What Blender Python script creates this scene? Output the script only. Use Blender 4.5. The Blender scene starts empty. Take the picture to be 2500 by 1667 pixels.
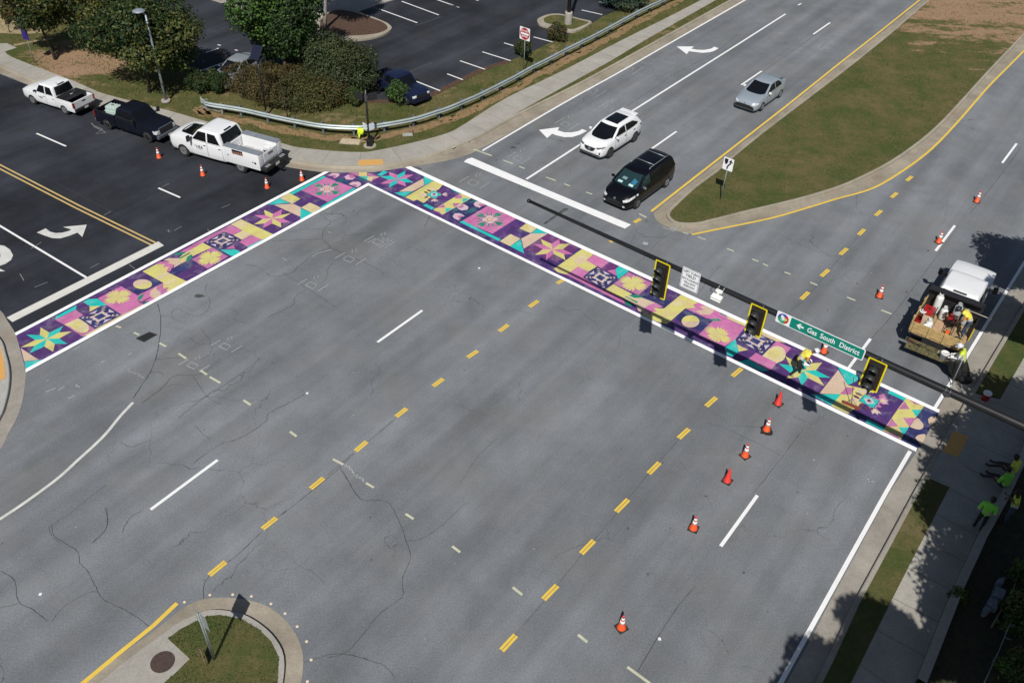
import bpy, bmesh, math, random
import numpy as np
from mathutils import Vector, Matrix
from mathutils.bvhtree import BVHTree
from mathutils.geometry import tessellate_polygon
random.seed(7); RNG = np.random.default_rng(7)
SC = bpy.context.scene
COL = SC.collection
R = math.radians
# ------------------------------------------------------------------ camera (drone, calibrated from lane dashes and kerbs)
CAMH = 26.3; FPX = 2182.3; PITCH = R(40.635); ROLL = R(-2.228)
_f = Vector((0, math.cos(PITCH), -math.sin(PITCH))); _r = Vector((1, 0, 0)); _d = _f.cross(_r)
_c, _s = math.cos(ROLL), math.sin(ROLL)
CX = _c*_r + _s*_d; CY = -_s*_r + _c*_d; CZ = _f
cam = bpy.data.cameras.new('camera'); camo = bpy.data.objects.new('camera', cam); COL.objects.link(camo)
M = Matrix.Identity(4)
for i, v in enumerate((CX, -CY, -CZ)):
    for j in range(3): M[j][i] = v[j]
M.translation = Vector((0, 0, CAMH)); camo.matrix_world = M
cam.sensor_width = 36; cam.lens = FPX/2500*36; cam.clip_start = .1; cam.clip_end = 3000
SC.camera = camo

def at(x, y, h=0.0):
    """survey point: photo pixel -> point on the level plane at height h"""
    v = CX*((x-1250)/FPX) + CY*((y-833.5)/FPX) + CZ
    t = (CAMH-h)/-v.z
    return Vector((v.x*t, v.y*t, h))
VIEWS = {'A':(0,0,.27234),'B':(500,0,.27234),'C':(1100,0,.27234),'D':(1700,0,.34014),'E':(0,300,.27234),'F':(0,600,.27234),
 'G':(600,350,.27234),'H':(1100,300,.27234),'I':(1500,550,.27234),'J':(1900,550,.2551),'K':(1900,850,.2551),'L':(1800,1200,.29787),
 'M':(0,1240,.38265),'N':(0,900,.38265),'O':(800,1000,.42533),'Q':(1600,850,.31898),'U':(0,0,1.06293),
 'R1':(30,700,300/2138),'R2':(250,560,300/2138),'R3':(470,460,270/2228),'R4':(680,390,270/2352),'R5':(900,400,270/2352),
 'R6':(1100,480,300/2352),'R7':(1350,590,300/2240),'R8':(1600,700,320/2281),'R9':(1800,780,320/2281),'RA':(2000,940,320/2352),
 'S':(2180,600,300/1568),'T':(1420,60,.17857),'P':(0,0,1.0),'V':(2270,1080,230/1443),'X':(2330,1380,170/929),'Y':(2260,790,200/853)}
def px(v, pts):
    ox, oy, k = VIEWS[v]
    return [(ox+a*k, oy+b*k) for a, b in pts]
def gp(v, pts, h=0.0):
    return [at(a, b, h) for a, b in px(v, pts)]
# ------------------------------------------------------------------ tagging
def tag(o, label=None, cat=None, group=None, kind=None):
    if label: o['label'] = label
    if cat: o['category'] = cat
    if group: o['group'] = group
    if kind: o['kind'] = kind
    return o
def link(o, parent=None):
    COL.objects.link(o)
    if parent is not None: o.parent = parent
    return o
def empty(name, loc=(0,0,0), rz=0.0, label=None, cat=None, group=None, scale=1.0):
    o = bpy.data.objects.new(name, None); COL.objects.link(o)
    o.location = loc; o.rotation_euler = (0, 0, rz); o.scale = (scale,)*3; o.empty_display_size = .2
    return tag(o, label, cat, group)
def mesh_obj(name, me, parent=None, smooth=None):
    o = bpy.data.objects.new(name, me); link(o, parent)
    if smooth is not None:
        me.shade_smooth()
        if smooth < 179: me.set_sharp_from_angle(angle=R(smooth))
    return o
def from_bm(name, bm, mats, parent=None, smooth=None):
    me = bpy.data.meshes.new(name); bm.to_mesh(me); bm.free()
    for m in (mats if isinstance(mats, (list, tuple)) else [mats]): me.materials.append(m)
    return mesh_obj(name, me, parent, smooth)
def copy_tree(o, parent=None):
    c = o.copy(); COL.objects.link(c); c.parent = parent
    for ch in list(o.children):
        copy_tree(ch, c)
    return c
# ------------------------------------------------------------------ materials
def s2l(c): 
    c /= 255.0
    return c/12.92 if c <= .04045 else ((c+.055)/1.055)**2.4
GAIN = 1.22
def sun(r, g, b, k=1.0):
    """albedo of a surface that reads r,g,b in full sun in the photo"""
    return tuple(min(.9, s2l(v)/GAIN*k) for v in (r, g, b)) + (1,)
MATS = {}
def mat(name, col, rough=.6, metal=0.0, spec=.5, coat=0.0, var=0.0, vscale=3.0, bump=0.0, bscale=40.0, emit=None, col2=None, alpha=None):
    if name in MATS: return MATS[name]
    m = bpy.data.materials.new(name); m.use_nodes = True; MATS[name] = m
    nt = m.node_tree; b = nt.nodes['Principled BSDF']
    if len(col) == 3: col = tuple(col)+(1,)
    b.inputs['Base Color'].default_value = col; b.inputs['Roughness'].default_value = rough
    b.inputs['Metallic'].default_value = metal; b.inputs['Specular IOR Level'].default_value = spec
    b.inputs['Coat Weight'].default_value = coat; b.inputs['Coat Roughness'].default_value = .06
    if var or col2 or bump:
        tc = nt.nodes.new('ShaderNodeTexCoord')
    if var or col2:
        n = nt.nodes.new('ShaderNodeTexNoise'); n.inputs['Scale'].default_value = vscale; n.inputs['Detail'].default_value = 6
        n.inputs['Roughness'].default_value = .65
        nt.links.new(tc.outputs['Object'], n.inputs['Vector'])
        mx = nt.nodes.new('ShaderNodeMix'); mx.data_type = 'RGBA'
        c2 = col2 if col2 else tuple(min(1, c*(1+var)) for c in col[:3])+(1,)
        if len(c2) == 3: c2 = tuple(c2)+(1,)
        c1 = col if col2 else tuple(c*(1-var) for c in col[:3])+(1,)
        mx.inputs[6].default_value = c1; mx.inputs[7].default_value = c2
        mr = nt.nodes.new('ShaderNodeMapRange'); mr.inputs[1].default_value = .36; mr.inputs[2].default_value = .64
        nt.links.new(n.outputs['Fac'], mr.inputs[0]); nt.links.new(mr.outputs[0], mx.inputs[0])
        nt.links.new(mx.outputs[2], b.inputs['Base Color'])
    if bump:
        n2 = nt.nodes.new('ShaderNodeTexNoise'); n2.inputs['Scale'].default_value = bscale; n2.inputs['Detail'].default_value = 3
        nt.links.new(tc.outputs['Object'], n2.inputs['Vector'])
        bp = nt.nodes.new('ShaderNodeBump'); bp.inputs['Strength'].default_value = bump; bp.inputs['Distance'].default_value = .02
        nt.links.new(n2.outputs['Fac'], bp.inputs['Height']); nt.links.new(bp.outputs['Normal'], b.inputs['Normal'])
    if emit:
        b.inputs['Emission Color'].default_value = emit; b.inputs['Emission Strength'].default_value = 1
    return m

class NG:
    """tiny node-graph helper"""
    def __init__(s, name):
        s.m = bpy.data.materials.new(name); s.m.use_nodes = True; s.nt = s.m.node_tree; s.b = s.nt.nodes['Principled BSDF']
        g = s.nt.nodes.new('ShaderNodeNewGeometry'); s.pos = g.outputs['Position']
    def L(s, a, b): s.nt.links.new(a, b)
    def mapping(s, rot=0.0, scale=(1,1,1), src=None):
        n = s.nt.nodes.new('ShaderNodeMapping'); n.vector_type = 'POINT'
        # rotate first, then scale along the rotated axes
        r = s.nt.nodes.new('ShaderNodeVectorRotate'); r.rotation_type = 'Z_AXIS'; r.inputs['Angle'].default_value = rot
        s.L(src or s.pos, r.inputs['Vector']); n.inputs['Scale'].default_value = scale; s.L(r.outputs[0], n.inputs['Vector']); return n.outputs[0]
    def noise(s, scale, detail=4, rough=.6, vec=None, dist=0.0):
        n = s.nt.nodes.new('ShaderNodeTexNoise'); n.inputs['Scale'].default_value = scale; n.inputs['Detail'].default_value = detail
        n.inputs['Roughness'].default_value = rough; n.inputs['Distortion'].default_value = dist
        s.L(vec or s.pos, n.inputs['Vector']); return n.outputs['Fac']
    def noisec(s, scale, detail=3, vec=None):
        n = s.nt.nodes.new('ShaderNodeTexNoise'); n.inputs['Scale'].default_value = scale; n.inputs['Detail'].default_value = detail
        s.L(vec or s.pos, n.inputs['Vector']); return n.outputs['Color']
    def vor(s, scale, feature='F1', vec=None, rnd=1.0):
        n = s.nt.nodes.new('ShaderNodeTexVoronoi'); n.feature = feature; n.inputs['Scale'].default_value = scale
        n.inputs['Randomness'].default_value = rnd; s.L(vec or s.pos, n.inputs['Vector']); return n
    def ramp(s, fac, a, b, lo=0.0, hi=1.0):
        n = s.nt.nodes.new('ShaderNodeMapRange'); n.inputs[1].default_value = a; n.inputs[2].default_value = b
        n.inputs[3].default_value = lo; n.inputs[4].default_value = hi; s.L(fac, n.inputs[0]); return n.outputs[0]
    def math(s, op, a, b=None):
        n = s.nt.nodes.new('ShaderNodeMath'); n.operation = op
        for i, v in enumerate((a, b)):
            if v is None: continue
            if isinstance(v, (int, float)): n.inputs[i].default_value = v
            else: s.L(v, n.inputs[i])
        return n.outputs[0]
    def vadd(s, a, b, k):
        n = s.nt.nodes.new('ShaderNodeVectorMath'); n.operation = 'MULTIPLY_ADD'
        s.L(b, n.inputs[0]); n.inputs[1].default_value = (k,k,k); s.L(a, n.inputs[2]); return n.outputs[0]
    def mix(s, fac, a, b, mode='MIX'):
        n = s.nt.nodes.new('ShaderNodeMix'); n.data_type = 'RGBA'; n.blend_type = mode
        if isinstance(fac, (int, float)): n.inputs[0].default_value = fac
        else: s.L(fac, n.inputs[0])
        for i, v in ((6, a), (7, b)):
            if isinstance(v, tuple): n.inputs[i].default_value = v if len(v) == 4 else v+(1,)
            else: s.L(v, n.inputs[i])
        return n.outputs[2]
    def bump(s, h, strength=.3, dist=.02):
        n = s.nt.nodes.new('ShaderNodeBump'); n.inputs['Strength'].default_value = strength; n.inputs['Distance'].default_value = dist
        s.L(h, n.inputs['Height']); s.L(n.outputs[0], s.b.inputs['Normal'])
    def done(s, col, rough=.85, spec=.25):
        s.L(col, s.b.inputs['Base Color']); s.b.inputs['Roughness'].default_value = rough; s.b.inputs['Specular IOR Level'].default_value = spec
        return s.m
ROADAZ = R(54)
def g3(v, t=(1,1,1)): return (v*t[0], v*t[1], v*t[2], 1)
def asphalt(name, base, tint, crackamt, streak=.18, patch=.25, spots=True, lanes=0.0):
    g = NG(name)
    rv = g.mapping(-ROADAZ, (.022, .42, 1))
    st = g.noise(1.0, 3, .5, rv)
    rv2 = g.mapping(-ROADAZ, (.05, 1.5, 1)); st2 = g.noise(1.0, 4, .6, rv2)
    pa = g.noise(.11, 5, .62)
    pb = g.noise(.9, 5, .7)
    fi = g.noise(16, 3, .8); fi2 = g.noise(42, 2, .7)
    v = g.ramp(st, .35, .65, 1-streak, 1+streak)
    v = g.math('MULTIPLY', v, g.ramp(st2, .35, .65, 1-streak*.5, 1+streak*.5))
    v = g.math('MULTIPLY', v, g.ramp(pa, .35, .65, 1-patch*.5, 1+patch*.5))
    v = g.math('MULTIPLY', v, g.ramp(pb, .3, .7, .92, 1.08))
    v = g.math('MULTIPLY', v, g.ramp(g.noise(.33, 4, .6), .36, .64, .92, 1.08))
    if lanes:   # oil and rubber darken the wheel paths of every lane
        sx = g.nt.nodes.new('ShaderNodeSeparateXYZ'); g.L(g.mapping(-ROADAZ), sx.inputs[0])
        wv_ = g.math('SINE', g.math('MULTIPLY', sx.outputs[1], 2*math.pi/1.83))
        v = g.math('MULTIPLY', v, g.math('ADD', 1.0, g.math('MULTIPLY', g.math('MULTIPLY', wv_, lanes), g.ramp(g.noise(.10, 2), .4, .6, .1, 1.2))))
    v = g.math('MULTIPLY', v, g.ramp(fi, .28, .72, .74, 1.26))
    v = g.math('MULTIPLY', v, g.ramp(fi2, .25, .75, .78, 1.22))
    comb = g.nt.nodes.new('ShaderNodeCombineColor')
    for i in range(3): g.L(g.math('MULTIPLY', v, base*tint[i]), comb.inputs[i])
    col = comb.outputs[0]
    col = g.mix(g.ramp(g.noise(.3, 3), .5, .75, 0, .35), col, (base*1.12, base*1.06, base*.92, 1))
    if crackamt:
        w = g.vadd(g.pos, g.noisec(.9, 4), 1.1)
        d = g.vor(.26, 'DISTANCE_TO_EDGE', w).outputs['Distance']
        cr = g.ramp(d, .0012, .0042, 1, 0)
        mk = g.ramp(g.noise(.14, 2), .5, .62, 0, crackamt)
        d2 = g.vor(.62, 'DISTANCE_TO_EDGE', w).outputs['Distance']
        cr2 = g.math('MULTIPLY', g.ramp(d2, .002, .009, 1, 0), g.ramp(g.noise(.2, 2), .6, .7, 0, .7*crackamt))
        col = g.mix(g.math('MAXIMUM', g.math('MULTIPLY', cr, mk), cr2), col, (.035, .035, .037, 1))
    if spots:
        vr = g.vor(1.1); sp = g.ramp(vr.outputs['Distance'], .02, .05, 1, 0)
        sep = g.nt.nodes.new('ShaderNodeSeparateColor'); g.L(vr.outputs['Color'], sep.inputs[0])
        sp = g.math('MULTIPLY', sp, g.ramp(sep.outputs[0], .55, .56, 0, .8))
        col = g.mix(sp, col, (.03, .03, .033, 1)); ls = g.vor(.8); lsp = g.math('MULTIPLY', g.ramp(ls.outputs['Distance'], .015, .035, 1, 0), .5); col = g.mix(lsp, col, (.42,.42,.40,1)) if lanes else col
        st_ = g.ramp(g.noise(.16, 4, .65, g.mapping(-ROADAZ, (.5,1.2,1))), .60, .74, 0, .45); col = g.mix(st_, col, (base*.62, base*.58, base*.50, 1))
    g.bump(g.math('ADD', fi, fi2), .35, .01)
    return g.done(col, .9, .2)
def concrete(name, base, tint=(1,.96,.86), dirt=.3, joint=None):
    g = NG(name)
    v = g.math('MULTIPLY', g.ramp(g.noise(.5, 5, .65), .3, .7, 1-dirt*.6, 1+dirt*.35), g.ramp(g.noise(14, 3, .7), .3, .7, .88, 1.12))
    v = g.math('MULTIPLY', v, g.ramp(g.noise(3, 4, .7), .3, .7, .92, 1.08))
    comb = g.nt.nodes.new('ShaderNodeCombineColor')
    for i in range(3): g.L(g.math('MULTIPLY', v, base*tint[i]), comb.inputs[i])
    col = g.mix(g.ramp(g.noise(.35, 4, .6), .52, .72, 0, dirt), comb.outputs[0], (base*.72, base*.55, base*.36, 1))
    g.bump(g.noise(20, 3), .25, .01)
    return g.done(col, .88, .25)
def grass_mat(name, green, tan, bare, bias=.5, bareamt=.5, far=None):
    g = NG(name)
    a = g.noise(.45, 6, .68); b = g.noise(5, 5, .75); c = g.noise(22, 3, .8)
    f = g.math('ADD', g.math('MULTIPLY', a, .62), g.math('MULTIPLY', b, .38))
    col = g.mix(g.ramp(f, bias-.1, bias+.1), green, tan)
    col = g.mix(g.ramp(c, .3, .7, 0, 1), g.mix(.62, col, (.02,.025,.01,1)), col)
    bm_ = g.math('ADD', g.math('MULTIPLY', g.noise(.22, 3, .6), .6), g.math('MULTIPLY', g.noise(1.6, 5, .7), .4))
    col = g.mix(g.ramp(bm_, .56, .63, 0, bareamt), col, bare)
    if far:   # worn clay where traffic cuts the corner at the far end
        d = g.nt.nodes.new('ShaderNodeVectorMath'); d.operation = 'DISTANCE'; g.L(g.pos, d.inputs[0]); d.inputs[1].default_value = (far[0], far[1], .14)
        w_ = g.math('ADD', g.math('MULTIPLY', g.noise(.35, 5, .7, g.mapping(0, (.55,1.5,1))), .75), g.math('MULTIPLY', g.noise(2.4, 4, .7), .25))
        th = g.math('ADD', w_, g.ramp(d.outputs['Value'], 2, far[2], .13, -.22))
        col = g.mix(g.ramp(th, .50, .58, 0, .85), col, g.mix(g.noise(1.3, 4), (.30,.19,.115,1), (.40,.26,.17,1)))
    g.bump(g.math('ADD', c, g.math('MULTIPLY', b, .6)), .9, .05)
    return g.done(col, .95, .1)

ASPH = asphalt('asphalt_grey', .172, (.945, 1.0, 1.075), .6, .13, .26, True, .07)
ASPH_D = asphalt('asphalt_dark', .029, (.90, 1.0, 1.28), .0, .22, 1.1, False)
ASPH_L = asphalt('asphalt_lot', .031, (.90, 1.0, 1.24), .0, .25, .9, False)
CONC = concrete('concrete_walk', .345, (1, .95, .84), .25)
CONC_K = concrete('concrete_kerb', .33, (1, .90, .72), .4)
GUT = concrete('concrete_gutter', .30, (1, .88, .70), .55)
GUT_R = concrete('gutter_greyer', .30, (1, .92, .80), .4)  # greyer, less dirty concrete than the other gutters
_ft = at(205, 150); GRASS = grass_mat('grass_verge', (.082,.108,.028,1), (.20,.165,.07,1), (.31,.215,.125,1), .51, .7, (_ft.x, _ft.y, 7))
_fp = at(2360, 8); GRASS_M = grass_mat('grass_median', (.070,.105,.028,1), (.185,.152,.066,1), (.22,.15,.08,1), .485, .25, (_fp.x, _fp.y, 24))
GRASS_S = grass_mat('grass_muted', (.075,.11,.03,1), (.17,.145,.06,1), (.20,.15,.08,1), .51, .5)  # duller tan and bare tones than the verge grass
def add_clay(m):
    """bare red clay patches toward the far end of the median"""
    g = m
CLAY = mat('red_clay', (.34,.20,.12), .95, col2=(.22,.15,.07), vscale=1.6, bump=.4, bscale=9)
MULCH = mat('brown_mulch', (.045,.024,.015), .95, col2=(.10,.055,.035), vscale=9, bump=.8, bscale=14)
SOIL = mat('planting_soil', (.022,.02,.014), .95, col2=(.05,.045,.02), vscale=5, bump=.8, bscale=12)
DRYGRASS = mat('dry_straw', (.36,.29,.17), .95, col2=(.24,.19,.10), vscale=4, bump=.5, bscale=8)
def paint(name, c, wear=.12, dark=.25):
    g = NG(name)
    v = g.noise(2.2, 5, .7); w = g.noise(18, 4, .75)
    cc = c if len(c) == 4 else c+(1,)
    col = g.mix(g.ramp(v, .3, .7), tuple(x*(1-wear) for x in cc[:3])+(1,), tuple(min(.92,x*(1+wear*.6)) for x in cc[:3])+(1,))
    col = g.mix(g.ramp(w, .66, .8, 0, dark), col, (.12,.12,.12,1))
    return g.done(col, .7, .3)
WHITE = paint('road_white', (.78,.78,.78), .06, .2); WHITE_N = paint('border_white', (.86,.86,.86), .03, .02)
WORN = paint('worn_white', (.58,.58,.55), .2, .9)
YELLOW = paint('road_yellow', sun(238,202,84), .1, .45)
YELLOW_P = paint('faded_yellow', sun(214,184,122), .12, .5)
CREAM = paint('cream_spray', sun(205,205,180), .15, .55); CHALK = paint('chalk_spray', sun(172,176,176), .1, .8)
CRACK = mat('crack_fill', (.045,.045,.047), .95)
# ------------------------------------------------------------------ flat sheets and kerbs
def v2(p): return Vector((p[0], p[1]))
def spline(pts, n=5):
    P = [Vector(p) for p in pts]; out = []
    for i in range(len(P)-1):
        p0 = P[max(0,i-1)]; p1 = P[i]; p2 = P[i+1]; p3 = P[min(len(P)-1,i+2)]
        for k in range(n):
            t = k/n
            out.append(.5*((2*p1)+(p2-p0)*t+(2*p0-5*p1+4*p2-p3)*t*t+(3*p1-p0-3*p2+p3)*t**3))
    out.append(P[-1]); return out
def offset(pts, d, closed=False):
    """shift a polyline sideways; positive is to the left of travel"""
    n = len(pts); out = []
    for i in range(n):
        a = pts[i-1] if (i > 0 or closed) else pts[i]; b = pts[(i+1) % n] if (i < n-1 or closed) else pts[i]
        t = v2(b)-v2(a)
        if t.length < 1e-9: t = Vector((1,0))
        t.normalize(); nrm = Vector((-t.y, t.x))
        out.append(Vector((pts[i][0]+nrm.x*d, pts[i][1]+nrm.y*d, pts[i][2] if len(pts[i])>2 else 0)))
    return out
def poly_faces(bm, pts, z, mi=0):
    vs = [bm.verts.new((p[0], p[1], z)) for p in pts]
    for tri in tessellate_polygon([[Vector((p[0], p[1], 0)) for p in pts]]):
        try:
            f = bm.faces.new([vs[i] for i in tri]); f.material_index = mi
            f.normal_update()
            if f.normal.z < 0: f.normal_flip()
        except ValueError: pass
    return vs
def sheet(name, pts, z, m, parent=None, skirt=0.0):
    bm = bmesh.new(); vs = poly_faces(bm, pts, z)
    if skirt:
        lo = [bm.verts.new((p[0], p[1], z-skirt)) for p in pts]; n = len(pts)
        for i in range(n): bm.faces.new((vs[i], vs[(i+1)%n], lo[(i+1)%n], lo[i]))
    bm.normal_update()
    return from_bm(name, bm, m, parent)
def band(bm, a, b, za, zb, mi=0):
    for i in range(len(a)-1):
        q = [bm.verts.new((a[i][0],a[i][1],za)), bm.verts.new((a[i+1][0],a[i+1][1],za)), bm.verts.new((b[i+1][0],b[i+1][1],zb)), bm.verts.new((b[i][0],b[i][1],zb))]
        f = bm.faces.new(q); f.material_index = mi; f.normal_update()
        if f.normal.z < -.01: f.normal_flip()
def kerb(name, face, side, w=.16, h=.145, m=None, parent=None, closed=False):
    """kerb stone: 'face' is the road-side edge, the stone lies to side*(left) of it"""
    f = list(face)+([face[0]] if closed else [])
    back = offset(face, side*w, closed); b = list(back)+([back[0]] if closed else [])
    f2 = offset(face, side*.025, closed); f2 = list(f2)+([f2[0]] if closed else [])
    bm = bmesh.new(); band(bm, f, f2, 0.0, h-.02); band(bm, f2, offset(f2, side*.03), h-.02, h); band(bm, offset(f2, side*.03), b, h, h); band(bm, b, b, h, 0)
    return from_bm(name, bm, m or CONC_K, parent)
def ribbon(bm, pts, w, z, mi=0, taper=False):
    n = len(pts)
    L_ = offset(pts, w/2); R_ = offset(pts, -w/2)
    for i in range(n-1):
        q = [L_[i], L_[i+1], R_[i+1], R_[i]]
        f = bm.faces.new([bm.verts.new((p[0],p[1],z)) for p in q]); f.material_index = mi; f.normal_update()
        if f.normal.z < 0: f.normal_flip()
def stripe(name, pts, w, m, parent, z=.009):
    bm = bmesh.new(); ribbon(bm, pts, w, z); return from_bm(name, bm, m, parent)
# ================================================================== SETTING
HZ = .13     # verge level above the road
ground = sheet('ground', [Vector(p) for p in ((-700,-500,0),(700,-500,0),(700,900,0),(-700,900,0))], -.06, GRASS); tag(ground, kind='structure')
road = sheet('road', [Vector(p) for p in ((-170,-70,0),(170,-70,0),(170,210,0),(-170,210,0))], 0, ASPH); tag(road, kind='structure')

# --- north-west block: kerb, verge, footpath, parking lot
GE = spline(gp('P', [(-220,75),(-90,140),(0,180),(35,193),(65,206),(230,268),(400,322),(560,370),(688,405),(736,414),(790,420.8),(845,421.6),(913,420),(995,408.6),(1049,400),(1104,390),(1146,377),(1179,361),(1209,345),(1318,285),(1420,226),(1598,127),(1740,49),(1850,-12),(2000,-95),(2150,-178)]), 3)
K1 = spline([at(x,y,HZ) for x,y in [(-220,55),(-90,122),(0,163),(33,177),(90,201),(230,255),(400,308),(560,354),(685,388),(731.5,397.6),(788.7,405.8),(875.8,408.5),(935.7,405.5),(1017.4,389.4),(1072,373),(1140,346.5),(1168,334),(1263,281),(1420,203),(1598,105.5),(1740,27),(1850,-34),(2000,-117),(2150,-200)]], 3)
FAR = [Vector((70,150,0)), Vector((20,205,0)), Vector((-160,205,0)), Vector((-165,120,0))]
verge = sheet('verge', offset(K1, .1)+FAR, HZ, GRASS, skirt=.2); tag(verge, kind='structure')
kb = kerb('kerb', K1, 1, .17, HZ+.014); tag(kb, kind='structure')
bm = bmesh.new(); band(bm, offset(K1, .02), GE, .012, .006); gut = from_bm('gutter', bm, GUT); tag(gut, kind='structure')
SB = spline([at(x,y,HZ) for x,y in [(12,126.6),(27,139),(82,161),(174,196),(218,215),(261,231.5),(408.5,269.6),(504,297),(640,335),(701.5,354),(734,361),(813,369),(881,371.8),(914,368.5),(998,351),(1091,326),(1140,299.6),(1236,239.7),(1372,174.3),(1508.5,103.5),(1645,35.4),(1713,0),(1830,-62),(1960,-132)]], 3)
SF = [at(x,y,HZ) for x,y in [(1990,-113),(1850,-54),(1740,5.4),(1590,90),(1481,155),(1372,215),(1269,272),(1180,325),(1145,346)]]
k_at = min(range(len(K1)), key=lambda i: (K1[i]-at(1140,346.5,HZ)).length)
k_0 = min(range(len(K1)), key=lambda i: (K1[i]-at(-220,55,HZ)).length)
KB = offset(K1, .165)[k_0:k_at+1][::-1]
LEFTB = [at(x,y,HZ) for x,y in [(-220,-10),(-60,85),(0,107),(16,106),(41,117)]]
walk_poly = SB+SF+KB+LEFTB
walk = sheet('pavement', walk_poly, HZ+.006, CONC); tag(walk, kind='structure')
path = sheet('path', [at(x,y,HZ) for x,y in px('A', [(120,402),(330,362),(470,345),(480,352),(330,374),(130,415)])], HZ+.008, DRYGRASS); tag(path, kind='structure')
def joints(a, b, step, name, parent, z, w=.02):
    """scored joints across a footpath between its two edges"""
    bm = bmesh.new(); acc = 0
    for i in range(len(a)-1):
        L = (a[i+1]-a[i]).length; t = step-acc if acc else 0
        while t < L:
            p = a[i].lerp(a[i+1], t/L)
            q = min((closest(p, b[j], b[j+1]) for j in range(len(b)-1)), key=lambda q: (v2(q)-v2(p)).length)
            ribbon(bm, [p, q], w, z); t += step
        acc = (acc+L) % step
    return from_bm(name, bm, mat('joint_dark', (.13,.115,.09), .95), parent)
def closest(p, a, b):
    d = v2(b)-v2(a); t = max(0, min(1, (v2(p)-v2(a)).dot(d)/max(1e-9, d.length_squared)))
    return Vector((a[0]+d.x*t, a[1]+d.y*t, 0))
joints(SB, SF[::-1]+[]  if False else (KB[::-1]+SF[::-1]), 1.85, 'joint', walk, HZ+.008)
dg_ = sheet('dry_grass', [at(x,y,HZ) for x,y in [(-40,10),(20,8),(50,18),(75,35),(72,55),(100,66),(112,80),(60,84),(-40,80)]], HZ+.006, DRYGRASS); tag(dg_, kind='structure')
# parking lot
LOT = [at(x,y,HZ) for x,y in [(330,-10),(400,60),(440,150),(480,192),(560,207),(700,238),(870,247),(1001,246.5),(1050,234),(1077,220.6),(1100,209.7),(1132.7,193),(1182,169),(1247,148),(1296,128),(1348,102),(1400,79),(1446,57),(1470,41),(1563,5.4),(1640,-35),(1760,-120),(1500,-280),(250,-240)]]
lot = sheet('parking_lot', LOT, HZ+.004, ASPH_L); tag(lot, kind='structure')
LOTK = offset([at(x,y,HZ) for x,y in [(870,247),(930,248),(1001,246.5),(1050,234),(1077,220.6),(1100,209.7),(1132.7,193),(1182,169),(1247,148)]], .0)
bm = bmesh.new(); ribbon(bm, spline(LOTK, 4), .5, HZ+.009); mb = from_bm('mulch_edge', bm, MULCH); tag(mb, kind='structure')
far_walk = sheet('far_pavement', [at(x,y,HZ) for x,y in [(470,-22),(512,0),(560,15),(599,30),(700,58),(800,52),(870,32),(925,12),(975,-3),(1080,-45),(1000,-75),(900,-25),(800,8),(700,10),(600,-8),(520,-42)]], HZ+.06, CONC, skirt=.08); tag(far_walk, kind='structure')
def stall(v, p, q, w=.11): 
    a, b = gp(v, [p, q], HZ); stripe('stall_line', [a, b], w, WHITE, lot, HZ+.010)
for v, p, q in [('B',(1565,85),(1905,208)),('B',(1765,15),(2098,138)),('B',(2080,0),(2280,70)),('C',(0,40),(75,72)),('C',(220,0),(250,8)),('C',(-30,665),(110,718)),
  ('C',(85,548),(310,625)),('C',(285,468),(540,548)),('C',(480,388),(735,465)),('C',(745,335),(915,380)),('C',(1075,165),(1265,212)),('C',(1175,93),(1360,135)),('C',(1335,20),(1400,34)),
  ('B',(1870,722),(2110,817)),('A',(1755,652),(2160,510)),('A',(1845,473),(1960,435)),('A',(1950,405),(1980,410)),('A',(2105,450),(2130,456))]: stall(v, p, q)
bm = bmesh.new()
for v, pts in [('B',[(1880,235),(2000,195),(2120,150)]),('B',[(1700,720),(1850,640),(2040,560)])]: ribbon(bm, spline(gp(v, pts, HZ), 3), .04, HZ+.008)
from_bm('seam', bm, mat('seam_dust', (.10,.10,.10), .95), lot)
def rounded_island(name, v, outer, inner, fill, zk=.14):
    o = spline(gp(v, outer+[outer[0]], HZ), 4)[:-1]; i = spline(gp(v, inner+[inner[0]], HZ), 4)[:-1]
    s = sheet(name, o, HZ+zk, CONC_K, skirt=zk); tag(s, kind='structure')
    f = sheet('island_fill', i, HZ+zk+.006, fill, s); return s
rounded_island('mulch_island', 'B', [(1000,330),(1065,362),(1250,376),(1450,366),(1600,325),(1675,275),(1655,238),(1600,207),(1480,160),(1330,112),(1150,95),(1020,180)], [(1030,310),(1070,330),(1290,340),(1500,325),(1600,300),(1640,268),(1610,228),(1530,192),(1330,126),(1170,110),(1050,190)], MULCH)
rounded_island('grass_island', 'C', [(775,205),(790,180),(870,148),(960,140),(1050,155),(1160,185),(1262,212),(1200,260),(1100,300),(1020,288),(960,270),(880,262),(800,238)], [(832,185),(880,160),(955,152),(1050,168),(1160,197),(1235,216),(1190,245),(1100,278),(1020,270),(950,244),(850,222)], GRASS)
# --- dark resurfaced side street
dark = sheet('side_street', [at(x,y) for x,y in [(-420,20),(-220,76),(-90,141),(0,181),(65,207),(230,269),(400,323),(560,371),(688,406),(790,422),(850,423),(880,432),(55,895),(45,850),(15,778),(0,757),(-120,690),(-420,560)]], .004, ASPH_D); tag(dark, kind='structure')
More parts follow.
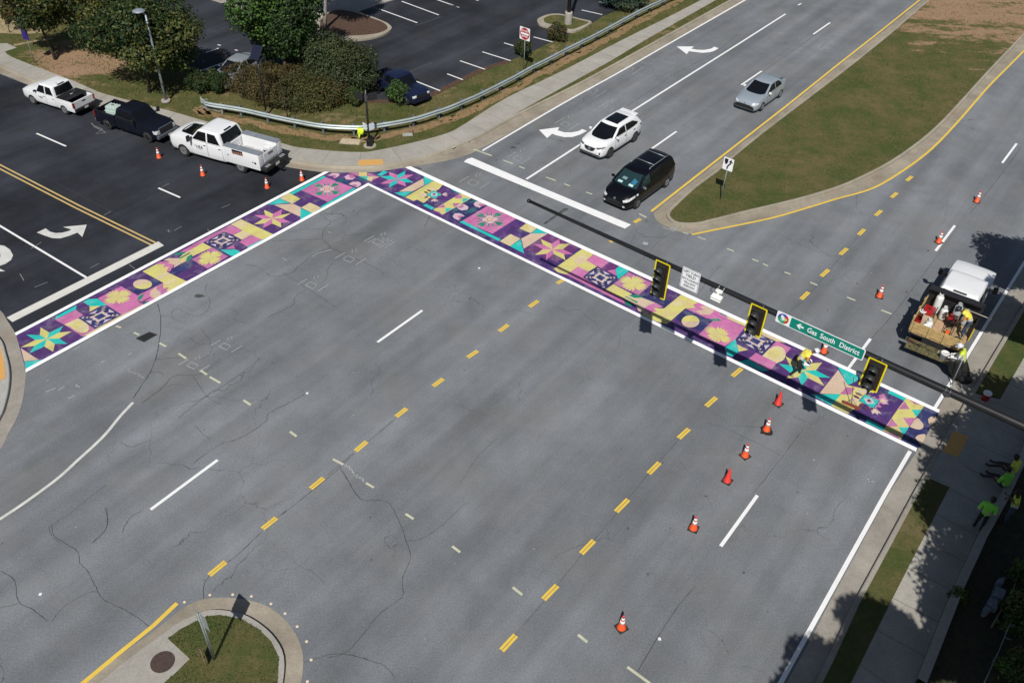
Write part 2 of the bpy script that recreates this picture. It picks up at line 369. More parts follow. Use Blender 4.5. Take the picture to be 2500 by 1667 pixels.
# --- left corner island with ramp
LGO = spline(gp('P', [(-160,700),(-60,722),(0,758),(16,780),(38,815),(52,853),(61,897),(63,921),(54.5,981),(38,1027),(23,1053),(0,1099),(-60,1190),(-200,1340)]), 4)
LKF = spline([at(x,y,.1) for x,y in [(-160,755),(-60,775),(0,823),(16,863),(24.5,899.6),(24.5,938),(16,981),(0,1022),(-60,1112),(-220,1262)]], 4)
s_ = sheet('corner_gutter', LGO+[at(-400,1250),at(-400,700)], .007, GUT_R); tag(s_, kind='structure')
CONC_G = concrete('concrete_grey', .36, (1,.98,.92), .12)
crn = sheet('corner_pavement', offset(LKF, -.1)+[at(-500,1200,.1),at(-500,720,.1)], .12, CONC_G, skirt=.12); tag(crn, kind='structure')
kb = kerb('kerb', LKF, -1, .16, .135, CONC_G); tag(kb, kind='structure')
PAD = NG('tactile'); _v = PAD.vor(14, 'F1', None, .0).outputs['Distance']
PADM = PAD.done(PAD.mix(PAD.ramp(PAD.noise(25,4), .3,.7), sun(232,180,105), sun(206,156,92)), .8)
sheet('tactile_pad', gp('F', [(-260,700),(0,862),(14,905),(26,960),(40,1050),(48,1180),(20,1200),(-200,1300),(-260,1100)], .13), .128, PADM, crn)
sheet('tactile_pad', gp('G', [(1018,150),(1225,144),(1236,194),(1002,204)], HZ), HZ+.010, PADM, walk)
# --- right-hand median (teardrop) 
MO_L = [(1586,524),(1700,436),(1921,264),(2040,168),(2142,88),(2250,3),(2345,-72),(2470,-170)]
MO = [(2470,-170),(2345,-72),(2250,3),(2142,88),(2040,168),(1921,264),(1700,437),(1640,484),(1601,516),(1597,526),(1606,541),(1634,557),(1661,566.5),(1689,570),(1740,560),(1880,531),(1972,505),(2040,484),(2132,457),(2210,411),(2278,358),(2346,286),(2414,208),(2500,121),(2600,15),(2740,-130)]
MG = [(2500,-178),(2360,-72),(2271,0),(2176,82),(2101,143),(2040,190.5),(1958,253),(1870,320),(1795,381),(1751,420),(1700,457.5),(1658,496),(1637,518),(1639,531.5),(1658,542),(1699,543),(1744,533),(1836,510),(1938,486),(2040,456),(2108,427),(2176,391),(2244,343.5),(2295,299),(2346,245),(2414,170),(2500,80),(2600,-30),(2720,-160)]
mo = spline(gp('P', MO), 3); tag(sheet('median_gutter', mo, .006, GUT), kind='structure')
mg = spline([at(x,y,.14) for x,y in MG], 3)
mk = sheet('median_kerb', offset(mg, -.17), .135, CONC_K, skirt=.135); tag(mk, kind='structure')
med = sheet('median', mg, .145, GRASS_M); tag(med, kind='structure')
# --- near-left median nose
M3O = [(150,1710),(203,1667),(300,1594),(382.6,1534.6),(425,1500),(459,1477),(497.4,1462),(555,1458),(620,1467.7),(669.6,1488.7),(711.7,1530.8),(734.7,1576.7),(740.4,1615),(734.7,1667),(715,1750),(640,1840),(60,1840)]
M3G = [(390,1674),(430,1640),(463,1607),(409.4,1557.6),(440,1534.6),(501,1504),(535.7,1500),(589,1509.8),(631,1534.6),(662,1565),(681,1603.5),(678,1667),(660,1740),(380,1760)]
M3K = [(215,1690),(300,1618),(380,1560),(440,1517),(501,1491),(537,1488),(592,1498),(639,1525),(673,1559),(693,1602),(690,1667),(670,1750),(600,1830),(150,1830)]
tag(sheet('island_gutter', spline(gp('P', M3O), 3), .006, GUT), kind='structure')
ik = sheet('island_kerb', spline([at(x,y,.13) for x,y in M3K], 3), .132, concrete('concrete_apron', .33, (1,.95,.84), .3), skirt=.132); tag(ik, kind='structure')
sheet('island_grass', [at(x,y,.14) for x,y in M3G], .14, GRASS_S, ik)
# --- right-hand side: gutter, kerb, footpath, shaded planting
RGO = [at(x,y) for x,y in [(1850,1790),(1919,1667),(1976,1566),(2026,1468),(2125,1286),(2172,1200),(2243,1095),(2288,1003),(2308,967),(2400,815),(2461,713),(2500,648),(2580,515),(2720,290)]]
RKF = [at(x,y,.1) for x,y in [(1915,1800),(1987.7,1667),(2020,1604),(2083,1468),(2151.5,1343),(2229,1200),(2282.6,1105),(2354,981),(2425,862),(2500,738),(2600,576),(2760,320)]]
tag(sheet('gutter', RGO+[offset(RKF,-.3)[i] for i in range(len(RKF)-1,-1,-1)], .006, GUT_R), kind='structure')
kb = kerb('kerb', RKF, -1, .2, .15, GUT_R); tag(kb, kind='structure')
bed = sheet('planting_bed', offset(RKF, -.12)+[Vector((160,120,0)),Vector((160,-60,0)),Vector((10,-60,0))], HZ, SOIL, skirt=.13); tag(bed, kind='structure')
SWL = [(2000,1800),(2077,1667),(2178,1462),(2256,1310),(2318,1189),(2443,972),(2500,873),(2600,700),(2760,420)]
SWR = [(2140,1800),(2232,1667),(2324,1438),(2384,1310),(2436,1220),(2484,1120),(2499,1087),(2580,950),(2800,560)]
w2 = sheet('pavement', [at(x,y,HZ) for x,y in SWL]+[at(x,y,HZ) for x,y in SWR[::-1]], HZ+.008, CONC); tag(w2, kind='structure')
joints([at(x,y,HZ) for x,y in SWL], [at(x,y,HZ) for x,y in SWR], 1.55, 'joint', w2, HZ+.011)
kbk = offset(RKF, -.2)
def kseg(x0y0, x1y1):
    i0 = min(range(len(kbk)), key=lambda i:(v2(kbk[i])-v2(at(*x0y0,.1))).length); i1 = min(range(len(kbk)), key=lambda i:(v2(kbk[i])-v2(at(*x1y1,.1))).length)
    return kbk[i0:i1+1]
ramp = sheet('ramp', [at(x,y,HZ) for x,y in [(2262,1165),(2318,1189),(2443,975),(2376,960)]], HZ+.010, CONC); tag(ramp, kind='structure')
sheet('tactile_pad', gp('K', [(1672,785),(1820,845),(1722,1045),(1562,985)], HZ), HZ+.014, PADM, ramp)
def strip(name, lo, hi):
    a = [p for p in kbk if min(lo[1],hi[1]) < 9e9]
    return a
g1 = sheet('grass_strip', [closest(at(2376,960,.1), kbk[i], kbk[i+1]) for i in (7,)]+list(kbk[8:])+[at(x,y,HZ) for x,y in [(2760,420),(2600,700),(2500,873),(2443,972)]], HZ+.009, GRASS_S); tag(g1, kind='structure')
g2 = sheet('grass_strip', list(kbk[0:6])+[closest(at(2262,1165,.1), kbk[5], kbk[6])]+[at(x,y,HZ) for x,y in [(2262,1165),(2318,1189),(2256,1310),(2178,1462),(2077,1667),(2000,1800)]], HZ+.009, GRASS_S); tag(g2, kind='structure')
# ================================================================== ROAD MARKINGS (parts of the road)
def line(v, pts, w, m=WHITE, name='lane_line', parent=None, z=.009, smooth=False):
    p = gp(v, pts); p = spline(p, 4) if smooth else p
    return stripe(name, p, w, m, parent or road, z)
line('P', [(1177.6,368.5),(1372,254.6),(1508.5,179),(1645,100.8),(1740,46.3),(1850,-17)], .13, smooth=True, name='edge_line')
line('P', [(1285,438),(1545,270.7),(1800,110),(1917.7,35)], .14)
for v, p, q in [('P',(1948,13.6),(1956,9.5)),('D',(840,248),(960,165)),('D',(322,612),(470,512)),('P',(1572,377),(1651.5,321.5)),('P',(368,1243.6),(531.5,1122.5)),('P',(921.6,835.5),(1031,758)),
   ('P',(1759.5,1333),(1849,1209)),('P',(2284,613),(2331,551)),('P',(2072,898),(2125,827)),('P',(2446.6,398.6),(2482,351))]: line(v, [p, q], .13, name='lane_dash')
line('P', [(1840,1783),(1905,1667),(2164,1200),(2222,1101)], .15, name='edge_line'); line('P', [(2282.6,995.4),(2310.7,951),(2379.6,838),(2456,713),(2500,642),(2600,480),(2700,315)], .14, name='edge_line')
line('N', [(850,215),(770,300),(680,410),(600,490),(500,580),(380,690),(220,810),(60,920),(-160,1060)], .13, WORN, smooth=True, name='edge_line')
line('P', [(1590,516.5),(1700,430.5),(1921,258.5),(2040,163),(2142,83),(2247.6,-1),(2345,-77)], .14, YELLOW, name='yellow_line')
line('P', [(1689,573),(1740,562.5),(1880,533.5),(1972,507.5),(2040,486.5),(2132,459.5),(2210,413.5),(2278,361),(2346,289.5),(2414,211.5),(2500,124.5),(2600,18)], .13, YELLOW, smooth=True, name='yellow_line')
line('M', [(480,1155),(530,1115),(760,925),(980,748),(1130,606)], .15, YELLOW, name='yellow_line')
line('E', [(-300,225),(0,378),(700,738),(1397,1077)], .10, YELLOW_P, name='yellow_line', parent=dark, z=.012); line('E', [(-300,262),(0,415),(680,765),(1357,1096)], .10, YELLOW_P, name='yellow_line', parent=dark, z=.012)
line('E', [(-300,748),(0,925),(775,1388)], .11, WHITE, name='lane_line', parent=dark, z=.012)
for p, q in [((328,97),(592,212)),((1420,586),(1615,671)),((-700,-340),(-520,-265))]: line('E', [p, q], .11, WHITE, 'lane_dash', dark, .012)
sheet('stop_line', [at(x,y) for x,y in [(386.7,590),(400.5,599.8),(30.5,786.5),(16.5,775.5)]], .012, paint('stop_worn', (.62,.60,.56), .1, .7), dark)
sheet('stop_line', gp('H', [(192,314),(150,325),(118,352),(150,362),(700,590),(1130,770),(1562,950),(1618,914),(1150,720),(700,532)]), .010, WHITE, road)
sheet('turn_arrow', gp('E', [(330,985),(410,948),(450,978),(500,990),(560,986),(620,970),(640,958),(565,935),(778,915),(738,1025),(695,985),(620,1015),(540,1038),(470,1035),(400,1012)]), .012, WORN, dark)
sheet('turn_arrow', gp('E', [(-60,1090),(40,1103),(90,1138),(118,1188),(100,1230),(50,1265),(-20,1290),(-20,1232),(6,1200),(0,1168),(-60,1160)]), .012, WORN, dark)
sheet('turn_arrow', gp('E', [(-60,1282),(48,1332),(-60,1334)]), .0125, WORN, dark)
sheet('turn_arrow', gp('T', [(1300,305),(1535,305),(1500,335),(1580,350),(1680,352),(1770,335),(1815,308),(1872,330),(1820,362),(1760,382),(1650,392),(1550,380),(1465,370),(1437,410)]), .010, WHITE, road)
sheet('turn_arrow', gp('H', [(793,65),(975,42),(960,70),(1020,88),(1090,88),(1150,75),(1180,58),(1222,75),(1160,108),(1090,130),(1020,131),(940,112),(912,100),(865,138)]), .010, WHITE, road)
# double yellow turn guides
def ydash(p, q, parent=road, name='guide_dash'):
    a, b = at(*p), at(*q); bm = bmesh.new()
    for s in (-.056, .056): ribbon(bm, offset([a, b], s), .092, .010)
    from_bm(name, bm, YELLOW, parent)
for p, q in [((1548,543.7),(1564,534.8)),((1489.4,591.4),(1501.7,584.6)),((1360,692),(1380.5,681)),((1292.5,749.4),(1313.8,734.5)),((1219.2,808.9),(1240.4,793)),((1141.6,872.7),(1166,856.7)),((1057.6,942.8),(1082,924.7)),((967.3,1017.2),(992.8,997)),((868,1101),(895.4,1078)),((758.4,1192.7),(790,1166.7)),((641,1290.5),(675,1263.7)),((511,1403.8),(551,1371)),
   ((2213.6,442),(2226.5,431)),((2176,483),(2190,471)),((2137,527),(2151.7,514.3)),((2096,574),(2110.5,559.7)),((2051,622),(2068,606.6)),((2005,675),(2023,658.4)),((1955.6,731),(1974,713.3)),((1788,918.6),(1810.5,899.4)),((1723.8,992),(1748.3,970.3)),((1656.5,1070),(1682,1046.8)),((1583.4,1156),(1610,1129)),((1504,1248.8),(1533.7,1219)),((1418.8,1351),(1450,1319)),((1326.6,1462.7),(1360,1428.7)),((1224.5,1587),(1259,1550))]: ydash(p, q)
# faded cream layout dashes
bm = bmesh.new()
for v, L_ in [('O',[((30,283),(90,315)),((220,420),(265,447)),((447,597),(493,627)),((715,783),(760,818)),((1062,1018),(1117,1062)),((1437,1290),(1490,1333)),((1720,1475),(1850,1570))]),('N',[((1553,200),(1600,232)),((1850,400),(1892,432))]),
   ('F',[((1040,720),(1085,735)),((1200,778),(1250,800)),((1430,872),(1490,905)),((1600,965),(1670,1012)),((1795,1115),(1855,1155)),((1880,1175),(1975,1230))]),
   ('I',[((1010,210),(1072,235)),((1235,303),(1292,325)),((1330,345),(1375,365)),((1525,420),(1580,440)),((1755,512),(1820,538)),((2085,645),(2160,675)),((615,65),(660,80)),((750,105),(815,130))]),
   ('H',[((855,488),(945,520)),((1020,548),(1070,568)),((1215,622),(1270,642)),((1690,815),(1755,850)),((470,335),(560,370)),((615,393),(665,412))]),('J',[((985,812),(1085,850))])]:
    for p, q in L_: ribbon(bm, gp(v, [p, q]), .10, .008)
from_bm('layout_dash', bm, CREAM, road)
bm = bmesh.new()
for p, q in [((210,240),(370,298)),((690,1185),(760,1212))]: ribbon(bm, gp('H', [p, q]), .12, .012)
for v, L_ in [('G',[((1850,45),(1880,30)),((425,150),(445,165))])]:
    for p, q in L_: ribbon(bm, gp(v, [p, q], HZ), .08, HZ+.012)
from_bm('layout_dash', bm, CREAM, road)
# utility spray marks: small diamonds, ticks and scribbled numbers
bm = bmesh.new()
def strokes(v, S, w=.045):
    for pts in S: ribbon(bm, gp(v, pts), w, .0085)
def diamond(x, y, s=14, d=34):
    strokes('P', [[(x-s,y),(x-s*.2,y-s*.62),(x+s,y-s*.1),(x+s*.3,y+s*.6),(x-s,y)]], .04)
    strokes('P', [[(x-d,y-2),(x-d+24,y-16)],[(x+d-18,y+14),(x+d+8,y-2)]], .04)
    strokes('P', [[(x+4,y-18),(x+9,y-23),(x+8,y-15)],[(x+13,y-23),(x+19,y-26),(x+15,y-18),(x+21,y-19)]], .03)
for x, y in [(470,893),(549,846),(923,592),(852,633),(760,697),(1155,447),(1536,168),(1616,100),(1722,-2),(1447,223),(1380,304),(1263,387),(1487,265),(1668,52)]: diamond(x, y, 12 if y < 400 else 14, 26 if y < 400 else 34)
strokes('F', [[(1140,1110),(1160,1100),(1165,1112),(1148,1128),(1175,1128)],[(1180,1125),(1190,1138),(1178,1140),(1180,1125)],[(1200,1135),(1225,1150)],[(1215,1132),(1208,1152)],[(1232,1150),(1245,1145),(1250,1160),(1236,1160),(1240,1175)],[(1252,1165),(1268,1160),(1262,1175),(1280,1180)],[(1268,1180),(1284,1172),(1282,1188)]], .03)
strokes('F', [[(610,1368),(668,1345)],[(905,1048),(940,1032)],[(410,1310),(500,1275)],[(525,1295),(580,1260)],[(420,1212),(436,1204)],[(1155,980),(1165,965),(1180,962)],[(680,1245),(700,1262),(720,1265)],[(660,935),(715,905)]], .05)
strokes('O', [[(95,325),(108,312),(112,335),(122,318),(128,345),(140,338)],[(140,345),(146,365),(156,360)],[(150,378),(162,362),(160,385),(172,362),(166,392)],[(178,385),(186,378),(184,396),(196,388)],[(192,402),(205,392),(202,410),(212,408)]], .05)
strokes('R9', [[(770,1195),(782,1200)]], .1)
strokes('H', [[(1905,935),(1960,960)],[(1985,935),(1970,955),(1990,975),(2005,950),(1985,935)],[(2010,970),(2030,935),(2050,945)],[(2022,955),(2045,965)],[(2085,980),(2130,1000)],[(2225,1020),(2280,1048)]], .06)
strokes('H', [[(1725,1078),(1768,1088)]], .25); strokes('K', [[(1745,395),(1800,350),(1775,345)],[(1800,350),(1800,370)],[(1735,405),(1755,375),(1790,385)],[(850,1250),(920,1282)],[(868,1272),(885,1262)],[(330,1065),(348,1075)]], .05)
strokes('G', [[(725,620),(762,598)],[(735,790),(770,805),(745,805)],[(1090,895),(1165,850)],[(1195,940),(1290,890)],[(1222,842),(1240,868),(1262,850),(1280,862),(1262,880)],[(1290,880),(1325,862),(1300,880)],[(590,1018),(640,985),(770,955)],[(330,1025),(372,1055)]], .035)
from_bm('spray_mark', bm, CHALK, road)
bm = bmesh.new()
for v, L_ in [('E',[((930,832),(995,795)),((310,1475),(425,1430)),((1560,968),(1630,930)),((1450,580),(1515,545)),((1985,765),(2065,732)),((808,1303),(890,1262)),((180,1355),(215,1415)),((280,1130),(370,1072)),((1860,955),(1890,985)),((1160,1272),(1210,1310))])]:
    for p, q in L_: ribbon(bm, gp(v, [p, q]), .035, .0125)
for pts in [[(820,5),(850,40),(900,65),(945,85)],[(850,30),(920,60),(860,100),(950,90)],[(1495,970),(1510,960),(1512,980),(1530,972)]]: ribbon(bm, gp('E', pts), .05, .0125)
from_bm('spray_mark', bm, mat('dusty_chalk', (.20,.20,.20), .95), dark)
# traced cracks and paving seams
bm = bmesh.new(); rr = random.Random(3)
def crack(v, pts, w=.022, j=1.0):
    P_ = spline([Vector((a,b,0)) for a,b in px(v, pts)], 7)
    P_ = [at(p.x+rr.uniform(-j,j)*1.2, p.y+rr.uniform(-j,j)) for p in P_]
    for i in range(len(P_)-1): ribbon(bm, P_[i:i+2], w*rr.uniform(.5,1.25), .006)
crack('G', [(660,620),(720,680),(755,710),(700,780),(690,860),(745,915),(740,940),(600,1000),(470,1110),(410,1160),(240,1195),(110,1110),(0,1090)])
crack('G', [(745,930),(880,990),(1010,1045),(1150,1110),(1240,1170)]); crack('G', [(690,860),(480,868),(240,875)]); crack('G', [(755,710),(820,680),(960,655),(1050,575)], .016); crack('G', [(750,915),(870,870),(880,830),(1100,800),(1190,745)], .014)
crack('G', [(340,1165),(420,1215),(550,1300),(690,1390),(820,1480)]); crack('G', [(550,1305),(440,1380),(420,1450),(200,1560)]); crack('G', [(1010,1045),(830,1040),(730,1140),(735,1180),(690,1240),(560,1300)], .015)
crack('G', [(1500,590),(1630,670),(1740,730)], .014); crack('G', [(1660,640),(1605,745)], .03); crack('G', [(690,770),(520,772),(380,800)], .014)
crack('F', [(1410,520),(1440,640),(1435,800),(1400,1000),(1330,1160),(1190,1370)], .03,.5); crack('F', [(1440,635),(1530,630),(1560,660),(1680,700)], .014); crack('F', [(1390,1020),(1560,1005),(1630,1010)], .016); crack('F', [(1800,740),(1870,830),(1880,870),(1780,880),(1700,820)], .016); crack('F', [(1890,880),(1900,920),(1870,980),(1800,1020)], .018)
crack('F', [(1860,330),(1840,420),(1880,490),(1870,560),(1800,620),(1700,620),(1580,560),(1530,630)], .016); crack('F', [(1980,1010),(1800,1150),(1560,1170),(1440,1290),(1270,1410)], .022); crack('F', [(1340,1135),(1440,1135),(1460,1165)], .018); crack('F', [(1420,1290),(1560,1240),(1620,1250)], .012); crack('F', [(1730,1170),(1860,1350),(1990,1430)], .014); crack('F', [(2330,1010),(2100,1190),(1850,1350),(1600,1540)], .02)
crack('F', [(1530,720),(1640,760),(1760,770)], .012); crack('F', [(2050,560),(2130,600),(2100,660),(2250,700)], .012)
crack('N', [(960,455),(890,480),(830,498),(770,470)],.016); crack('N', [(1950,160),(1860,210),(1720,280),(1690,340),(1540,440),(1390,490),(1240,600)], .02); crack('N', [(1240,360),(1290,410),(1340,450)],.014); crack('N', [(2260,540),(2100,690),(1800,930)], .02,.3); crack('N', [(2190,650),(2240,750),(2300,830),(2352,850)],.014)
crack('N', [(680,880),(680,1010),(580,1120)],.014); crack('N', [(310,1010),(330,1060),(380,1110)],.014); crack('N', [(900,910),(830,950),(780,1040)],.02); crack('N', [(310,1010),(450,920),(560,830),(680,740)],.012)
crack('M', [(330,110),(350,180),(490,270),(510,350),(560,405),(610,500),(660,580),(780,640),(880,700),(975,770)], .018); crack('M', [(670,0),(680,120),(590,220)], .016); crack('M', [(0,400),(90,460),(120,600),(200,640),(300,720)], .02); crack('M', [(120,605),(0,640)], .016); crack('M', [(330,720),(420,620),(560,540),(620,535)], .013)
crack('M', [(1670,150),(1500,310),(1340,430),(1300,500),(1300,580)], .022,.3); crack('M', [(1770,60),(1830,10)],.02,.3); crack('M', [(1940,985),(2080,940),(2200,930),(2352,965)],.016)
crack('O', [(390,50),(230,185)],.022,.3); crack('O', [(150,245),(0,375)],.022,.3); crack('O', [(70,330),(130,430),(190,510),(340,530),(410,640),(450,750),(475,850),(430,970),(425,1075),(300,1170),(120,1380),(0,1420)], .02); crack('O', [(450,755),(560,730),(680,640),(790,535)], .016); crack('O', [(970,165),(870,260),(760,420)], .013); crack('O', [(120,1400),(240,1440),(330,1470),(390,1540)],.013)
crack('O', [(1000,1380),(1240,1100),(1460,830),(1660,590),(1840,370),(2020,165)], .014,.4); crack('O', [(1780,1500),(1960,1200),(2110,1010)],.02,.5); crack('Q', [(740,1120),(870,960),(1100,660),(1130,620)],.018,.4); crack('Q', [(390,570),(620,650),(980,830)],.012)
crack('J', [(1730,0),(1560,240),(1380,480),(1260,640),(1100,850),(880,1100)],.018,.3); crack('J', [(760,110),(600,300),(280,680),(120,810)],.018,.3); crack('J', [(0,80),(200,180),(420,270),(570,300)],.012); crack('D', [(2330,1060),(2160,1290),(1960,1540)],.022,.3)
crack('D', [(960,180),(690,370),(440,540)],.022,.3); crack('D', [(300,840),(190,960)],.014); crack('I', [(640,-20),(400,150),(300,260),(180,370)],.014); crack('I', [(960,360),(880,440),(740,640)],.014); crack('R7', [(0,1180),(260,1260),(380,1240),(500,1250),(620,1370),(800,1500)],.012); crack('I', [(50,960),(40,1080),(0,1130)],.012)
crack('T', [(760,530),(960,590),(1000,700),(1120,690),(1440,510)],.014); crack('T', [(2128,140),(1800,400),(1300,660),(1000,870),(620,1110)],.022,.4); crack('T', [(2128,900),(1800,1100),(1380,1390)],.014); crack('H', [(0,110),(90,270),(160,330)],.014); crack('H', [(350,190),(420,240),(470,230)],.012)
crack('E', [(0,330),(380,480),(640,610),(950,770),(1130,850)],.02,.4)
from_bm('crack', bm, CRACK, road)
bm = bmesh.new()
for v, c, rx, ry in [('G',(1515,228),60,16),('H',(565,222),26,10),('H',(610,186),16,6),('F',(1788,450),48,16),('J',(1435,245),12,6),('J',(1228,640),16,7),('J',(475,815),7,6),('K',(660,837),8,7),('O',(1723,680),8,7),('O',(1838,943),8,7),('L',(55,663),10,9),('L',(250,982),6,6),('J',(755,558),10,6),('Q',(388,1130),12,5),('Q',(1088,1103),7,6),('R6',(2000,420),4,4)]:
    pts = [(c[0]+rx*(1+.25*math.sin(5*a))*math.cos(a), c[1]+ry*(1+.2*math.cos(3*a))*math.sin(a)) for a in [k/14*2*math.pi for k in range(14)]]
    poly_faces(bm, gp(v, pts), .0065)
poly_faces(bm, gp('H', [(830,905),(1010,770),(1050,765),(1055,775),(900,875),(850,910)]), .0064)
from_bm('tar_patch', bm, mat('tar', (.045,.043,.045), .8, col2=(.10,.098,.095), vscale=3), road)
# ================================================================== PAINTED CROSSWALK MURAL
def wash(name, a, b, scale=.9, lo=.4, hi=.6):
    g = NG(name); f = g.noise(scale, 5, .65, None, .6)
    col = g.mix(g.ramp(f, lo, hi), a, b)
    col = g.mix(g.ramp(g.noise(20, 3), .3, .7, 0, .24), col, (.06,.06,.06,1)); col = g.mix(g.ramp(g.noise(1.7, 5, .7), .50, .70, 0, .22), col, (.55,.52,.50,1)); col = g.mix(g.ramp(g.noise(.8, 4, .7, g.mapping(-ROADAZ, (.25,1.6,1))), .52, .70, 0, .22), col, (.07,.07,.08,1))
    return g.done(col, .62, .35)
TEAL = wash('mural_teal', sun(20,208,200), sun(40,214,205)); PINK = wash('mural_pink', sun(226,130,188), sun(212,122,176)); ROSE = wash('mural_rose', sun(208,130,182), sun(196,118,165))
PEACH = wash('mural_peach', sun(232,206,180), sun(226,196,168)); LEMON = wash('mural_lemon', sun(234,228,128), sun(228,212,142), 1.2); CREAMY = wash('mural_cream', sun(238,226,164), sun(232,208,170), 1.0)
PURP = wash('mural_purple', sun(98,54,126), sun(80,48,112), .8); NAVY = wash('mural_navy', sun(46,46,104), sun(58,72,128), 1.1, .45, .7); INDIGO = wash('mural_indigo', sun(62,46,112), sun(96,56,130), .8); PLUM = wash('mural_plum', sun(122,54,128), sun(108,50,116))
GREEN = wash('mural_green', sun(20,138,112), sun(30,150,120)); DTEAL = wash('mural_deep_teal', sun(30,84,112), sun(40,110,120)); BLUSH = wash('mural_blush', sun(238,190,208), sun(226,206,214)); LILAC = wash('mural_lilac', sun(220,204,222), sun(228,214,222)); BROWNP = wash('mural_maroon', sun(112,60,96), sun(98,56,80))
MUR = [WHITE_N, TEAL, PINK, ROSE, PEACH, LEMON, CREAMY, PURP, NAVY, INDIGO, PLUM, GREEN, DTEAL, BLUSH, LILAC, BROWNP]
MI = {m.name: i for i, m in enumerate(MUR)}
mbm = bmesh.new(); LZ = [0.0]
ZB = .012
def pg(v, pts, m, lvl=1, sm=False):
    p = gp(v, pts)
    if sm: p = spline(p+[p[0]], 4)[:-1]
    LZ[0] += .00002
    poly_faces(mbm, p, ZB+lvl*.0022+LZ[0], MI[m.name])
class Cell:
    """unit square laid over four photo corners (a,b,c,d) = (0,0),(1,0),(1,1),(0,1)"""
    def __init__(s, v, a, b, c, d): s.q = gp(v, [a,b,c,d])
    def p(s, u, w):
        a, b, c, d = s.q; return a*((1-u)*(1-w))+b*(u*(1-w))+c*(u*w)+d*((1-u)*w)
    def poly(s, pts, m, lvl=2):
        LZ[0] += .00002; poly_faces(mbm, [s.p(*q) for q in pts], ZB+lvl*.0022+LZ[0], MI[m.name])
    def rot(s, pts, k):
        o = []
        for u, w in pts:
            x, y = u-.5, w-.5
            for _ in range(k): x, y = -y, x
            o.append((x+.5, y+.5))
        return o
    def disc(s, cx, cy, r, m, lvl=3, a0=0, a1=360, n=24, ry=None):
        pts = [(cx+r*math.cos(R(a0+(a1-a0)*i/n)), cy+(ry or r)*math.sin(R(a0+(a1-a0)*i/n))) for i in range(n+(0 if a1-a0 >= 360 else 1))]
        s.poly(pts, m, lvl)
def star(v, center, tips, inner, m1, m2, lvl=3):
    """eight-pointed quilt star traced tip by tip; tips and inner vertices alternate"""
    n = len(tips)
    for i in range(n):
        pg(v, [center, inner[i-1], tips[i], inner[i]], m1 if i % 2 == 0 else m2, lvl)
def star_cell(C_, m1, m2, r=.5, lvl=3):
    # diamonds on the square: tips along the axes +-22.5 deg
    for i in range(8):
        a = R(22.5+45*i); t = (.5+r*.98*math.cos(a)*1.08, .5+r*.98*math.sin(a)*1.08)
        q = [(.5,.5)]
        for da, rr_ in ((-22.5,.55),(0,None),(22.5,.55)):
            aa = a+R(da); q.append(t if rr_ is None else (.5+r*rr_*math.cos(aa), .5+r*rr_*math.sin(aa)))
        C_.poly(q, m1 if i % 2 == 0 else m2, lvl)
def quilt(C_):
    C_.poly([(0,0),(1,0),(1,1),(0,1)], NAVY, 2)
    for k in range(4):
        C_.poly(C_.rot([(.5,.36),(.36,.5),(.34,.34)],k) if False else C_.rot([(.36,.36),(.5,.22),(.5,.36)],k), PEACH, 3); C_.poly(C_.rot([(.64,.36),(.5,.22),(.5,.36)],k), LILAC, 3)
        C_.poly(C_.rot([(.36,.36),(.24,.24),(.44,.28)],k), PEACH, 3); C_.poly(C_.rot([(.36,.36),(.24,.24),(.28,.44)],k), LILAC, 3)
        C_.poly(C_.rot([(.10,.10),(.32,.10),(.10,.32)],k) if False else C_.rot([(.62,.06),(.86,.06),(.86,.30)],k) if False else C_.rot([(.14,.34),(.14,.66),(.14,.66)],k) if False else C_.rot([(.33,.06),(.67,.06),(.5,.19)],k), LILAC, 3)
        for e in (.07, .17):
            C_.poly(C_.rot([(e,e),(e+.10,e),(e+.10,e+.035),(e+.035,e+.035),(e+.035,e+.10),(e,e+.10)],k), BLUSH if e < .1 else PEACH, 3)
def flower4(C_, bg=PINK, petal=LEMON, cross=ROSE):
    if bg: C_.poly([(0,0),(1,0),(1,1),(0,1)], bg, 2)
    for k in range(4):
        C_.poly(C_.rot([(.5,.5),(.40,.40),(.60,.40)],k), cross, 3)
        C_.poly(C_.rot([(.46,.45),(.36,.36),(.27,.23),(.27,.05),(.355,.15),(.385,-.03),(.45,.12),(.5,-.05),(.55,.12),(.615,-.03),(.645,.15),(.73,.05),(.73,.23),(.64,.36),(.54,.45)],k), petal, 4)
    C_.poly([(.44,.44),(.56,.44),(.56,.56),(.44,.56)], petal, 5)
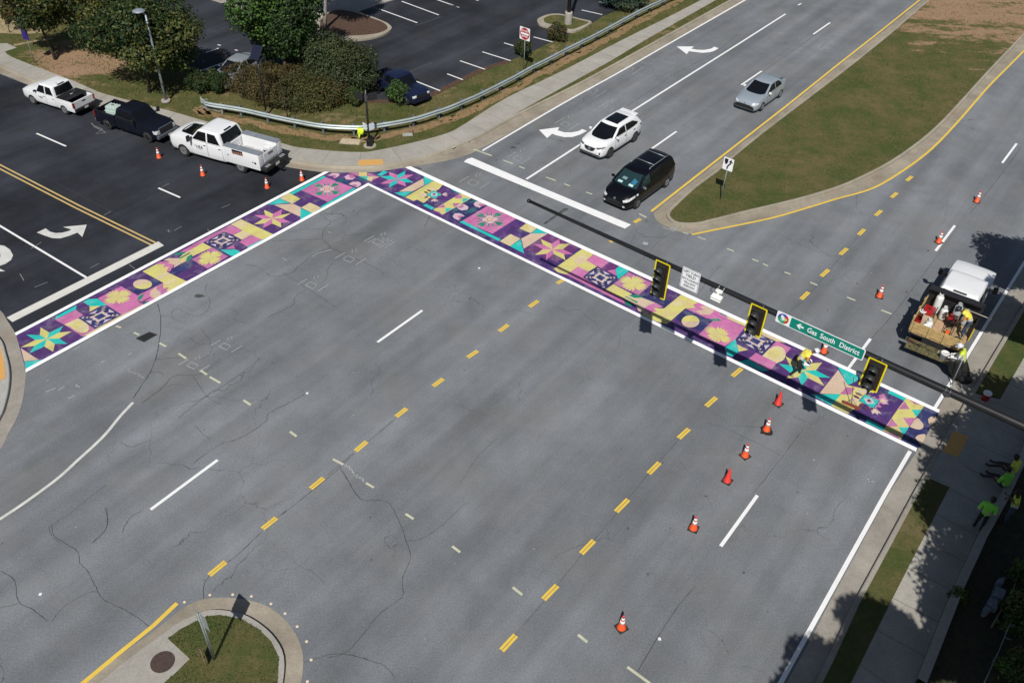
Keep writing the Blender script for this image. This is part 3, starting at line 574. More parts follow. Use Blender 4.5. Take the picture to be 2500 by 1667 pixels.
def leafcross(C_):
    C_.poly([(0,0),(1,0),(1,1),(0,1)], PINK, 2)
    for k in range(4):
        C_.poly(C_.rot([(.5,.33),(.44,.24),(.40,.14),(.44,.12),(.5,.03),(.56,.12),(.60,.14),(.56,.24)],k), GREEN, 3)
        C_.poly(C_.rot([(.5,.33),(.40,.30),(.30,.18),(.33,.29),(.44,.35)],k), GREEN, 3); C_.poly(C_.rot([(.5,.33),(.60,.30),(.70,.18),(.67,.29),(.56,.35)],k), GREEN, 3)
        C_.poly(C_.rot([(.5,.14),(.485,.09),(.5,.04),(.515,.09)],k), BLUSH, 4); C_.poly(C_.rot([(.47,.31),(.41,.28),(.35,.22),(.39,.29)],k), BLUSH, 4); C_.poly(C_.rot([(.53,.31),(.59,.28),(.65,.22),(.61,.29)],k), BLUSH, 4)
        C_.disc(*C_.rot([(.42,.37)],k)[0], .05, BLUSH, 4, n=10); C_.disc(*C_.rot([(.58,.37)],k)[0], .05, BLUSH, 4, n=10)
        C_.poly(C_.rot([(.5,.34),(.43,.40),(.40,.47),(.44,.45),(.5,.40),(.56,.45),(.60,.47),(.57,.40)],k), PEACH, 4)
        C_.disc(*C_.rot([(.37,.37)],k)[0], .05, ROSE, 3, n=10)
    C_.poly([(.5,.41),(.53,.47),(.59,.5),(.53,.53),(.5,.59),(.47,.53),(.41,.5),(.47,.47)], CREAMY, 5)
def medallion(C_):
    for k in range(4):
        C_.poly(C_.rot([(.26,.26),(.14,.30),(.02,.22),(.12,.20),(.08,.10),(.18,.13),(.22,.02),(.30,.14)],k), BLUSH, 3)
        C_.poly(C_.rot([(.30,.30),(.16,.26),(.10,.16),(.20,.19),(.24,.13)],k), CREAMY, 4)
        C_.poly(C_.rot([(.36,.24),(.34,.12),(.40,.02),(.47,.10),(.45,.20),(.40,.25)],k), BROWNP if k in (0,3) else PURP, 3); C_.poly(C_.rot([(.64,.24),(.66,.12),(.60,.02),(.53,.10),(.55,.20),(.60,.25)],k), BROWNP if k in (0,3) else PURP, 3)
        C_.poly(C_.rot([(.30,.30),(.36,.24),(.50,.28),(.64,.24),(.70,.30),(.66,.36),(.5,.33),(.34,.36)],k), BLUSH, 4)
    C_.poly([(.27,.27),(.73,.27),(.73,.73),(.27,.73)], NAVY, 5); C_.poly([(.29,.29),(.71,.29),(.71,.71),(.29,.71)], TEAL, 6)
    C_.poly([(.5,.33),(.67,.5),(.5,.67),(.33,.5)], LILAC, 7); C_.poly([(.5,.42),(.57,.45),(.6,.52),(.54,.5),(.55,.57),(.5,.53),(.47,.58),(.46,.5),(.42,.5)], BROWNP, 8)
def tulip(C_, cx, cy, r, ang, a=BLUSH, b=ROSE):
    ca, sa = math.cos(R(ang)), math.sin(R(ang))
    T_ = lambda pts: [(cx+r*(x*ca-y*sa), cy+r*(x*sa+y*ca)) for x, y in pts]
    C_.poly(T_([(-.9,.1),(-.6,-.75),(0,-.98),(.6,-.75),(.9,.1),(.85,.95),(.45,.35),(.25,1.05),(0,.5),(-.25,1.05),(-.45,.35),(-.85,.95)]), a, 3)
    C_.poly(T_([(-.45,.35),(-.25,1.0),(0,.5),(.25,1.0),(.45,.35),(.25,-.1),(0,.15),(-.25,-.1)]), b, 4)
# --- borders and bases
pg('P', [(40,819.5),(803,421.8),(845,423),(913,421.5),(991,410.5),(900,449.5),(63,903)], INDIGO, 0)
pg('P', [(899,449),(843,422.5),(913,421.5),(991,410),(2290.5,1009.5),(2238,1096)], INDIGO, .4)
# left crosswalk, from the kerb to the corner
pg('R1', [(85,905),(745,580),(1215,870),(465,1265),(150,1062)], PURP)
star('R1', (605,910), [(885,688),(1040,780),(960,998),(712,1135),(302,1160),(150,1060),(250,838),(497,712)], [(820,800),(820,905),(742,1000),(560,1045),(385,1035),(400,930),(480,845),(645,800)], TEAL, LEMON)
pg('R1', [(150,1070),(210,1300),(460,1275)], PEACH); pg('R1', [(214,1305),(570,1268),(235,1440)], TEAL)
pg('R1', [(760,520),(1125,325),(1105,400),(750,575)], TEAL, 2); pg('R1', [(1125,325),(1225,275),(1345,345),(1345,530),(1240,500),(1105,405)], PURP, 3)
pg('R1', [(750,580),(1105,405),(1240,495),(1145,548),(905,665)], PINK, 2); pg('R1', [(905,665),(1145,550),(1440,740),(1215,868)], ROSE, 2)
pg('R1', [(905,665),(1145,550),(1240,605),(1000,700)], CREAMY, 3); pg('R1', [(1000,690),(1060,630),(1150,590),(1250,615),(1320,670),(1335,740),(1300,790),(1200,805),(1100,770)], CREAMY, 4, True); pg('R1', [(1050,680),(1090,630),(1150,612),(1200,640),(1180,700),(1110,735),(1060,720)], LEMON, 5, True)
quilt(Cell('R1', (1150,545), (1620,325), (1905,492), (1440,735)))
pg('R1', [(1345,345),(1540,340),(1350,440)], LEMON, 4); pg('R1', [(1235,270),(1325,220),(1480,212),(1650,328),(1535,340),(1345,345)], TEAL, 4); pg('R1', [(1240,500),(1345,440),(1345,530)], PURP, 4)
pg('R1', [(1215,868),(1440,745),(1905,495),(2138,372),(2138,440),(1380,835)], CREAMY, 2)
pg('R2', [(-78,1205),(325,992),(630,1165),(605,1250),(720,1310),(340,1490),(87,1328)], PINK, 2); flower4(Cell('R2', (-78,1205),(325,992),(618,1165),(215,1368)), None)
pg('R2', [(-330,1240),(40,1075),(325,925),(330,990),(-80,1200)], PURP, 1)
pg('R2', [(330,990),(685,740),(890,850),(500,1065)], PURP, 2); pg('R2', [(500,1065),(890,850),(1060,935),(620,1150)], NAVY, 2)
c_ = [(700+165*math.cos(R(a)), 960+85*math.sin(R(a))) for a in range(0,360,15)]
pg('R2', c_, LEMON, 3); pg('R2', [(700+165*math.cos(R(a)), 960+85*math.sin(R(a))) for a in range(150,331,15)], PEACH, 4)
pg('R2', [(620,1150),(1060,935),(1250,1080),(860,1262),(605,1250)], PINK, 2)
pg('R2', [(835,1080),(950,990),(940,1050),(985,1080),(1030,1120),(1010,1140),(1080,1150),(980,1200),(900,1205),(830,1170)], PEACH, 3); pg('R2', [(1000,970),(1050,965),(1060,1030),(1160,1015),(1110,1075),(1215,1080),(1090,1150),(1010,1145),(1030,1060),(945,1045)], ROSE, 4)
pg('R2', [(630,1170),(735,1115),(690,1205),(610,1250)], GREEN, 4); pg('R2', [(735,1285),(790,1255),(885,1258),(800,1305),(720,1308)], GREEN, 4); pg('R2', [(640,1278),(840,1180),(852,1190),(660,1292)], BROWNP, 4)
pg('R2', [(210,1568),(700,1312),(800,1310),(440,1505),(320,1568)], CREAMY, 3)
pg('R2', [(700,738),(930,615),(1090,610),(1050,665),(1165,650),(1120,745),(1500,925),(1250,1080),(1215,1080),(1110,1075),(1160,1015),(1060,1030),(1060,935)], LEMON, 3)
pg('R2', [(930,840),(1120,742),(1185,778),(990,880)], CREAMY, 4); pg('R2', [(1060,935),(1250,840),(1300,900),(1140,960)], CREAMY, 4)
pg('R2', [(1000,570),(1165,560),(1150,600),(1250,620),(1180,735),(1130,745),(1165,650),(1050,665),(1090,610),(930,612)], PINK, 4); pg('R2', [(1150,505),(1330,510),(1370,560),(1360,610),(1240,675),(1255,620),(1150,600),(1165,560),(1060,545)], PEACH, 4)
pg('R2', [(1400,440),(1470,400),(1750,240),(1905,320),(1570,475),(1555,440),(1480,480),(1450,560),(1370,600),(1360,540),(1330,508)], LEMON, 3)
pg('R2', [(1255,440),(1340,400),(1460,405),(1400,440),(1260,462)], GREEN, 4); pg('R2', [(1480,480),(1560,440),(1555,520),(1450,570)], GREEN, 4); pg('R2', [(1335,505),(1518,408),(1535,420),(1360,518)], GREEN, 5)
pg('R2', [(1350,395),(2138,-5),(2138,35),(1755,238),(1470,400)], PINK, 2); pg('R2', [(1155,745),(1370,610),(1540,550),(1640,600),(1290,800)], NAVY, 2); pg('R2', [(1290,800),(1640,600),(1830,690),(1500,925)], PURP, 2)
pg('R2', [(1830,695),(2190,490),(2190,555),(1860,725)], PURP, 2); flower4(Cell('R2', (1560,530),(1905,320),(2190,475),(1830,690)), ROSE)
quilt(Cell('R3', (225,1100),(640,880),(985,1045),(560,1235)))
pg('R3', [(830,1070),(935,1080),(840,1140)], PURP, 4); pg('R3', [(555,1240),(870,1235),(1000,1305),(880,1365),(770,1365)], TEAL, 4); pg('R3', [(670,1225),(825,1140),(860,1225)], PINK, 4); pg('R3', [(835,1075),(930,1085),(1110,1190),(1105,1245),(1010,1302),(870,1230)], PURP, 4)
pg('R3', [(1110,1185),(1400,1035),(1405,1078),(1110,1238)], TEAL, 3); pg('R3', [(940,1085),(1190,945),(1395,1035),(1110,1182)], PINK, 3); pg('R3', [(825,950),(1010,855),(1190,940),(1000,1045)], CREAMY, 3); pg('R3', [(640,880),(765,740),(1000,850),(825,945)], PINK, 3)
pg('R3', [(0,1140),(765,740),(640,875),(225,1095),(0,1208)], ROSE, 2); pg('R3', [(780,728),(970,625),(1645,940),(1400,1045),(1190,940),(1010,855)], LEMON, 2)
pg('R3', [(770,735),(960,640),(1140,730),(960,820)], CREAMY, 2.5)
pg('R3', [(1030,620),(1640,340),(2165,580),(1700,905)], PURP, 1)
star('R3', (1610,610), [(1805,425),(1990,505),(1970,690),(1790,795),(1420,810),(1235,735),(1240,545),(1440,440)], [(1785,545),(1815,610),(1780,700),(1605,715),(1440,715),(1415,625),(1465,545),(1620,520)], PINK, LEMON)
pg('R3', [(1640,337),(2010,315),(2180,385),(2172,580)], PEACH, 2); pg('R3', [(1520,335),(1750,210),(1955,300),(1640,330)], TEAL, 2)
pg('R4', [(470,1040),(722,1145),(465,1288)], TEAL, 2); pg('R4', [(30,830),(225,715),(467,840),(290,942)], CREAMY, 2); pg('R4', [(478,1027),(670,920),(912,1030),(720,1142)], CREAMY, 2)
pg('R4', [(100,800),(225,715),(467,840),(350,900)], LEMON, 3)
pg('R4', [(235,720),(960,350),(1012,376),(300,752)], TEAL, 2); pg('R4', [(888,1006),(1600,605),(1648,626),(935,1030)], TEAL, 2)
pg('R4', [(440,760),(700,760),(830,830),(700,900),(560,960)], PURP, 1.5)
leafcross(Cell('R4', (485,660),(1010,380),(1590,600),(1050,905)))
for t in [[(1045,350),(1150,290),(1290,300),(1300,340),(1230,390),(1180,405),(1160,350)],[(1400,370),(1490,320),(1560,355),(1640,380),(1570,435),(1440,430)],[(1490,530),(1570,480),(1700,475),(1755,510),(1750,550),(1670,600),(1620,570)]]: pg('R4', t, BLUSH, 3)
for t in [[(1130,345),(1200,330),(1230,370),(1185,402)],[(1490,322),(1510,385),(1560,412),(1638,380),(1580,330)],[(1560,545),(1640,530),(1680,560),(1660,598)]]: pg('R4', t, ROSE, 4)
pg('R4', [(1190,470),(1310,390),(1560,490),(1400,505)], DTEAL, 2); pg('R4', [(1660,420),(1720,380),(1900,450),(1800,480)], DTEAL, 2)
pg('R4', [(1490,290),(1700,285),(1700,362),(1885,435)], ROSE, 5); pg('R4', [(1703,284),(1880,280),(1886,366),(1705,362)], LEMON, 6); pg('R4', [(1890,285),(2140,370),(1890,362)], ROSE, 5); pg('R4', [(1720,366),(1885,366),(1885,442)], TEAL, 6); pg('R4', [(1890,366),(2150,375),(1970,472),(1885,442)], CREAMY, 5); pg('R4', [(2010,400),(2140,382),(1975,467)], ROSE, 6)
# right crosswalk, from the corner to the far kerb
pg('R5', [(55,390),(300,250),(730,105),(1165,310),(640,602)], PURP, 2); pg('R5', [(175,250),(315,155),(415,185),(270,268)], TEAL, 3)
star('R5', (610,330), [(780,160),(960,240),(960,405),(800,495),(435,515),(250,435),(250,280),(425,175)], [(770,245),(800,325),(770,405),(605,425),(445,430),(420,350),(450,265),(610,250)], TEAL, PINK, 4)
pg('R5', [(640,605),(1165,318),(1180,465),(940,592)], PEACH, 3); pg('R5', [(1172,262),(1408,350),(1190,472)], TEAL, 3); pg('R5', [(545,622),(942,595),(750,712)], TEAL, 3)
pg('R5', [(775,717),(1190,480),(1400,362),(1595,432),(1400,660),(1150,860),(960,802)], LEMON, 2); pg('R5', [(1170,860),(1400,740),(1770,560),(1942,645),(1420,947)], INDIGO, 2.4)
pg('R5', [(950,806),(1030,770),(1200,860),(1150,892)], NAVY, 3); pg('R5', [(1580,465),(1620,438),(1790,525),(1740,562)], NAVY, 3); pg('R5', [(1155,892),(1220,858),(1410,950),(1340,987)], TEAL, 3); pg('R5', [(1790,528),(1992,612),(1932,642),(1760,560)], TEAL, 3)
medallion(Cell('R5', (1025,666),(1373,481),(1765,655),(1406,862)))
pg('R5', [(1370,987),(1940,648),(2000,618),(2235,712),(1570,1092)], LEMON, 3); pg('R5', [(1400,960),(1600,870),(1625,940),(1500,945)], ROSE, 4); pg('R5', [(1850,695),(1960,655),(1985,742),(1830,748)], ROSE, 4); pg('R5', [(1785,848),(1975,845),(1815,932)], ROSE, 4); pg('R5', [(1995,750),(2150,745),(2000,838)], TEAL, 4); pg('R5', [(1640,955),(1795,950),(1640,1045)], TEAL, 4); pg('R5', [(2020,630),(2195,700),(2090,692)], ROSE, 4); pg('R5', [(1400,1000),(1510,1030),(1540,1075)], ROSE, 4)
pg('R6', [(0,240),(450,8),(735,150),(215,475),(150,497),(-40,400)], NAVY, 2)
for t in [[(330,130),(470,40),(560,80),(420,130)],[(290,300),(420,220),(520,250),(400,330)],[(0,300),(100,230),(160,260),(60,310)]]: pg('R6', t, DTEAL, 3)
for t in [[(440,150),(480,105),(570,100),(630,150),(670,170),(600,190),(560,225),(470,195)],[(105,200),(220,150),(300,175),(345,210),(320,260),(210,275),(150,245)],[(40,380),(80,330),(160,325),(225,350),(270,385),(200,400),(155,465),(60,420)]]: pg('R6', t, BLUSH, 4)
for t in [[(530,150),(570,190),(560,225),(610,190),(660,170),(600,150)],[(105,200),(180,195),(220,150),(260,200),(190,235)],[(120,385),(160,420),(150,460),(200,400),(260,385),(180,370)]]: pg('R6', t, ROSE, 5)
leafcross(Cell('R6', (225,470),(720,180),(1265,425),(800,720)))
pg('R6', [(172,497),(235,470),(962,825),(925,862)], TEAL, 3); pg('R6', [(745,150),(1492,480),(1450,507),(700,180)], TEAL, 3)
pg('R6', [(1060,740),(1160,560),(1320,620),(1280,680)], PURP, 1.5)
pg('R6', [(1318,617),(1500,480),(1712,570),(1530,708)], CREAMY, 2); pg('R6', [(1318,617),(1500,480),(1500,640),(1440,670)], LEMON, 3); pg('R6', [(942,862),(1150,724),(1338,815),(1140,957)], CREAMY, 2); pg('R6', [(1540,707),(1722,578),(1975,712)], TEAL, 2); pg('R6', [(1142,960),(1340,828),(1408,1097)], TEAL, 2); pg('R6', [(1352,812),(1540,713),(1862,713),(1400,1007)], PEACH, 2)
pg('R6', [(1405,1022),(1860,717),(2480,960),(2040,1270)], PLUM, 1)
star('R6', (1950,1020), [(2080,820),(2285,910),(2340,1110),(2200,1225),(1825,1225),(1615,1125),(1575,915),(1720,820)], [(2090,915),(2150,1015),(2170,1110),(1975,1105),(1830,1105),(1765,1015),(1765,920),(1930,910)], PINK, LEMON)
pg('R7', [(15,502),(575,107),(780,207),(610,345),(802,460),(650,552),(450,465),(245,607),(80,565)], LEMON, 3); pg('R7', [(380,330),(560,230),(640,300),(560,400),(420,440)], CREAMY, 4)
pg('R7', [(605,350),(755,238),(1022,380),(880,492)], PINK, 4); pg('R7', [(248,607),(450,463),(648,555),(545,657),(360,640)], PINK, 4); pg('R7', [(245,610),(360,575),(545,655),(930,884),(1292,1050),(1312,1142)], PINK, 2)
pg('R7', [(760,225),(800,213),(1135,375),(1030,384)], TEAL, 4)
quilt(Cell('R7', (545,655),(810,460),(1182,660),(940,882)))
pg('R7', [(885,490),(1030,383),(1135,378),(1237,430),(1140,507),(900,547)], PLUM, 4); pg('R7', [(985,540),(1135,512),(1160,632)], PINK, 4); pg('R7', [(1140,508),(1240,430),(1345,470),(1377,550),(1185,692),(1160,610)], TEAL, 5)
flower4(Cell('R7', (1105,775),(1375,560),(1810,760),(1560,980)), ROSE); pg('R7', [(1380,547),(1358,488),(1900,735),(1860,785)], PLUM, 3); pg('R7', [(955,882),(1103,783),(1445,965),(1400,982),(1310,1047)], LEMON, 3)
pg('R8', [(-60,60),(200,15),(458,130),(285,262),(150,215),(-50,130)], PURP, 2); pg('R8', [(-110,90),(-50,130),(285,260),(150,382),(-150,270),(-230,180)], NAVY, 2)
pg('R7', [(1305,1048),(1370,983),(1640,1035),(1540,1190)], CREAMY, 3); pg('R7', [(1370,985),(1550,973),(1642,1030),(1480,1032)], GREEN, 4); pg('R7', [(1298,1045),(1330,1068),(1410,1120),(1442,1202),(1320,1152)], GREEN, 4); pg('R7', [(1308,1010),(1330,1003),(1552,1108),(1530,1128)], GREEN, 5)
pg('R7', [(1480,1050),(1640,1035),(1865,1120),(1740,1170),(1790,1240),(1720,1260),(1785,1385),(1550,1262),(1520,1180)], PEACH, 4); pg('R7', [(1740,1170),(1865,1120),(2012,1200),(1830,1222),(1892,1282),(1790,1290),(1765,1345),(1720,1280),(1640,1235)], PINK, 5)
pg('R8', [(150,385),(465,128),(782,280),(650,320),(702,376),(515,385),(195,662),(0,605),(-250,480),(-150,440),(-200,370),(-60,375)], LEMON, 3); pg('R8', [(250,300),(420,240),(520,290),(380,350)], CREAMY, 4)
pg('R8', [(325,560),(515,385),(985,610),(780,790)], NAVY, 3); pg('R8', [(195,667),(330,560),(785,790),(735,852)], PURP, 3)
pg('R8', [(610+155*math.cos(R(a)), 610+107*math.sin(R(a))) for a in range(0,360,15)], LEMON, 4); pg('R8', [(610+155*math.cos(R(a)), 610+107*math.sin(R(a))) for a in range(0,181,15)], PEACH, 5)
pg('R8', [(530,390),(700,375),(650,320),(770,270),(870,310),(1010,375),(1110,425),(1240,500),(1250,570),(1180,602),(880,552)], PINK, 3); pg('R8', [(770,350),(880,340),(1000,380),(1020,430),(940,495),(790,490),(700,430),(840,405)], PEACH, 4); pg('R8', [(1105,425),(1200,470),(1252,532),(1130,482)], GREEN, 4); pg('R8', [(930,570),(1090,558),(1155,602),(1000,607)], GREEN, 4); pg('R8', [(1000,472),(1018,478),(1225,578),(1200,574)], BROWNP, 4)
pg('R8', [(1228,468),(1575,622),(1900,770),(2262,950),(2285,985),(2100,957),(1850,850),(1545,690),(1255,562)], CREAMY, 2)
pg('R8', [(985,610),(1250,563),(1560,705),(1390,922),(1210,1042),(740,852)], PINK, 2.4); flower4(Cell('R8', (770,810),(1000,625),(1400,880),(1190,1060)), None); pg('R8', [(330,650),(720,850),(1210,1052),(1200,1110),(680,905)], PURP, 2)
pg('R8', [(1203,1075),(1390,920),(1450,1132),(1340,1225),(1250,1192)], TEAL, 4)
quilt(Cell('R8', (1392,925),(1592,735),(2097,955),(1870,1197)))
pg('R8', [(1420,1008),(1612,1105),(1450,1137)], LEMON, 4); pg('R8', [(1450,1140),(1620,1105),(1760,1090),(1640,1262),(1480,1292),(1350,1232)], PURP, 4)
pg('R9', [(430,640),(680,383),(942,500),(680,772)], PINK, 3); pg('R9', [(690+150*math.cos(R(a)), 610+143*math.sin(R(a))) for a in range(0,360,15)], CREAMY, 4); pg('R9', [(432,640),(560,510),(840,640),(690,772)], CREAMY, 3.5); pg('R9', [(630+110*math.cos(R(a)), 610+75*math.sin(R(a))) for a in range(0,360,15)], LEMON, 5)
pg('R9', [(200,690),(320,585),(682,762),(600,872),(545,897)], PINK, 4); pg('R9', [(20,740),(200,700),(545,895),(440,912)], TEAL, 3)
pg('R9', [(595,872),(950,492),(1750,882),(1400,1310)], PURP, 2)
star('R9', (1155,895), [(1205,635),(1475,755),(1620,1020),(1510,1160),(1115,1165),(845,1035),(715,775),(835,645)], [(1265,770),(1365,890),(1410,1010),(1225,1025),(1060,1010),(930,940),(910,800),(1110,790)], TEAL, LEMON)
pg('R9', [(1425,1297),(1755,880),(1922,1147),(1790,1303)], PEACH, 3); pg('R9', [(1738,812),(2160,985),(2050,1090),(1922,1147)], TEAL, 3); pg('R9', [(1278,1308),(1792,1303),(1642,1503)], TEAL, 3)
pg('RA', [(213,376),(383,170),(500,5),(1000,120),(700,380),(510,522)], LEMON, 2); pg('RA', [(380,170),(470,40),(640,60),(560,180)], ROSE, 2.5)
pg('RA', [(860,620),(960,480),(1080,300),(1240,145),(1532,290),(1182,752)], INDIGO, 2.4); pg('RA', [(820,260),(1150,160),(1240,300),(1000,480)], ROSE, 2.6)
medallion(Cell('RA', (487,278),(715,28),(1313,289),(1074,604)))
pg('RA', [(512,527),(560,473),(905,580),(825,672)], NAVY, 3); pg('RA', [(1080,20),(1252,98),(1220,160),(1060,80)], NAVY, 3); pg('RA', [(1228,150),(1260,93),(1558,235),(1530,292)], TEAL, 3); pg('RA', [(828,672),(865,622),(1178,770),(1140,822)], TEAL, 3)
pg('RA', [(1140,822),(1420,420),(1560,240),(1882,380),(1740,580),(1600,762),(1460,982)], LEMON, 3)
for t in [[(1420,440),(1530,300),(1620,440)],[(1500,595),(1732,595),(1610,752)],[(1205,755),(1300,600),(1412,747)],[(1600,250),(1862,370),(1700,342)],[(1170,832),(1400,900),(1432,972)]]: pg('RA', t, ROSE, 4)
for t in [[(1655,450),(1842,445),(1740,582)],[(1418,765),(1607,765),(1510,902)]]: pg('RA', t, TEAL, 4)
pg('RA', [(1460,985),(1882,388),(2138,508),(1800,1120),(1750,1135)], NAVY, 3)
for t in [[(1620,755),(1740,600),(1830,660),(1870,740),(1830,795),(1750,800)],[(1950,620),(2000,575),(2100,570),(2010,735),(1960,680)],[(1720,950),(1780,900),(1905,900),(1832,1065),(1770,1020)]]: pg('RA', t, PEACH, 4, True)
for q in ([(36.5,814.5),(792.5,420.8),(804,421.5),(40,820.5)],[(63,902.5),(898.7,448.3),(900,454.8),(63.7,911)],[(996,408.6),(1003,408),(2294,1002),(2290.5,1009.2),(989,411)],[(898.7,448.3),(2238,1095),(2235.5,1104),(900,454.8)]): pg('P', q, WHITE_N, 10)
mural = from_bm('crosswalk_mural', mbm, MUR); tag(mural, kind='structure')
# ================================================================== WORLD + LIGHT
SUN_AZ = R(82); SUN_EL = R(49.5)
w = bpy.data.worlds.new('World'); SC.world = w; w.use_nodes = True
bg = w.node_tree.nodes['Background']; sky = w.node_tree.nodes.new('ShaderNodeTexSky'); sky.sky_type = 'NISHITA'; sky.sun_disc = False
sky.sun_elevation = SUN_EL; sky.sun_rotation = R(188); sky.air_density = 1.0; sky.dust_density = 1.0
w.node_tree.links.new(sky.outputs[0], bg.inputs[0]); bg.inputs[1].default_value = .05
ld = Vector((math.cos(SUN_AZ)*math.cos(SUN_EL), math.sin(SUN_AZ)*math.cos(SUN_EL), -math.sin(SUN_EL)))
sl = bpy.data.lights.new('sun', 'SUN'); sl.energy = 4.6; sl.angle = R(.53); sl.color = (1, .965, .91)
so = bpy.data.objects.new('sun', sl); COL.objects.link(so); so.rotation_euler = ld.to_track_quat('-Z', 'Y').to_euler(); so.location = (0,0,60)
SC.view_settings.view_transform = 'Standard'; SC.view_settings.look = 'None'; SC.view_settings.exposure = 0; SC.view_settings.gamma = 1
# ================================================================== GENERIC SHAPES
def box(bm, c, s, mi=0, rot=None, bev=0.0):
    b2 = bmesh.new(); bmesh.ops.create_cube(b2, size=1)
    for v in b2.verts: v.co = Vector((v.co.x*s[0], v.co.y*s[1], v.co.z*s[2]))
    if bev: bmesh.ops.bevel(b2, geom=b2.edges[:], offset=bev, segments=2, affect='EDGES', profile=.6)
    for v in b2.verts:
        if rot is not None: v.co = rot @ v.co
        v.co += Vector(c)
    merge(bm, b2, mi)
def merge(bm, b2, mi=0):
    mp = {v: bm.verts.new(v.co) for v in b2.verts}
    for f in b2.faces:
        try:
            g = bm.faces.new([mp[v] for v in f.verts]); g.material_index = mi; g.smooth = f.smooth
        except ValueError: pass
    b2.free()
def tube(bm, pts, rad, n=10, mi=0, caps=True, sm=True):
    P = [Vector(p) for p in pts]; rings = []
    rad = rad if isinstance(rad, (list, tuple)) else [rad]*len(P)
    for i, p in enumerate(P):
        t = (P[min(i+1, len(P)-1)]-P[max(i-1, 0)]).normalized()
        up = Vector((0,0,1)) if abs(t.z) < .95 else Vector((1,0,0))
        a = t.cross(up).normalized(); b = a.cross(t)
        rings.append([bm.verts.new(p+a*math.cos(2*math.pi*k/n)*rad[i]+b*math.sin(2*math.pi*k/n)*rad[i]) for k in range(n)])
    for i in range(len(P)-1):
        for k in range(n):
            f = bm.faces.new((rings[i][k], rings[i][(k+1)%n], rings[i+1][(k+1)%n], rings[i+1][k])); f.material_index = mi; f.smooth = sm
    if caps:
        for r_ in (rings[0][::-1], rings[-1]):
            f = bm.faces.new(r_); f.material_index = mi
def lathe(bm, prof, c=(0,0,0), n=20, mi=0, axis='Z', sm=True, rot=None):
    rings = []
    for r_, z in prof:
        ring = []
        for k in range(n):
            a = 2*math.pi*k/n; v = Vector((r_*math.cos(a), r_*math.sin(a), z))
            if axis == 'Y': v = Vector((v.x, v.z, v.y))
            if rot is not None: v = rot @ v
            ring.append(bm.verts.new(v+Vector(c)))
        rings.append(ring)
    for i in range(len(prof)-1):
        for k in range(n):
            f = bm.faces.new((rings[i][k], rings[i][(k+1)%n], rings[i+1][(k+1)%n], rings[i+1][k])); f.material_index = mi; f.smooth = sm
    for i, fl in ((0, True), (-1, False)):
        if prof[i][0] > 1e-4:
            f = bm.faces.new(rings[i][::-1] if fl else rings[i]); f.material_index = mi
def prism(bm, poly, n, th, mi=0, origin=None, ax=None, ay=None):
    """extruded flat outline: points (u,v) in the plane ax,ay, thickness th along n"""
    o = origin or Vector((0,0,0)); A = [bm.verts.new(o+ax*u+ay*v+n*th) for u, v in poly]; B = [bm.verts.new(o+ax*u+ay*v) for u, v in poly]
    tris = tessellate_polygon([[Vector((u, v, 0)) for u, v in poly]])
    for t in tris:
        f = bm.faces.new([A[i] for i in t]); f.material_index = mi; f.normal_update()
        if f.normal.dot(n) < 0: f.normal_flip()
        f = bm.faces.new([B[i] for i in t]); f.material_index = mi; f.normal_update()
        if f.normal.dot(n) > 0: f.normal_flip()
    k = len(poly)
    for i in range(k):
        f = bm.faces.new((A[i], A[(i+1)%k], B[(i+1)%k], B[i])); f.material_index = mi
    bmesh.ops.recalc_face_normals(bm, faces=bm.faces[:]) if False else None
def rrect(w, h, r=.04, n=4, cx=0, cy=0):
    o = []
    for sx, sy, a0 in ((1,1,0),(-1,1,90),(-1,-1,180),(1,-1,270)):
        for k in range(n+1):
            a = R(a0+90*k/n); o.append((cx+sx*(w/2-r)+r*math.cos(a), cy+sy*(h/2-r)+r*math.sin(a)))
    return o
def text_mesh(s, size, m, parent, name, origin, ax, ay, n, bold=.012, align='CENTER', spacing=1.0, xs=1.0):
    cu = bpy.data.curves.new('lettering', 'FONT'); cu.body = s; cu.size = size; cu.align_x = align; cu.align_y = 'CENTER'
    cu.offset = bold*size; cu.space_character = spacing; cu.extrude = .002; cu.resolution_u = 3; cu.space_line = .86
    o = bpy.data.objects.new('tmp', cu); COL.objects.link(o)
    dg = bpy.context.evaluated_depsgraph_get(); me = bpy.data.meshes.new_from_object(o.evaluated_get(dg)); bpy.data.objects.remove(o); bpy.data.curves.remove(cu)
    for v in me.vertices: v.co = origin+ax*(v.co.x*xs)+ay*v.co.y+n*v.co.z
    me.materials.clear(); me.materials.append(m); return mesh_obj(name, me, parent)
def flat(bm, poly, o, ax, ay, n, off, mi=0):
    vs = [bm.verts.new(o+ax*u+ay*v+n*off) for u, v in poly]
    for t in tessellate_polygon([[Vector((u, v, 0)) for u, v in poly]]):
        f = bm.faces.new([vs[i] for i in t]); f.material_index = mi; f.normal_update()
        if f.normal.dot(n) < 0: f.normal_flip()
def mean(a, b): return Vector(((a[0]+b[0])/2, (a[1]+b[1])/2, 0))
Zv = Vector((0,0,1))
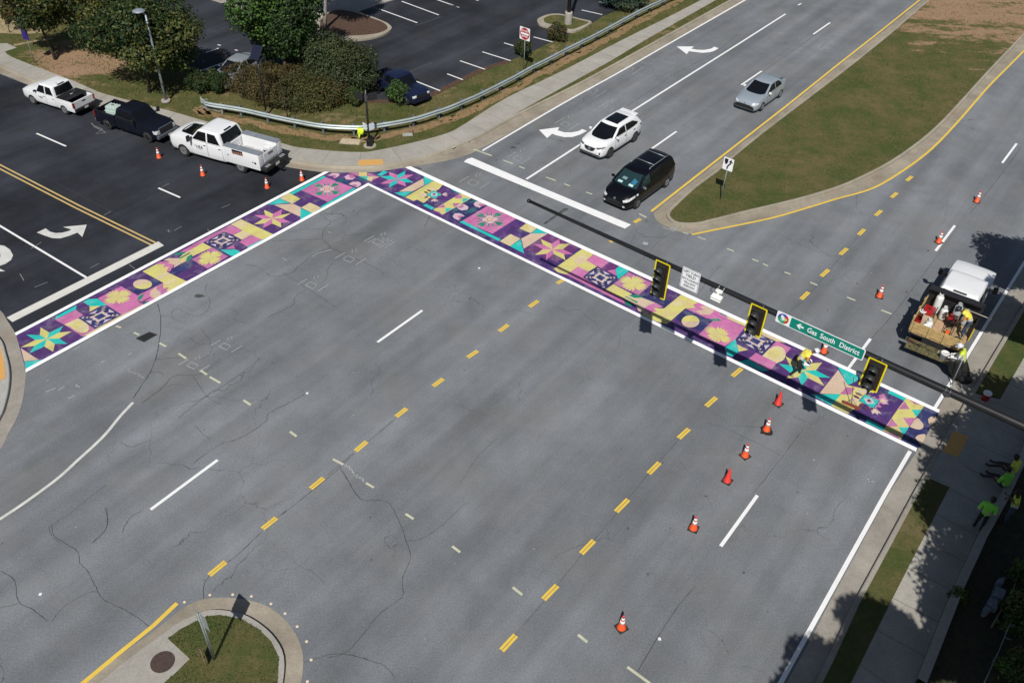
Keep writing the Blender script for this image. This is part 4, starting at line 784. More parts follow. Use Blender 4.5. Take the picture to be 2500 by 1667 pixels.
# ================================================================== SIGNAL MAST ARM, HEADS AND OVERHEAD SIGNS
BLK = mat('black_powdercoat', (.012,.012,.013), .35, spec=.5, var=.2, vscale=2); BLKM = mat('signal_black', (.016,.017,.018), .55, spec=.4); VIS = mat('visor_black', (.030,.032,.036), .5)
SYEL = mat('retro_yellow', sun(250,235,10), .45); GALV = mat('galvanised_steel', (.36,.40,.40), .42, metal=.55, var=.18, vscale=3, bump=.1); SWHITE = mat('sign_white', (.82,.83,.85), .4); SGREEN = mat('sign_green', sun(0,140,120), .4); SRED = mat('sign_red', (.40,.012,.03), .4); SBLACK = mat('sign_black', (.012,.012,.02), .45); ALU = mat('bare_aluminium', (.38,.40,.39), .4, metal=.6)
ARMH = 7.1
tipA, endA = at(1290,490,ARMH), at(2500,1040,ARMH); armd = (endA-tipA).normalized(); WV = Vector((armd.x, armd.y, 0)).normalized(); NV = WV.cross(Zv).normalized()
poleP = endA+armd*5.2
mast = empty('signal_mast', (poleP.x, poleP.y, HZ), 0, 'long black signal mast arm reaching out over the painted crosswalk', 'signal mast')
ML = Matrix.Translation(-Vector((poleP.x, poleP.y, HZ)))
def rel(o, root_loc):
    o.data.transform(Matrix.Translation(-Vector(root_loc))); return o
bm = bmesh.new(); L_ = (poleP-tipA).length
tube(bm, [tipA.lerp(poleP, k/12) for k in range(13)], [.062+.105*k/12 for k in range(13)], 14); lathe(bm, [(.01,-.02),(.08,-.02),(.085,.03),(.075,.09)], tipA, 12, rot=(armd.to_track_quat('Z','Y').to_matrix()))
rel(from_bm('arm', bm, BLK, mast), mast.location)
bm = bmesh.new(); tube(bm, [poleP+Zv*(z-ARMH) for z in (HZ, 3, 6, 9)], [.22,.20,.18,.15], 16); lathe(bm, [(.34,0),(.34,.06),(.26,.10),(.24,.3)], (poleP.x,poleP.y,HZ), 16)
rel(from_bm('pole', bm, BLK, mast), mast.location)
def on_arm(p):   # nearest arm point
    t = (p-tipA).dot(armd); return tipA+armd*t
def armrad(p): return .062+.105*((p-tipA).length/L_)
def on_plane(x, y, d=.24):
    v = CX*((x-1250)/FPX) + CY*((y-833.5)/FPX) + CZ; C0 = Vector((0,0,CAMH))
    return C0+v*((tipA+NV*d-C0).dot(NV)/v.dot(NV))
def clamp(p, name='clamp', parent=mast):
    c = on_arm(p); r_ = armrad(c)+.012; bm = bmesh.new()
    for s in (-.07, .07): tube(bm, [c+armd*(s-.02), c+armd*(s+.02)], r_, 14)
    box(bm, c+NV*(r_+.03), (.2,.2,.05), rot=None); rel(from_bm(name, bm, mat('clamp_steel', (.10,.10,.11), .4, metal=.6), parent), parent.location)
def head(pix, bpix, n_sec, label):
    t = on_plane(*pix); top = t.z; hgt = top-on_plane(*bpix).z; root = empty('traffic_signal', (t.x, t.y, top-hgt/2), 0, label, 'traffic light', 'signal heads on the mast arm')
    o = Vector((0,0,0)); W_ = .64
    bm = bmesh.new(); prism(bm, rrect(W_, hgt, .05), NV, .012, 0, o-NV*.02, WV, Zv); from_bm('backplate', bm, mat('backplate_black', (.035,.018,.014), .55), root)
    bm = bmesh.new(); R1_, R2_ = rrect(W_, hgt, .05), rrect(W_-.1, hgt-.1, .03)
    for i in range(len(R1_)):
        j = (i+1) % len(R1_); vs = [bm.verts.new(o+WV*u+Zv*v+NV*.0) for u, v in (R1_[i], R1_[j], R2_[j], R2_[i])]; f = bm.faces.new(vs); f.normal_update()
        if f.normal.dot(NV) < 0: f.normal_flip()
    from_bm('reflective_border', bm, SYEL, root)
    sec = (hgt-.22)/n_sec; rot = Matrix((WV, Zv, NV)).transposed()   # local x,y,z -> WV,Z,NV
    bm = bmesh.new()
    for k in range(n_sec):
        z = hgt/2-.11-sec*(k+.5); box(bm, Zv*z+NV*.07, (sec*.97,sec*.97,.15), rot=rot, bev=.02)
    from_bm('housing', bm, BLKM, root)
    for k in range(n_sec):
        z = hgt/2-.11-sec*(k+.5); bm = bmesh.new(); r_ = sec*.44; n = 18; L = .30
        A, B = [], []
        for i in range(n+1):
            a = R(-62+304*i/n-0) if False else R(-55+290*i/n); d_ = L*(.35+.65*max(0, math.sin(a)*.5+.5))
            A.append(Zv*(z+r_*math.sin(a))+WV*(r_*math.cos(a))+NV*.145); B.append(Zv*(z-.02+r_*math.sin(a)*1.02)+WV*(r_*math.cos(a)*1.02)+NV*(.145+d_))
        va = [bm.verts.new(p) for p in A]; vb = [bm.verts.new(p) for p in B]
        for i in range(n): bm.faces.new((va[i], va[i+1], vb[i+1], vb[i])).smooth = True
        vis = from_bm('visor', bm, VIS, root); md = vis.modifiers.new('thick', 'SOLIDIFY'); md.thickness = .008
        bm = bmesh.new(); lathe(bm, [(.001,.165),(r_*.5,.158),(r_*.92,.148)], (0,0,0), 16, rot=rot)
        for v in bm.verts: v.co += Zv*z
        from_bm('lens', bm, mat('dark_lens_%d' % k, ((.06,.008,.008),(.07,.045,.008),(.01,.045,.03),(.01,.045,.03))[k], .2), root)
    bm = bmesh.new(); ap = on_arm(t)-Vector((t.x, t.y, top-hgt/2)); box(bm, (ap*.5+NV*0+Zv*(hgt*.1)), (.09,.12,.5)); tube(bm, [ap-armd*.06+NV*.02, ap+armd*.06+NV*.02], armrad(on_arm(t))+.014, 12); from_bm('bracket', bm, BLKM, root)
    clamp(t); return root
head((1619.5,640.5), (1603.5,725), 4, 'four light signal head nearest the thin tip of the mast arm')
head((1854.5,748), (1837,817), 3, 'three light signal head between the white camera and the green street sign')
head((2144.8,880.6), (2117.5,949.5), 3, 'three light signal head right of the green street sign, above the sweeping worker')
# regulatory sign
t = on_plane(1685,683.5,.22); rt = empty('regulatory_sign', tuple(t), 0, 'white LEFT TURN YIELD ON FLASHING YELLOW ARROW sign on the mast arm', 'sign'); o = Vector((0,0,0))
bm = bmesh.new(); prism(bm, rrect(.74, .90, .05), NV, .006, 0, o, WV, Zv); from_bm('panel', bm, SWHITE, rt)
bm = bmesh.new(); A_, B_ = rrect(.70, .86, .045), rrect(.675, .835, .04)
for i in range(len(A_)):
    j = (i+1) % len(A_); bm.faces.new([bm.verts.new(WV*u+Zv*v+NV*.009) for u, v in (A_[i], A_[j], B_[j], B_[i])])
from_bm('border', bm, SBLACK, rt)
for s, z, sz in (('LEFT TURN', .30, .135), ('YIELD', .145, .175), ('ON FLASHING', -.02, .115), ('YELLOW', -.165, .135), ('ARROW', -.31, .135)):
    text_mesh(s, sz, SBLACK, rt, 'lettering', Zv*z+NV*.009, WV, Zv, NV, .012, xs=.92)
bm = bmesh.new(); box(bm, -NV*.06, (.05,.12,.8)); from_bm('bracket', bm, BLKM, rt)
# street name sign
tl, tr_ = on_plane(*px('I',[(1452,815)])[0]), on_plane(*px('I',[(2243,1160)])[0]); c = (tl+tr_)/2; LW = (tr_-tl).length; SH = .47; print('SIGN',LW,tl.z,tr_.z)
rt = empty('street_name_sign', tuple(c), 0, 'long green Gas South District sign with a round colour logo and left arrow', 'sign')
bm = bmesh.new(); prism(bm, rrect(LW, SH, .05), NV, .008, 0, o, WV, Zv); from_bm('panel', bm, SWHITE, rt)
x0 = -LW/2+.52
bm = bmesh.new(); flat(bm, rrect(LW-.52-.035, SH-.06, .04, cx=(.52-.035)/2-.0), o, WV, Zv, NV, .011); from_bm('green_field', bm, SGREEN, rt)
bm = bmesh.new(); ax_ = x0+.36
flat(bm, [(ax_-.13,0),(ax_-.01,.11),(ax_+.045,.11),(ax_-.02,.035),(ax_+.13,.035),(ax_+.13,-.035),(ax_-.02,-.035),(ax_+.045,-.11),(ax_-.01,-.11)], o, WV, Zv, NV, .014); from_bm('arrow', bm, SWHITE, rt)
for tx_, wd_ in ((.62,'Gas'),(1.09,'South'),(1.77,'District')): text_mesh(wd_, .285, SWHITE, rt, 'lettering', WV*(x0+tx_)+NV*.014, WV, Zv, NV, .014, align='LEFT', xs=.80)
LG = [mat('logo_white', (.8,.8,.78), .4), mat('logo_red', (.55,.02,.02), .4), mat('logo_blue', (.02,.07,.40), .4), mat('logo_green', (.03,.30,.07), .4), mat('logo_aqua', (.10,.45,.55), .4), mat('logo_lime', (.45,.60,.20), .4)]
bm = bmesh.new(); cx_ = -LW/2+.255
for a0, a1, mi in ((60,-60,1),(60,180,2),(180,300,3)):
    pts = [(cx_,0)]+[(cx_+.20*math.cos(R(a0+(a1-a0)*i/10)), .20*math.sin(R(a0+(a1-a0)*i/10))) for i in range(11)]; flat(bm, pts, o, WV, Zv, NV, .012, mi)
for a, mi in ((120,0),(240,4),(0,5)):
    flat(bm, [(cx_+.045*math.cos(R(a))+.105*(math.cos(R(k*24))*math.cos(R(a))-.62*math.sin(R(k*24))*math.sin(R(a))), .045*math.sin(R(a))+.105*(math.cos(R(k*24))*math.sin(R(a))+.62*math.sin(R(k*24))*math.cos(R(a)))) for k in range(15)], o, WV, Zv, NV, .0135+.0008*mi, mi)
flat(bm, [(cx_+.05*math.cos(R(k*24)), .05*math.sin(R(k*24))) for k in range(15)], o, WV, Zv, NV, .0195, 0)
from_bm('logo', bm, LG, rt)
for q_ in (.5,-.6):
    bm = bmesh.new(); box(bm, -NV*.08+WV*q_, (.06,.16,.3)); from_bm('bracket', bm, BLKM, rt)
clamp(at(1990,800,7.1)); clamp(at(2315,955,7.1))
# white detector
p = on_arm(at(1768,700,ARMH)); rt = empty('detector_unit', tuple(p), 0, 'white boxy vehicle detector clamped under the mast arm', 'sensor'); rot = Matrix((WV, NV, Zv)).transposed()
WPL = mat('white_plastic', (.78,.78,.75), .4)
bm = bmesh.new(); box(bm, NV*.30-Zv*.22, (.40,.20,.13), rot=rot @ Matrix.Rotation(R(-25), 3, 'X'), bev=.02); from_bm('sensor_body', bm, WPL, rt)
bm = bmesh.new(); box(bm, NV*.385-Zv*.30, (.40,.05,.02), rot=rot); box(bm, NV*.40-Zv*.20, (.40,.05,.02), rot=rot); from_bm('sun_shield', bm, WPL, rt)
bm = bmesh.new(); box(bm, NV*.20+Zv*.0, (.26,.12,.10), rot=rot, bev=.02); box(bm, NV*.24-Zv*.1, (.08,.08,.16), rot=rot); from_bm('bracket', bm, WPL, rt)
bm = bmesh.new(); [tube(bm, [WV*(s-.012), WV*(s+.012)], armrad(p)+.012, 12) for s in (-.1,.1)]; from_bm('strap', bm, ALU, rt)
bm = bmesh.new(); tube(bm, [NV*.25-Zv*.15-WV*.2, NV*.2-Zv*.1-WV*.35, NV*.05-Zv*.02-WV*.32], .012, 6); from_bm('cable', bm, BLKM, rt)
# ------------------------------------------------------------------ post-mounted signs
def post(bm, h, r=.03): tube(bm, [(0,0,0),(0,0,h)], r, 8)
def sign_axes(az):
    w_ = Vector((math.cos(az), math.sin(az), 0)); return w_, w_.cross(Zv).normalized()
W0, N0 = sign_axes(R(-37.4))
b = at(1758.5,486.4,.15); rt = empty('keep_right_sign', tuple(b), 0, 'white keep right sign with black curved arrow at the tip of the big median', 'sign'); hh = 1.85
bm = bmesh.new(); lean = Vector((.10,.02,0)); tube(bm, [(0,0,0), lean*.65+Zv*(hh+.65)], .032, 8); from_bm('post', bm, GALV, rt)
o = lean*.55+Zv*(hh+.36)+N0*.045; bm = bmesh.new(); prism(bm, rrect(.60,.74,.04), N0, .005, 0, o, W0, Zv); from_bm('panel', bm, SWHITE, rt)
bm = bmesh.new(); flat(bm, [(-.24,.30),(-.03,.30),(-.03,.14),(-.06,.02),(-.13,-.05),(-.20,.02),(-.24,.14)], o, W0, Zv, N0, .009); flat(bm, [(.015,-.30),(-.07,-.30),(-.06,-.14),(.02,.0),(.09,.09),(.09,.14),(.0,.10),(.13,.32),(.26,.11),(.17,.14),(.17,.06),(.08,-.06),(.02,-.16)], o, W0, Zv, N0, .009); from_bm('symbol', bm, SBLACK, rt)
b = at(1278.5,177,HZ); rt = empty('do_not_enter_sign', tuple(b), 0, 'square white sign with red DO NOT ENTER disc behind the guardrail', 'sign'); bm = bmesh.new(); post(bm, 3.1, .032); from_bm('post', bm, GALV, rt)
o = Zv*2.72+N0*.04; bm = bmesh.new(); prism(bm, rrect(.86,.86,.05), N0, .005, 0, o, W0, Zv); from_bm('panel', bm, SWHITE, rt)
bm = bmesh.new(); flat(bm, [(.40*math.cos(R(k*10)), .40*math.sin(R(k*10))) for k in range(36)], o, W0, Zv, N0, .008); from_bm('disc', bm, SRED, rt)
bm = bmesh.new(); flat(bm, [(-.33,-.065),(.33,-.065),(.33,.065),(-.33,.065)], o, W0, Zv, N0, .012); from_bm('bar', bm, SWHITE, rt)
text_mesh('DO NOT', .17, SWHITE, rt, 'lettering', o+Zv*.185+N0*.010, W0, Zv, N0, .02); text_mesh('ENTER', .17, SWHITE, rt, 'lettering', o-Zv*.185+N0*.010, W0, Zv, N0, .02)
b = at(523,1609,.14); rt = empty('median_sign', tuple(b), 0, 'tall two panel sign seen from its grey back on the near grass median nose', 'sign'); bm = bmesh.new()
tube(bm, [(-.02,0,0),(-.02,0,2.62)], .026, 6); tube(bm, [(.03,.02,0),(.03,.02,2.55)], .02, 6); from_bm('post', bm, GALV, rt)
W1, N1 = sign_axes(R(-37.4)); N1 = -N1   # faces away from the camera
o = Zv*2.2+N1*.04; bm = bmesh.new(); prism(bm, rrect(.60,.75,.04), N1, .006, 0, o, W1, Zv); from_bm('panel', bm, ALU, rt)
bm = bmesh.new(); flat(bm, rrect(.58,.73,.04), o, W1, Zv, N1, .008); from_bm('face', bm, SWHITE, rt)
b2 = at(500,1617,.14); r2 = empty('yard_sign', tuple(b2), 0, 'small pink and white sign standing in the grass under the tall grey sign post', 'sign'); Wy, Ny = sign_axes(R(-58))
bm = bmesh.new(); prism(bm, rrect(.46,.32,.02), Ny, .008, 0, Zv*.34, Wy, Zv); from_bm('panel', bm, mat('pale_pink', (.52,.40,.42), .5, col2=(.45,.12,.16), vscale=9), r2)
for q_ in (-.15,.15):
    bm = bmesh.new(); tube(bm, [Wy*q_,Wy*q_+Zv*.36], .006, 5); from_bm('stake', bm, GALV, r2)
b = at(85,154,HZ); rt = empty('banner_post', tuple(b), 0, 'thin post carrying two stacked purple panels beside the far left footpath', 'sign'); bm = bmesh.new(); post(bm, 2.9, .03); from_bm('post', bm, GALV, rt)
Wp, Np = sign_axes(R(-20))
for z, h in ((2.7,.55),(2.0,.75)):
    bm = bmesh.new(); prism(bm, rrect(.52,h,.06), Np, .02, 0, Zv*z+Np*.03, Wp, Zv); from_bm('panel', bm, mat('purple_panel', (.035,.018,.16), .45), rt)
# small leaning sign on the corner
b = at(1008,333,HZ); rt = empty('fallen_yard_sign', tuple(b), 0, 'small leaning red and white sign in the corner grass near the guardrail', 'sign'); Wf, Nf = sign_axes(R(-60)); up = (Zv*.8+Vector((-.25,.4,0))).normalized()
bm = bmesh.new(); prism(bm, rrect(.3,.42,.02), Nf, .01, 0, up*.42, Wf, up); from_bm('panel', bm, mat('red_white_print', (.45,.32,.32), .5, col2=(.35,.08,.10), vscale=12), rt); bm = bmesh.new(); tube(bm, [Wf*.05,Wf*.05+up*.4], .008, 5); from_bm('stake', bm, GALV, rt)
# ------------------------------------------------------------------ lamps and posts
b = at(405.8,249,HZ); rt = empty('street_lamp', tuple(b), 0, 'tall grey street lamp with a flat oval head behind the parked trucks', 'street lamp'); H_ = 5.55
bm = bmesh.new(); tube(bm, [(0,0,.1),(0,0,2),(0,0,4),(0,0,H_)], [.085,.08,.07,.055], 12); tube(bm, [(0,0,H_),(-.1,0,H_+.12),(-.28,.0,H_+.2)], .05, 10); from_bm('pole', bm, mat('lamp_grey', (.28,.32,.36), .45, metal=.3), rt)
bm = bmesh.new(); lathe(bm, [(.30,0),(.30,.12),(.27,.16)], (0,0,0), 18); from_bm('base', bm, CONC, rt)
bm = bmesh.new(); lathe(bm, [(.02,.12),(.22,.10),(.36,.03),(.38,0),(.34,-.03),(.02,-.05)], (-.35,0,H_+.22), 20); from_bm('lamp_head', bm, mat('lamp_grey', (.3,.3,.3)), rt)
b = at(903,356,HZ); rt = empty('flashing_beacon_post', tuple(b), 0, 'black post with pale sign panels and twin dark lamps at the corner kerb ramp', 'beacon post')
bm = bmesh.new(); tube(bm, [(0,0,.2),(0,0,3.55)], .06, 12); from_bm('pole', bm, BLK, rt)
bm = bmesh.new(); box(bm, (0,0,.22), (.34,.34,.42), bev=.03); box(bm, (0,0,.48), (.22,.22,.12), bev=.02); from_bm('base', bm, BLK, rt)
bm = bmesh.new(); lathe(bm, [(.38,-.02),(.38,.03)], (0,0,0), 20); from_bm('footing', bm, CONC_K, rt)
for s in (-1, 1):
    bm = bmesh.new(); ax = Vector((math.cos(R(30*s)), math.sin(R(30*s))*s*0-.35, 0)).normalized()
    box(bm, (s*.20,-.09,1.30), (.34,.02,.42), rot=Matrix.Rotation(R(45*s),3,'Z')); from_bm('sign_panel', bm, mat('pale_blue_sign', (.60,.66,.72), .4, var=.08, vscale=14), rt)
    bm = bmesh.new(); box(bm, (s*.38,.0,3.15), (.52,.14,.42), rot=Matrix.Rotation(R(28*s),3,'Z'), bev=.02); from_bm('lamp_box', bm, BLKM, rt)
bm = bmesh.new(); box(bm, (0,-.09,3.1), (.14,.1,.5), bev=.02); box(bm, (0,-.09,3.0), (.15,.03,.05)); from_bm('control_box', bm, mat('dark_grey_metal', (.05,.05,.055), .5), rt)
b = at(651,283,HZ); rt = empty('solar_post', tuple(b), 0, 'black post topped by a tilted solar panel behind the guardrail', 'solar post')
bm = bmesh.new(); tube(bm, [(0,0,0),(0,0,3.9)], .055, 10); from_bm('pole', bm, BLK, rt)
bm = bmesh.new(); ro = Matrix.Rotation(R(-20),3,'Z') @ Matrix.Rotation(R(42),3,'X'); box(bm, (0,-.05,4.1), (.62,.92,.04), rot=ro, bev=.01); from_bm('solar_panel', bm, mat('solar_cell', (.012,.014,.03), .25, coat=.4), rt)
bm = bmesh.new(); box(bm, (0,.02,3.72), (.9,.5,.16), rot=Matrix.Rotation(R(-20),3,'Z'), bev=.02); from_bm('battery_box', bm, BLKM, rt)
b = at(1387,58,HZ+.14); rt = empty('lot_light_pole', tuple(b), 0, 'black light pole on a round concrete footing in the grass island of the parking lot', 'light pole')
bm = bmesh.new(); tube(bm, [(0,0,.8),(0,0,9)], [.16,.11], 10); from_bm('pole', bm, mat('dark_pole', (.02,.02,.03), .4), rt); bm = bmesh.new(); lathe(bm, [(.30,0),(.30,.85),(.27,.9)], (0,0,0), 18, sm=False); from_bm('footing', bm, CONC, rt)
bm = bmesh.new(); box(bm, (0,0,9.05), (.8,.4,.12), bev=.03); from_bm('lamp_head', bm, BLKM, rt)
# ------------------------------------------------------------------ guardrail
GR = [at(x,y,.68) for x,y in [(493,245),(500,250)]+px('B', [(40,938),(330,985),(600,1045),(830,1092),(1070,1132),(1320,1146),(1500,1136),(1850,1076),(2070,1010)])+px('C', [(0,965),(140,905),(250,858),(430,768),(590,685),(720,612),(880,532),(1020,458),(1160,388),(1290,323),(1420,253),(1540,188),(1660,123),(1780,63),(1900,8),(2050,-70),(2250,-170)])]
GR = spline(GR, 4); g0 = GR[0].copy(); g0.z = HZ
rt = empty('guardrail', tuple(g0), 0, 'long curving galvanised guardrail between the footpath and the parking lot', 'guardrail')
prof = [(-.155,.0),(-.13,.03),(-.10,.075),(-.06,.075),(-.03,.02),(0,.0),(.03,.02),(.06,.075),(.10,.075),(.13,.03),(.155,0)]
bm = bmesh.new(); rings = []
for i, p in enumerate(GR):
    t_ = (GR[min(i+1,len(GR)-1)]-GR[max(i-1,0)]).normalized(); nrm = Vector((t_.y,-t_.x,0))
    rings.append([bm.verts.new(p-g0+nrm*d_+Zv*z) for z, d_ in prof])
for i in range(len(GR)-1):
    for k in range(len(prof)-1): bm.faces.new((rings[i][k], rings[i][k+1], rings[i+1][k+1], rings[i+1][k])).smooth = True
RAILM = mat('rail_zinc', (.40,.46,.46), .45, metal=.35, var=.14, vscale=1.2); rl = from_bm('rail', bm, RAILM, rt); md = rl.modifiers.new('thick','SOLIDIFY'); md.thickness = .006
acc = .3; PSTEEL = mat('post_steel', (.16,.19,.22), .55, metal=.4, var=.2, vscale=4); WOODP = mat('weathered_timber', (.20,.19,.15), .85, var=.25, vscale=6)
npost = 0
for i in range(len(GR)-1):
    L = (GR[i+1]-GR[i]).length; d0 = (GR[i+1]-GR[i]).normalized(); nrm = Vector((d0.y,-d0.x,0))
    while acc < L:
        p = GR[i]+d0*acc-g0; bm = bmesh.new(); rot = Matrix((d0, nrm, Zv)).transposed(); first = npost < 2
        box(bm, p-nrm*.14+Zv*(-.24), (.12,.14,.86) if not first else (.16,.18,.74), rot=rot)
        if not first: box(bm, p-nrm*.09+Zv*.06, (.13,.17,.30), rot=rot)
        from_bm('post', bm, PSTEEL if not first else WOODP, rt); npost += 1; acc += 1.905 if not first else 1.3
    acc -= L
bm = bmesh.new(); box(bm, Vector((.55,-.28,.12)), (1.5,.10,.12), rot=Matrix.Rotation(R(-22),3,'Z')); from_bm('ground_strut', bm, WOODP, rt)
bm = bmesh.new(); box(bm, Vector((-.03,.0,.56)), (.05,.14,.42), rot=Matrix.Rotation(R(-22),3,'Z'), bev=.015); from_bm('end_plate', bm, SYEL if False else mat('end_reflector', (.40,.42,.30), .5), rt)
# worn soil under the rail
bm = bmesh.new(); rr_ = random.Random(8); GW = [p-Vector((0,0,0)) for p in GR]
for i in range(len(GW)-1):
    t_ = (GW[i+1]-GW[i]).normalized(); nrm = Vector((t_.y,-t_.x,0)); a_, b_ = GW[i]+nrm*.15, GW[i+1]+nrm*.15
    for k in range(3):
        c_ = a_.lerp(b_, rr_.random())+nrm*rr_.uniform(-.1,.45); r_ = rr_.uniform(.12,.4)
        poly_faces(bm, [(c_.x+(t_.x*math.cos(q)*1.8+nrm.x*math.sin(q)*.6)*r_*(1+.3*math.sin(3*q+k)), c_.y+(t_.y*math.cos(q)*1.8+nrm.y*math.sin(q)*.6)*r_*(1+.3*math.sin(3*q+k))) for q in [j/11*2*math.pi for j in range(11)]], HZ+.003+.0004*((i*3+k)%7))
from_bm('bare_soil', bm, mat('bare_soil', (.27,.165,.085), .95, col2=(.19,.135,.06), vscale=2.5, bump=.4, bscale=9), verge)
# vest hung on the rail
HV = mat('hi_vis_yellow', sun(225,252,60), .65, var=.06, vscale=6)
p = at(*px('B',[(1395,1150)])[0], .84); vest = empty('safety_vest', (p.x, p.y, p.z), 0, 'hi-vis yellow vest draped over the guardrail beside the beacon post', 'vest'); bm = bmesh.new()
cols, rows = 7, 8; prf = [(.30,-.16),(.17,-.10),(.03,-.06),(.0,.02),(-.05,.12),(-.2,.13),(-.38,.10),(-.52,.08)]
gr = [[bm.verts.new(Vector(((c_/(cols-1)-.5)*(.42-.05*abs(r_-3)/2)+.03*math.sin(r_*1.7), -q[1]*1.0-.02*math.sin(c_*2.1+r_), min(.03, q[0] if r_ < 3 else q[0])))) for c_ in range(cols)] for r_, q in enumerate([(-.28,-.12),(-.15,-.09),(-.03,-.05),(.02,.02),(-.04,.10),(-.16,.12),(-.28,.11),(-.38,.10)])]
for r_ in range(rows-1):
    for c_ in range(cols-1): bm.faces.new((gr[r_][c_], gr[r_][c_+1], gr[r_+1][c_+1], gr[r_+1][c_])).smooth = True
v_ = from_bm('vest_body', bm, HV, vest); v_.modifiers.new('thick','SOLIDIFY').thickness = .012
bm = bmesh.new(); tube(bm, [(-.08,-.12,-.36),(-.09,-.13,-.5),(-.1,-.12,-.62)], [.05,.045,.04], 8); from_bm('hanging_strap', bm, HV, vest)
# ground boxes
def lid(name, pix, w_, d_, h, az, m, label, cat):
    p = at(*pix, HZ); rt = empty(name, (p.x,p.y,HZ-.02), az, label, cat); bm = bmesh.new(); prism(bm, rrect(w_, d_, .06), Zv, h, 0, Vector((0,0,0)), Vector((1,0,0)), Vector((0,1,0))); from_bm('lid', bm, m, rt)
    bm = bmesh.new(); prism(bm, rrect(w_*1.12, d_*1.14, .06), Zv, h*.6, 0, Vector((0,0,0)), Vector((1,0,0)), Vector((0,1,0))); from_bm('rim', bm, mat('box_rim', (.22,.19,.14), .9), rt); return rt
lid('utility_box', px('B',[(1305,1273)])[0], 1.15, .62, .06, R(-3), mat('beige_composite', (.46,.38,.27), .8, var=.12, vscale=6), 'large beige utility box lid in the grass left of the beacon post', 'utility box')
lid('utility_box', px('B',[(1820,1210)])[0], .6, .36, .06, R(12), mat('grey_composite', (.32,.34,.30), .8, var=.15, vscale=6), 'small grey utility lid in the grass right of the beacon post', 'utility box')
# manhole and drain grates
p = at(397,1615,.135); rt = empty('manhole', (p.x,p.y,.134), 0, 'round rusty brown manhole cover in the concrete apron of the near median', 'manhole'); RUST = mat('rusty_iron', (.075,.045,.035), .75, col2=(.045,.03,.026), vscale=10)
bm = bmesh.new(); lathe(bm, [(.37,0),(.37,.012),(.33,.012)], (0,0,0), 28, sm=False); from_bm('cover_frame', bm, RUST, rt)
bm = bmesh.new(); lathe(bm, [(.325,0),(.325,.014),(.24,.014),(.235,.008),(.225,.008),(.22,.014),(.12,.014),(.115,.008),(.105,.008),(.10,.014),(.0001,.014)], (0,0,0), 28, sm=False)
for k in range(12): box(bm, (.27*math.cos(k*math.pi/6), .27*math.sin(k*math.pi/6), .016), (.05,.012,.006), rot=Matrix.Rotation(k*math.pi/6,3,'Z'))
from_bm('cover', bm, RUST, rt)
def grate(quad, z, label):
    q = [at(x,y,z) for x,y in quad]; c = sum(q, Vector())/4; rt = empty('drain_grate', tuple(c), 0, label, 'drain'); bm = bmesh.new(); poly_faces(bm, [v-c for v in q], .004)
    from_bm('pit', bm, mat('pit_black', (.006,.006,.006), .9), rt); bm = bmesh.new()
    for k in range(9):
        a, b = q[0].lerp(q[1], (k+.5)/9)-c, q[3].lerp(q[2], (k+.5)/9)-c; ribbon(bm, [a, b], .022, .012)
    for a, b in ((0,1),(1,2),(2,3),(3,0)): ribbon(bm, [q[a]-c, q[b]-c], .05, .014)
    from_bm('bars', bm, RUST if False else mat('cast_iron', (.05,.05,.052), .6, metal=.3), rt)
grate(px('F', [(1222,832),(1340,775),(1405,798),(1290,862)]), .006, 'rectangular drain grate in the grey road below the left crosswalk'); grate(px('A', [(2050,292),(2090,275),(2135,290),(2090,307)]), HZ+.008, 'square dark drain grate in the parking lot aisle')
# road studs round the island nose
STUD = mat('stud_cream', (.62,.52,.40), .4); proto = None
for x, y in px('M', [(1178,597),(1340,552),(1486,549),(1605,560),(1730,608),(1820,670),(1897,753),(1957,848),(1986,965),(1962,1103)]):
    p = at(x, y, .004)
    if proto is None:
        bm = bmesh.new(); lathe(bm, [(.058,0),(.052,.014),(.03,.022),(.0001,.024)], (0,0,0), 10); proto = from_bm('road_stud', bm, STUD); s_ = proto
        tag(s_, 'one of the small round cream studs around the near median nose', 'road stud', 'round studs at the near median nose')
    else: s_ = proto.copy(); COL.objects.link(s_)
    s_.location = p
for i, (x, y) in enumerate([(99,1450),(750,960),(1170,655)]+[(1610,1559)]):
    p = at(x, y, .004); bm = bmesh.new(); box(bm, (0,0,.01), (.10,.10,.02), bev=.008); s_ = from_bm('lane_stud', bm, mat('stud_white', (.75,.75,.75), .3)); s_.location = p
    tag(s_, ['square white reflector stud alone in the road above the near median', 'white reflector stud in the road near the left white lane dashes', 'white reflector stud on the road just below the right crosswalk', 'white reflector stud in the lane right of the nearest traffic cone'][i], 'road stud')
# ================================================================== VEHICLES
TYRE = mat('tyre_rubber', (.014,.014,.015), .85); ALLOY = mat('alloy_wheel', (.42,.43,.44), .35, metal=.7); DALLOY = mat('dark_alloy', (.10,.105,.11), .35, metal=.7); CHROME = mat('chrome', (.62,.64,.66), .15, metal=.9)
GLASS = mat('car_glass', (.006,.007,.009), .05, spec=.4, coat=.0); GLASS_T = mat('tinted_glass', (.014,.035,.038), .08, spec=.6, coat=.2); TRIM = mat('black_trim', (.014,.014,.015), .55); WELL = mat('wheel_well', (.006,.006,.006), .9); GAP = mat('panel_gap', (.03,.03,.03), .8)
HEADL = mat('headlamp', (.55,.57,.58), .12, coat=.6, var=.3, vscale=9); TAILL = mat('tail_lamp', (.25,.008,.01), .2, coat=.5); PLATE = mat('number_plate', (.62,.62,.58), .5); AMBER = mat('amber_lamp', (.6,.22,.02), .3)
def car_paint(name, c, metal=0.0, rough=.28): return mat(name, c, rough, metal=metal, coat=.6 if max(c) > .1 else .18, spec=.5 if max(c) > .1 else .3)
